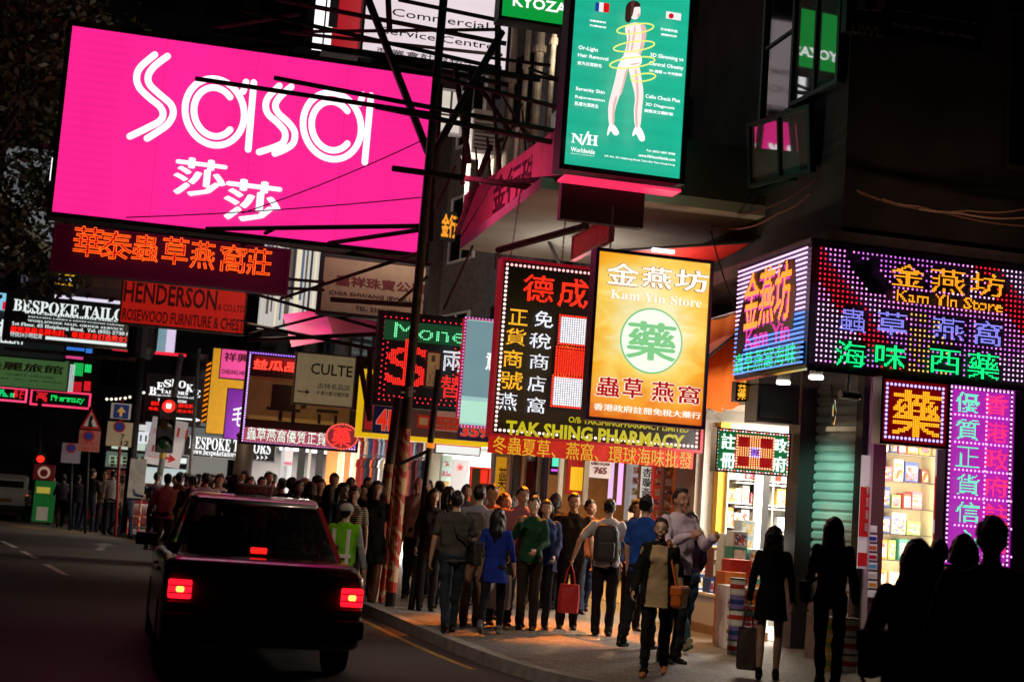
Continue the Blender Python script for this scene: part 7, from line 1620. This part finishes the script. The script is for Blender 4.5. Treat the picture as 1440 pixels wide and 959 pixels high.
person('man in a black polo shirt and black trousers facing the road', 796, 884, (806, 693), turn=4, top='#0c0b0c', sleeve=.35, bottom='#0c0c10', armL=(2, 10, 10), armR=(6, 10, 20), skin=1, build=1.06, collar='#0c0b0c')
J = person('man seen from behind in a pale shirt wearing a black backpack', 846, 893, (866, 702), turn=176, top='#c4c8d2', sleeve=.4, bottom='#0b0b0f', armL=(6, 34, 12), armR=(14, 14, 40, 10), build=1.02)
backpack(J, 'black backpack on the man in the pale shirt', NYL)
bag_at('shopping_bag', J, 'L', 'red cloth shopping bag hanging from the hand of the man with the backpack', REDB, .26, .36, .1, .26)
person('woman with a bowl haircut in a blue jacket behind the tall man', 886, 886, (903, 702), turn=18, sex='f', top='#1e3a6e', bottom='#0c0c12', hair='bowl', hc='#120c0a')
person('dark haired man in a bright blue T-shirt turned away beside the tall man', 897, 912, (923, 697), turn=150, top='#1f4a9e', sleeve=.4, bottom='#11131c', stride=10)
person('tall man in a pale lilac shirt holding something at his chest', 944, 932, (948, 690), turn=42, top='#d4c4da', bottom='#17171c', armL=(26, 10, 88, 25), armR=(24, 10, 92, 28), skin=2, hc='#1c1210', headturn=-8, H=1.83, collar='#d4c4da', build=1.04)
J = person('woman walking towards the road in a beige blouse and an open black cardigan', 918, 951, (933, 727), turn=-6, sex='f', top='#a08a6c', hem=.76, cardigan='#0a0909', bottom='#0a0909', bk='trousers', hair='bun', stride=13, armL=(-8, 10, 10), armR=(8, 10, 26), shoe='#a8683a', skin=0, flare=-.006)
shoulder_bag(J, 'L', 'orange leather handbag at the hip of the woman in the beige blouse', LEA, .88, .24, .2, .11, .03, cross=False, name='handbag')
person('woman seen from behind in a purple sweater and blue jeans with long dark hair', 961, 915, (980, 718), turn=205, sex='f', top='#2e1a38', bottom='#2c4054', bk='jeans', hair='long', stride=15, shoe='#8c8c70', armL=(8, 9, 20), armR=(6, 10, 40, 5), flare=-.01)
person('white haired man in a pink shirt and dark shorts behind the taped posts', 577, 841, (585, 666), turn=-14, top='#b08f8c', sleeve=.9, bottom='#14141a', hair='bald', hc='#7a6a62', skin=2, armL=(4, 8, 14), armR=(6, 10, 20), collar='#b08f8c', build=1.05)
J = person('man in beige trousers seen from behind carrying a white plastic bag', 661, 880, (673, 682), turn=168, top='#8f92a0', sleeve=.4, bottom='#7a6450', armL=(4, 12, 8), armR=(2, 16, 8))
backpack(J, 'small dark backpack on the man in beige trousers', mat('brown nylon', (.06, .05, .04), .7))
bag_at('carrier_bag', J, 'R', 'white plastic carrier bag in the hand of the man in beige trousers', WBAG, .3, .42, .12, .16)
person('smiling young man with glasses in an orange T-shirt', 692, None, (693, 681), d=18.3, turn=12, top='#8a4412', sleeve=.4, glasses=True, skin=1)
person('woman with light brown tied hair looking to the side', 710, None, (710, 693), d=19.2, turn=60, sex='f', top='#5a3a34', hair='bun', hc='#5a3a20', skin=0)
person('man with a pink collared shirt half hidden behind the woman in green', 722, 880, (729, 684), turn=20, top='#8c5a66', bottom='#2a2420', skin=1, hc='#0a0808', collar='#b08088')
person('young woman in black looking down behind the black sign pole', 611, None, (611, 687), d=19.8, turn=10, sex='f', top='#1c1216', hair='long', headturn=6)
person('dark haired man behind the white haired man', 602, None, (602, 675), d=22.5, turn=-20, top='#2a2630', skin=1)
person('woman in a black dress facing the road by the taped posts', 529, None, (531, 675), d=20.6, turn=4, sex='f', top='#0c0a0b', topk='dress', hem=.62, bk='none', hair='bob', sleeve=.3)
person('dark haired woman just behind the woman in the black dress', 514, None, (514, 681), d=23.0, turn=-30, sex='f', top='#161214', hair='long')
person('woman in a striped black and white T-shirt beside the taxi', 500, None, (499, 683), d=20.0, turn=-8, sex='f', top='#c8bda8', topk='stripe', sleeve=.35, hair='short', bottom='#14141a')
person('worker seen from behind in a fluorescent green vest and pale cap beside the taxi', 494, None, (488, 708), d=17.0, turn=165, top='#8a9096', vest=('#6ab81a',), bottom='#14161c', cap_='#a8a8a4', armL=(4, 12, 12), armR=(4, 12, 12))
# ---- the crowd beyond the taxi
CR = [
 (471, 660, 24.5, 10, 'm', '#0e0c0e', 'plain', 'short', '#0b0908', 1, 'tall man in black standing out of the crowd by the orange panel', None),
 (482, 678, 21.5, 30, 'f', '#1a1620', 'plain', 'long', '#0c0a09', 0, 'long haired woman seen from the side next to the striped T-shirt', None),
 (465, 680, 22.5, 190, 'f', '#1c1a1e', 'plain', 'long', '#0a0808', 0, 'woman with black hair seen from behind next to the taxi roof corner', None),
 (452, 669, 24.0, -5, 'f', '#2a1a1c', 'plain', 'bob', '#100c0a', 0, 'woman with a pale face below the round LED emblem', None),
 (444, 668, 25.0, 100, 'm', '#121216', 'plain', 'short', '#0c0a0a', 1, 'man in black in profile in front of the glazed front', None),
 (428, 671, 26.5, 150, 'm', '#4a4038', 'plain', 'short', '#14100e', 1, 'man in a beige cap among the crowd', '#8a7a60'),
 (412, 662, 25.0, 110, 'm', '#16161c', 'plain', 'short', '#0c0a09', 0, 'man in a black coat with a pale collar in profile to the far shops', None),
 (379, 660, 28.0, 5, 'm', '#5a5248', 'plain', 'short', '#120e0c', 0, 'man with a bright lit face above the taxi roof sign', None),
 (368, 669, 26.0, 30, 'f', '#6a1418', 'plain', 'short', '#2c0c0c', 0, 'woman with reddish hair above the taxi roof sign', None),
 (354, 662, 29.0, -10, 'f', '#8a8078', 'plain', 'bowl', '#1e1410', 0, 'young woman with a fringe in a pale top beside the brown post', None),
 (345, 661, 30.5, -20, 'f', '#3c3634', 'plain', 'bob', '#241812', 0, 'brown haired woman with a lit face next to the brown post', None),
 (332, 664, 24.5, 180, 'f', '#141014', 'plain', 'long', '#080706', 0, 'woman with long black hair seen from behind before the brown post', None),
 (311, 657, 27.5, -6, 'm', '#c8c2ba', 'plain', 'bowl', '#3a1c0c', 0, 'ginger haired boy in a white T-shirt facing the camera', None),
 (291, 664, 27.0, 185, 'm', '#c6c6cc', 'plain', 'short', '#181210', 1, 'man in a white shirt seen from behind, left of the ginger boy', None),
 (280, 662, 30.0, 170, 'm', '#1c1c22', 'plain', 'short', '#0c0a0a', 1, 'man in dark clothes behind the white shirt', None),
 (264, 659, 31.0, 120, 'm', '#3a3a48', 'plain', 'short', '#0c0a09', 1, 'man in a grey blue jacket right of the plaid shirt', None),
 (255, 656, 30.0, 175, 'm', '#8a1414', 'plaid', 'short', '#0c0a09', 1, 'man in a red plaid shirt seen from behind', None),
 (237, 665, 28.5, 180, 'm', '#a06a6c', 'plain', 'short', '#0c0a09', 1, 'man in a pale pink T-shirt seen from behind next to the striped guard', None),
 (222, 664, 34.0, 140, 'm', '#6a6a70', 'plain', 'short', '#0c0a09', 1, 'man in a grey shirt behind the cream control box', None),
 (187, 658, 40.0, 90, 'm', '#4c5670', 'plaid', 'short', '#0c0a09', 1, 'man in a blue checked shirt in profile by the black lamp column', None),
 (174, 667, 41.0, 60, 'f', '#9a8068', 'plain', 'bob', '#1a120e', 0, 'woman in a pale tan coat by the red sign pole', None),
 (161, 651, 41.5, 200, 'm', '#a8a098', 'plain', 'short', '#0c0a09', 1, 'man in a white shirt by the red sign pole', None),
 (131, 656, 42.5, 150, 'm', '#1a1416', 'plain', 'short', '#0a0808', 1, 'dark dressed man behind the dark red car', None),
 (91, 667, 44.5, 185, 'm', '#3c3440', 'plain', 'short', '#0c0a0a', 1, 'man in a dull mauve shirt walking away at the far kerb', None),
 (43, 687, 45.5, 170, 'm', '#4a4a4c', 'plain', 'short', '#0c0a0a', 1, 'small grey clad child beside the green advert board', None),
 (398, 672, 27.0, 200, 'm', '#22262c', 'plain', 'short', '#0c0a09', 1, 'man with his back turned, right of the taxi roof sign', None),
 (438, 676, 23.5, 175, 'f', '#2c1c20', 'plain', 'bob', '#0c0a09', 0, 'woman in dull maroon with her back turned behind the taxi boot', None),
 (518, 671, 26.0, 15, 'm', '#2a2a34', 'plain', 'short', '#0c0a0a', 1, 'man in slate blue under the 4D tile', None),
 (548, 680, 23.5, 40, 'm', '#1c1c20', 'plain', 'short', '#0c0a0a', 1, 'man in black half hidden by the thick taped post', None),
 (562, 672, 25.5, 20, 'f', '#3a2028', 'plain', 'long', '#0c0a09', 0, 'long haired woman in plum between the taped posts and the white haired man', None),
 (538, 690, 22.0, 160, 'f', '#20242c', 'plain', 'short', '#0c0a09', 0, 'short woman in slate with her back turned behind the taped posts', None),
 (620, 676, 24.5, 200, 'm', '#2c2a28', 'plain', 'short', '#0c0a09', 1, 'man in charcoal before the pale wood panel', None),
 (656, 680, 23.0, 30, 'm', '#3a3a44', 'plain', 'short', '#0c0a09', 1, 'man in grey facing the road before the white shop', None),
 (681, 688, 21.5, 170, 'f', '#181418', 'plain', 'long', '#0a0808', 0, 'woman with long hair behind the blue blouse', None),
 (722, 694, 21.0, 190, 'f', '#241c1c', 'plain', 'bob', '#0a0808', 0, 'small woman with her back turned before the dark glass doors', None),
 (752, 690, 22.5, 10, 'm', '#1c1e26', 'plain', 'short', '#0c0a09', 1, 'man in dark blue in the pharmacy doorway', None),
 (782, 694, 22.0, 150, 'f', '#4a2a1c', 'plain', 'bob', '#1c100a', 0, 'woman in rust brown behind the man in the black polo shirt', None),
 (830, 702, 21.5, 20, 'm', '#7a3a14', 'plain', 'short', '#0c0a09', 1, 'man in an amber shirt behind the backpack man', None),
 (494, 670, 27.0, 160, 'm', '#20202a', 'plain', 'short', '#0c0a09', 1, 'man in midnight blue under the yellow edged fascia', None),
 (420, 676, 24.0, 20, 'f', '#302024', 'plain', 'long', '#0c0a09', 0, 'long haired woman with a pale face right of the taxi roof sign', None),
 (386, 666, 30.0, 190, 'm', '#2a2c30', 'plain', 'short', '#0c0a09', 1, 'man in dark grey seen over the taxi roof from behind', None),
 (322, 668, 29.0, 150, 'f', '#4c4440', 'plain', 'bob', '#120c0a', 0, 'woman in taupe between the ginger boy and the long black hair', None),
 (300, 667, 31.0, 10, 'f', '#6a5c58', 'plain', 'long', '#140e0c', 0, 'woman in pale brown facing the camera behind the white shirt', None),
 (272, 668, 28.0, 190, 'm', '#1c1a1e', 'plain', 'short', '#0c0a09', 1, 'man in black seen from behind right of the thin grey pole', None),
 (247, 668, 33.0, 60, 'f', '#58484c', 'plain', 'short', '#140e0c', 0, 'woman in mauve in profile behind the pale pink T-shirt', None),
 (148, 664, 43.0, 20, 'f', '#7a6c64', 'plain', 'short', '#140e0c', 0, 'woman in beige behind the dark red car', None),
 (112, 668, 43.5, 190, 'm', '#2a2428', 'plain', 'short', '#0c0a09', 1, 'man in black by the lowest road sign', None),
 (75, 670, 46.0, 20, 'm', '#4a4650', 'plain', 'short', '#0c0a09', 1, 'man in grey beside the green advert board', None),
 (632, 684, 20.5, 170, 'f', '#1c1414', 'plain', 'bob', '#0a0808', 0, 'woman with bobbed hair between the grey T-shirt and the beige trousers', None),
]
for i, (x, y, d, turn, sex, top, tk, hair, hc, sk, lab, cp_) in enumerate(CR):
    person(lab, x, None, (x, y), d=d, turn=turn, sex=sex, top=top, topk=tk, hair=hair, hc=hc, skin=sk, cap_=cp_, sleeve=(.4, .9, 1.0)[i % 3], stride=(0, 10, 14)[i % 3], H=1.05 if y == 687 else None,
           bottom=('#15151c', '#22283a', '#2a2420')[i % 3], armL=(3+9*(i % 3)-6, 8, 10+14*(i % 5)), armR=(-4+7*(i % 4), 9, 12+17*(i % 4)), headturn=(0, 22, -18, 8, -30, 14)[i % 6], build=(1.0, 1.07, .95, 1.03)[i % 4], lean=(0, .05, .02)[i % 3])
# ---- dark figures crossing before the corner shop
J = person('dark haired woman in a short black coat dress with bare legs holding a dark bag', 1079, 955, (1094, 740), turn=175, sex='f', top='#0d0c10', topk='dress', hem=.66, bk='none', hair='long', hc='#0a0706', armL=(2, 10, 6), armR=(-2, 10, 10), stride=6, shoe='#0b0a0a')
bag_at('paper_bag', J, 'L', 'dark stiff bag hanging from the hand of the woman in the coat dress', DKB, .2, .42, .09, .2)
J = person('woman with very long black hair in black trousers crossing in front of the shutter', 1163, 968, (1184, 727), turn=182, sex='f', top='#0b0a0c', hem=.8, bottom='#0a0a0c', hair='long', hc='#080606', stride=12, armL=(3, 10, 10), armR=(-3, 10, 10))
shoulder_bag(J, 'L', 'small dark bag on a long strap across the woman before the shutter', NYL, .95, .26, .2, .1, -.02)
J = person('broad woman in dark clothes with a shoulder bag before the display window', 1283, None, (1292, 745), d=8.2, turn=178, sex='f', top='#4a3434', hem=.7, bottom='#0c0b0c', hair='long', hc='#0a0706', build=1.12, H=1.6, z0=0.0, armL=(6, 16, 20), armR=(-4, 10, 16))
shoulder_bag(J, 'L', 'dark patterned shoulder bag of the broad woman before the display window', mat('dark patterned bag', (.05, .03, .035), .6, vary=.6, vscale=20), 1.0, .3, .26, .12, .02, cross=False)
person('dark short haired figure behind the broad woman', 1323, None, (1321, 760), d=11.5, turn=180, sex='f', top='#100e10', hair='short')
person('dark bob haired figure between the broad woman and the tall man', 1356, None, (1356, 752), d=10.5, turn=190, sex='f', top='#0e0d0f', hair='bob')
person('tall man in black seen from behind, closest to the magenta LED strip', 1402, None, (1396, 727), d=7.6, turn=184, top='#3a343a', bottom='#201e20', hair='short', hc='#0a0707', build=1.12, z0=0.0, armL=(4, 14, 14), armR=(4, 14, 14))
grow()

for o in COL.objects:                        # things of the place whose names also read as setting
    if o.parent is None and o.get('category') and not o.get('kind'): o['kind'] = 'thing'
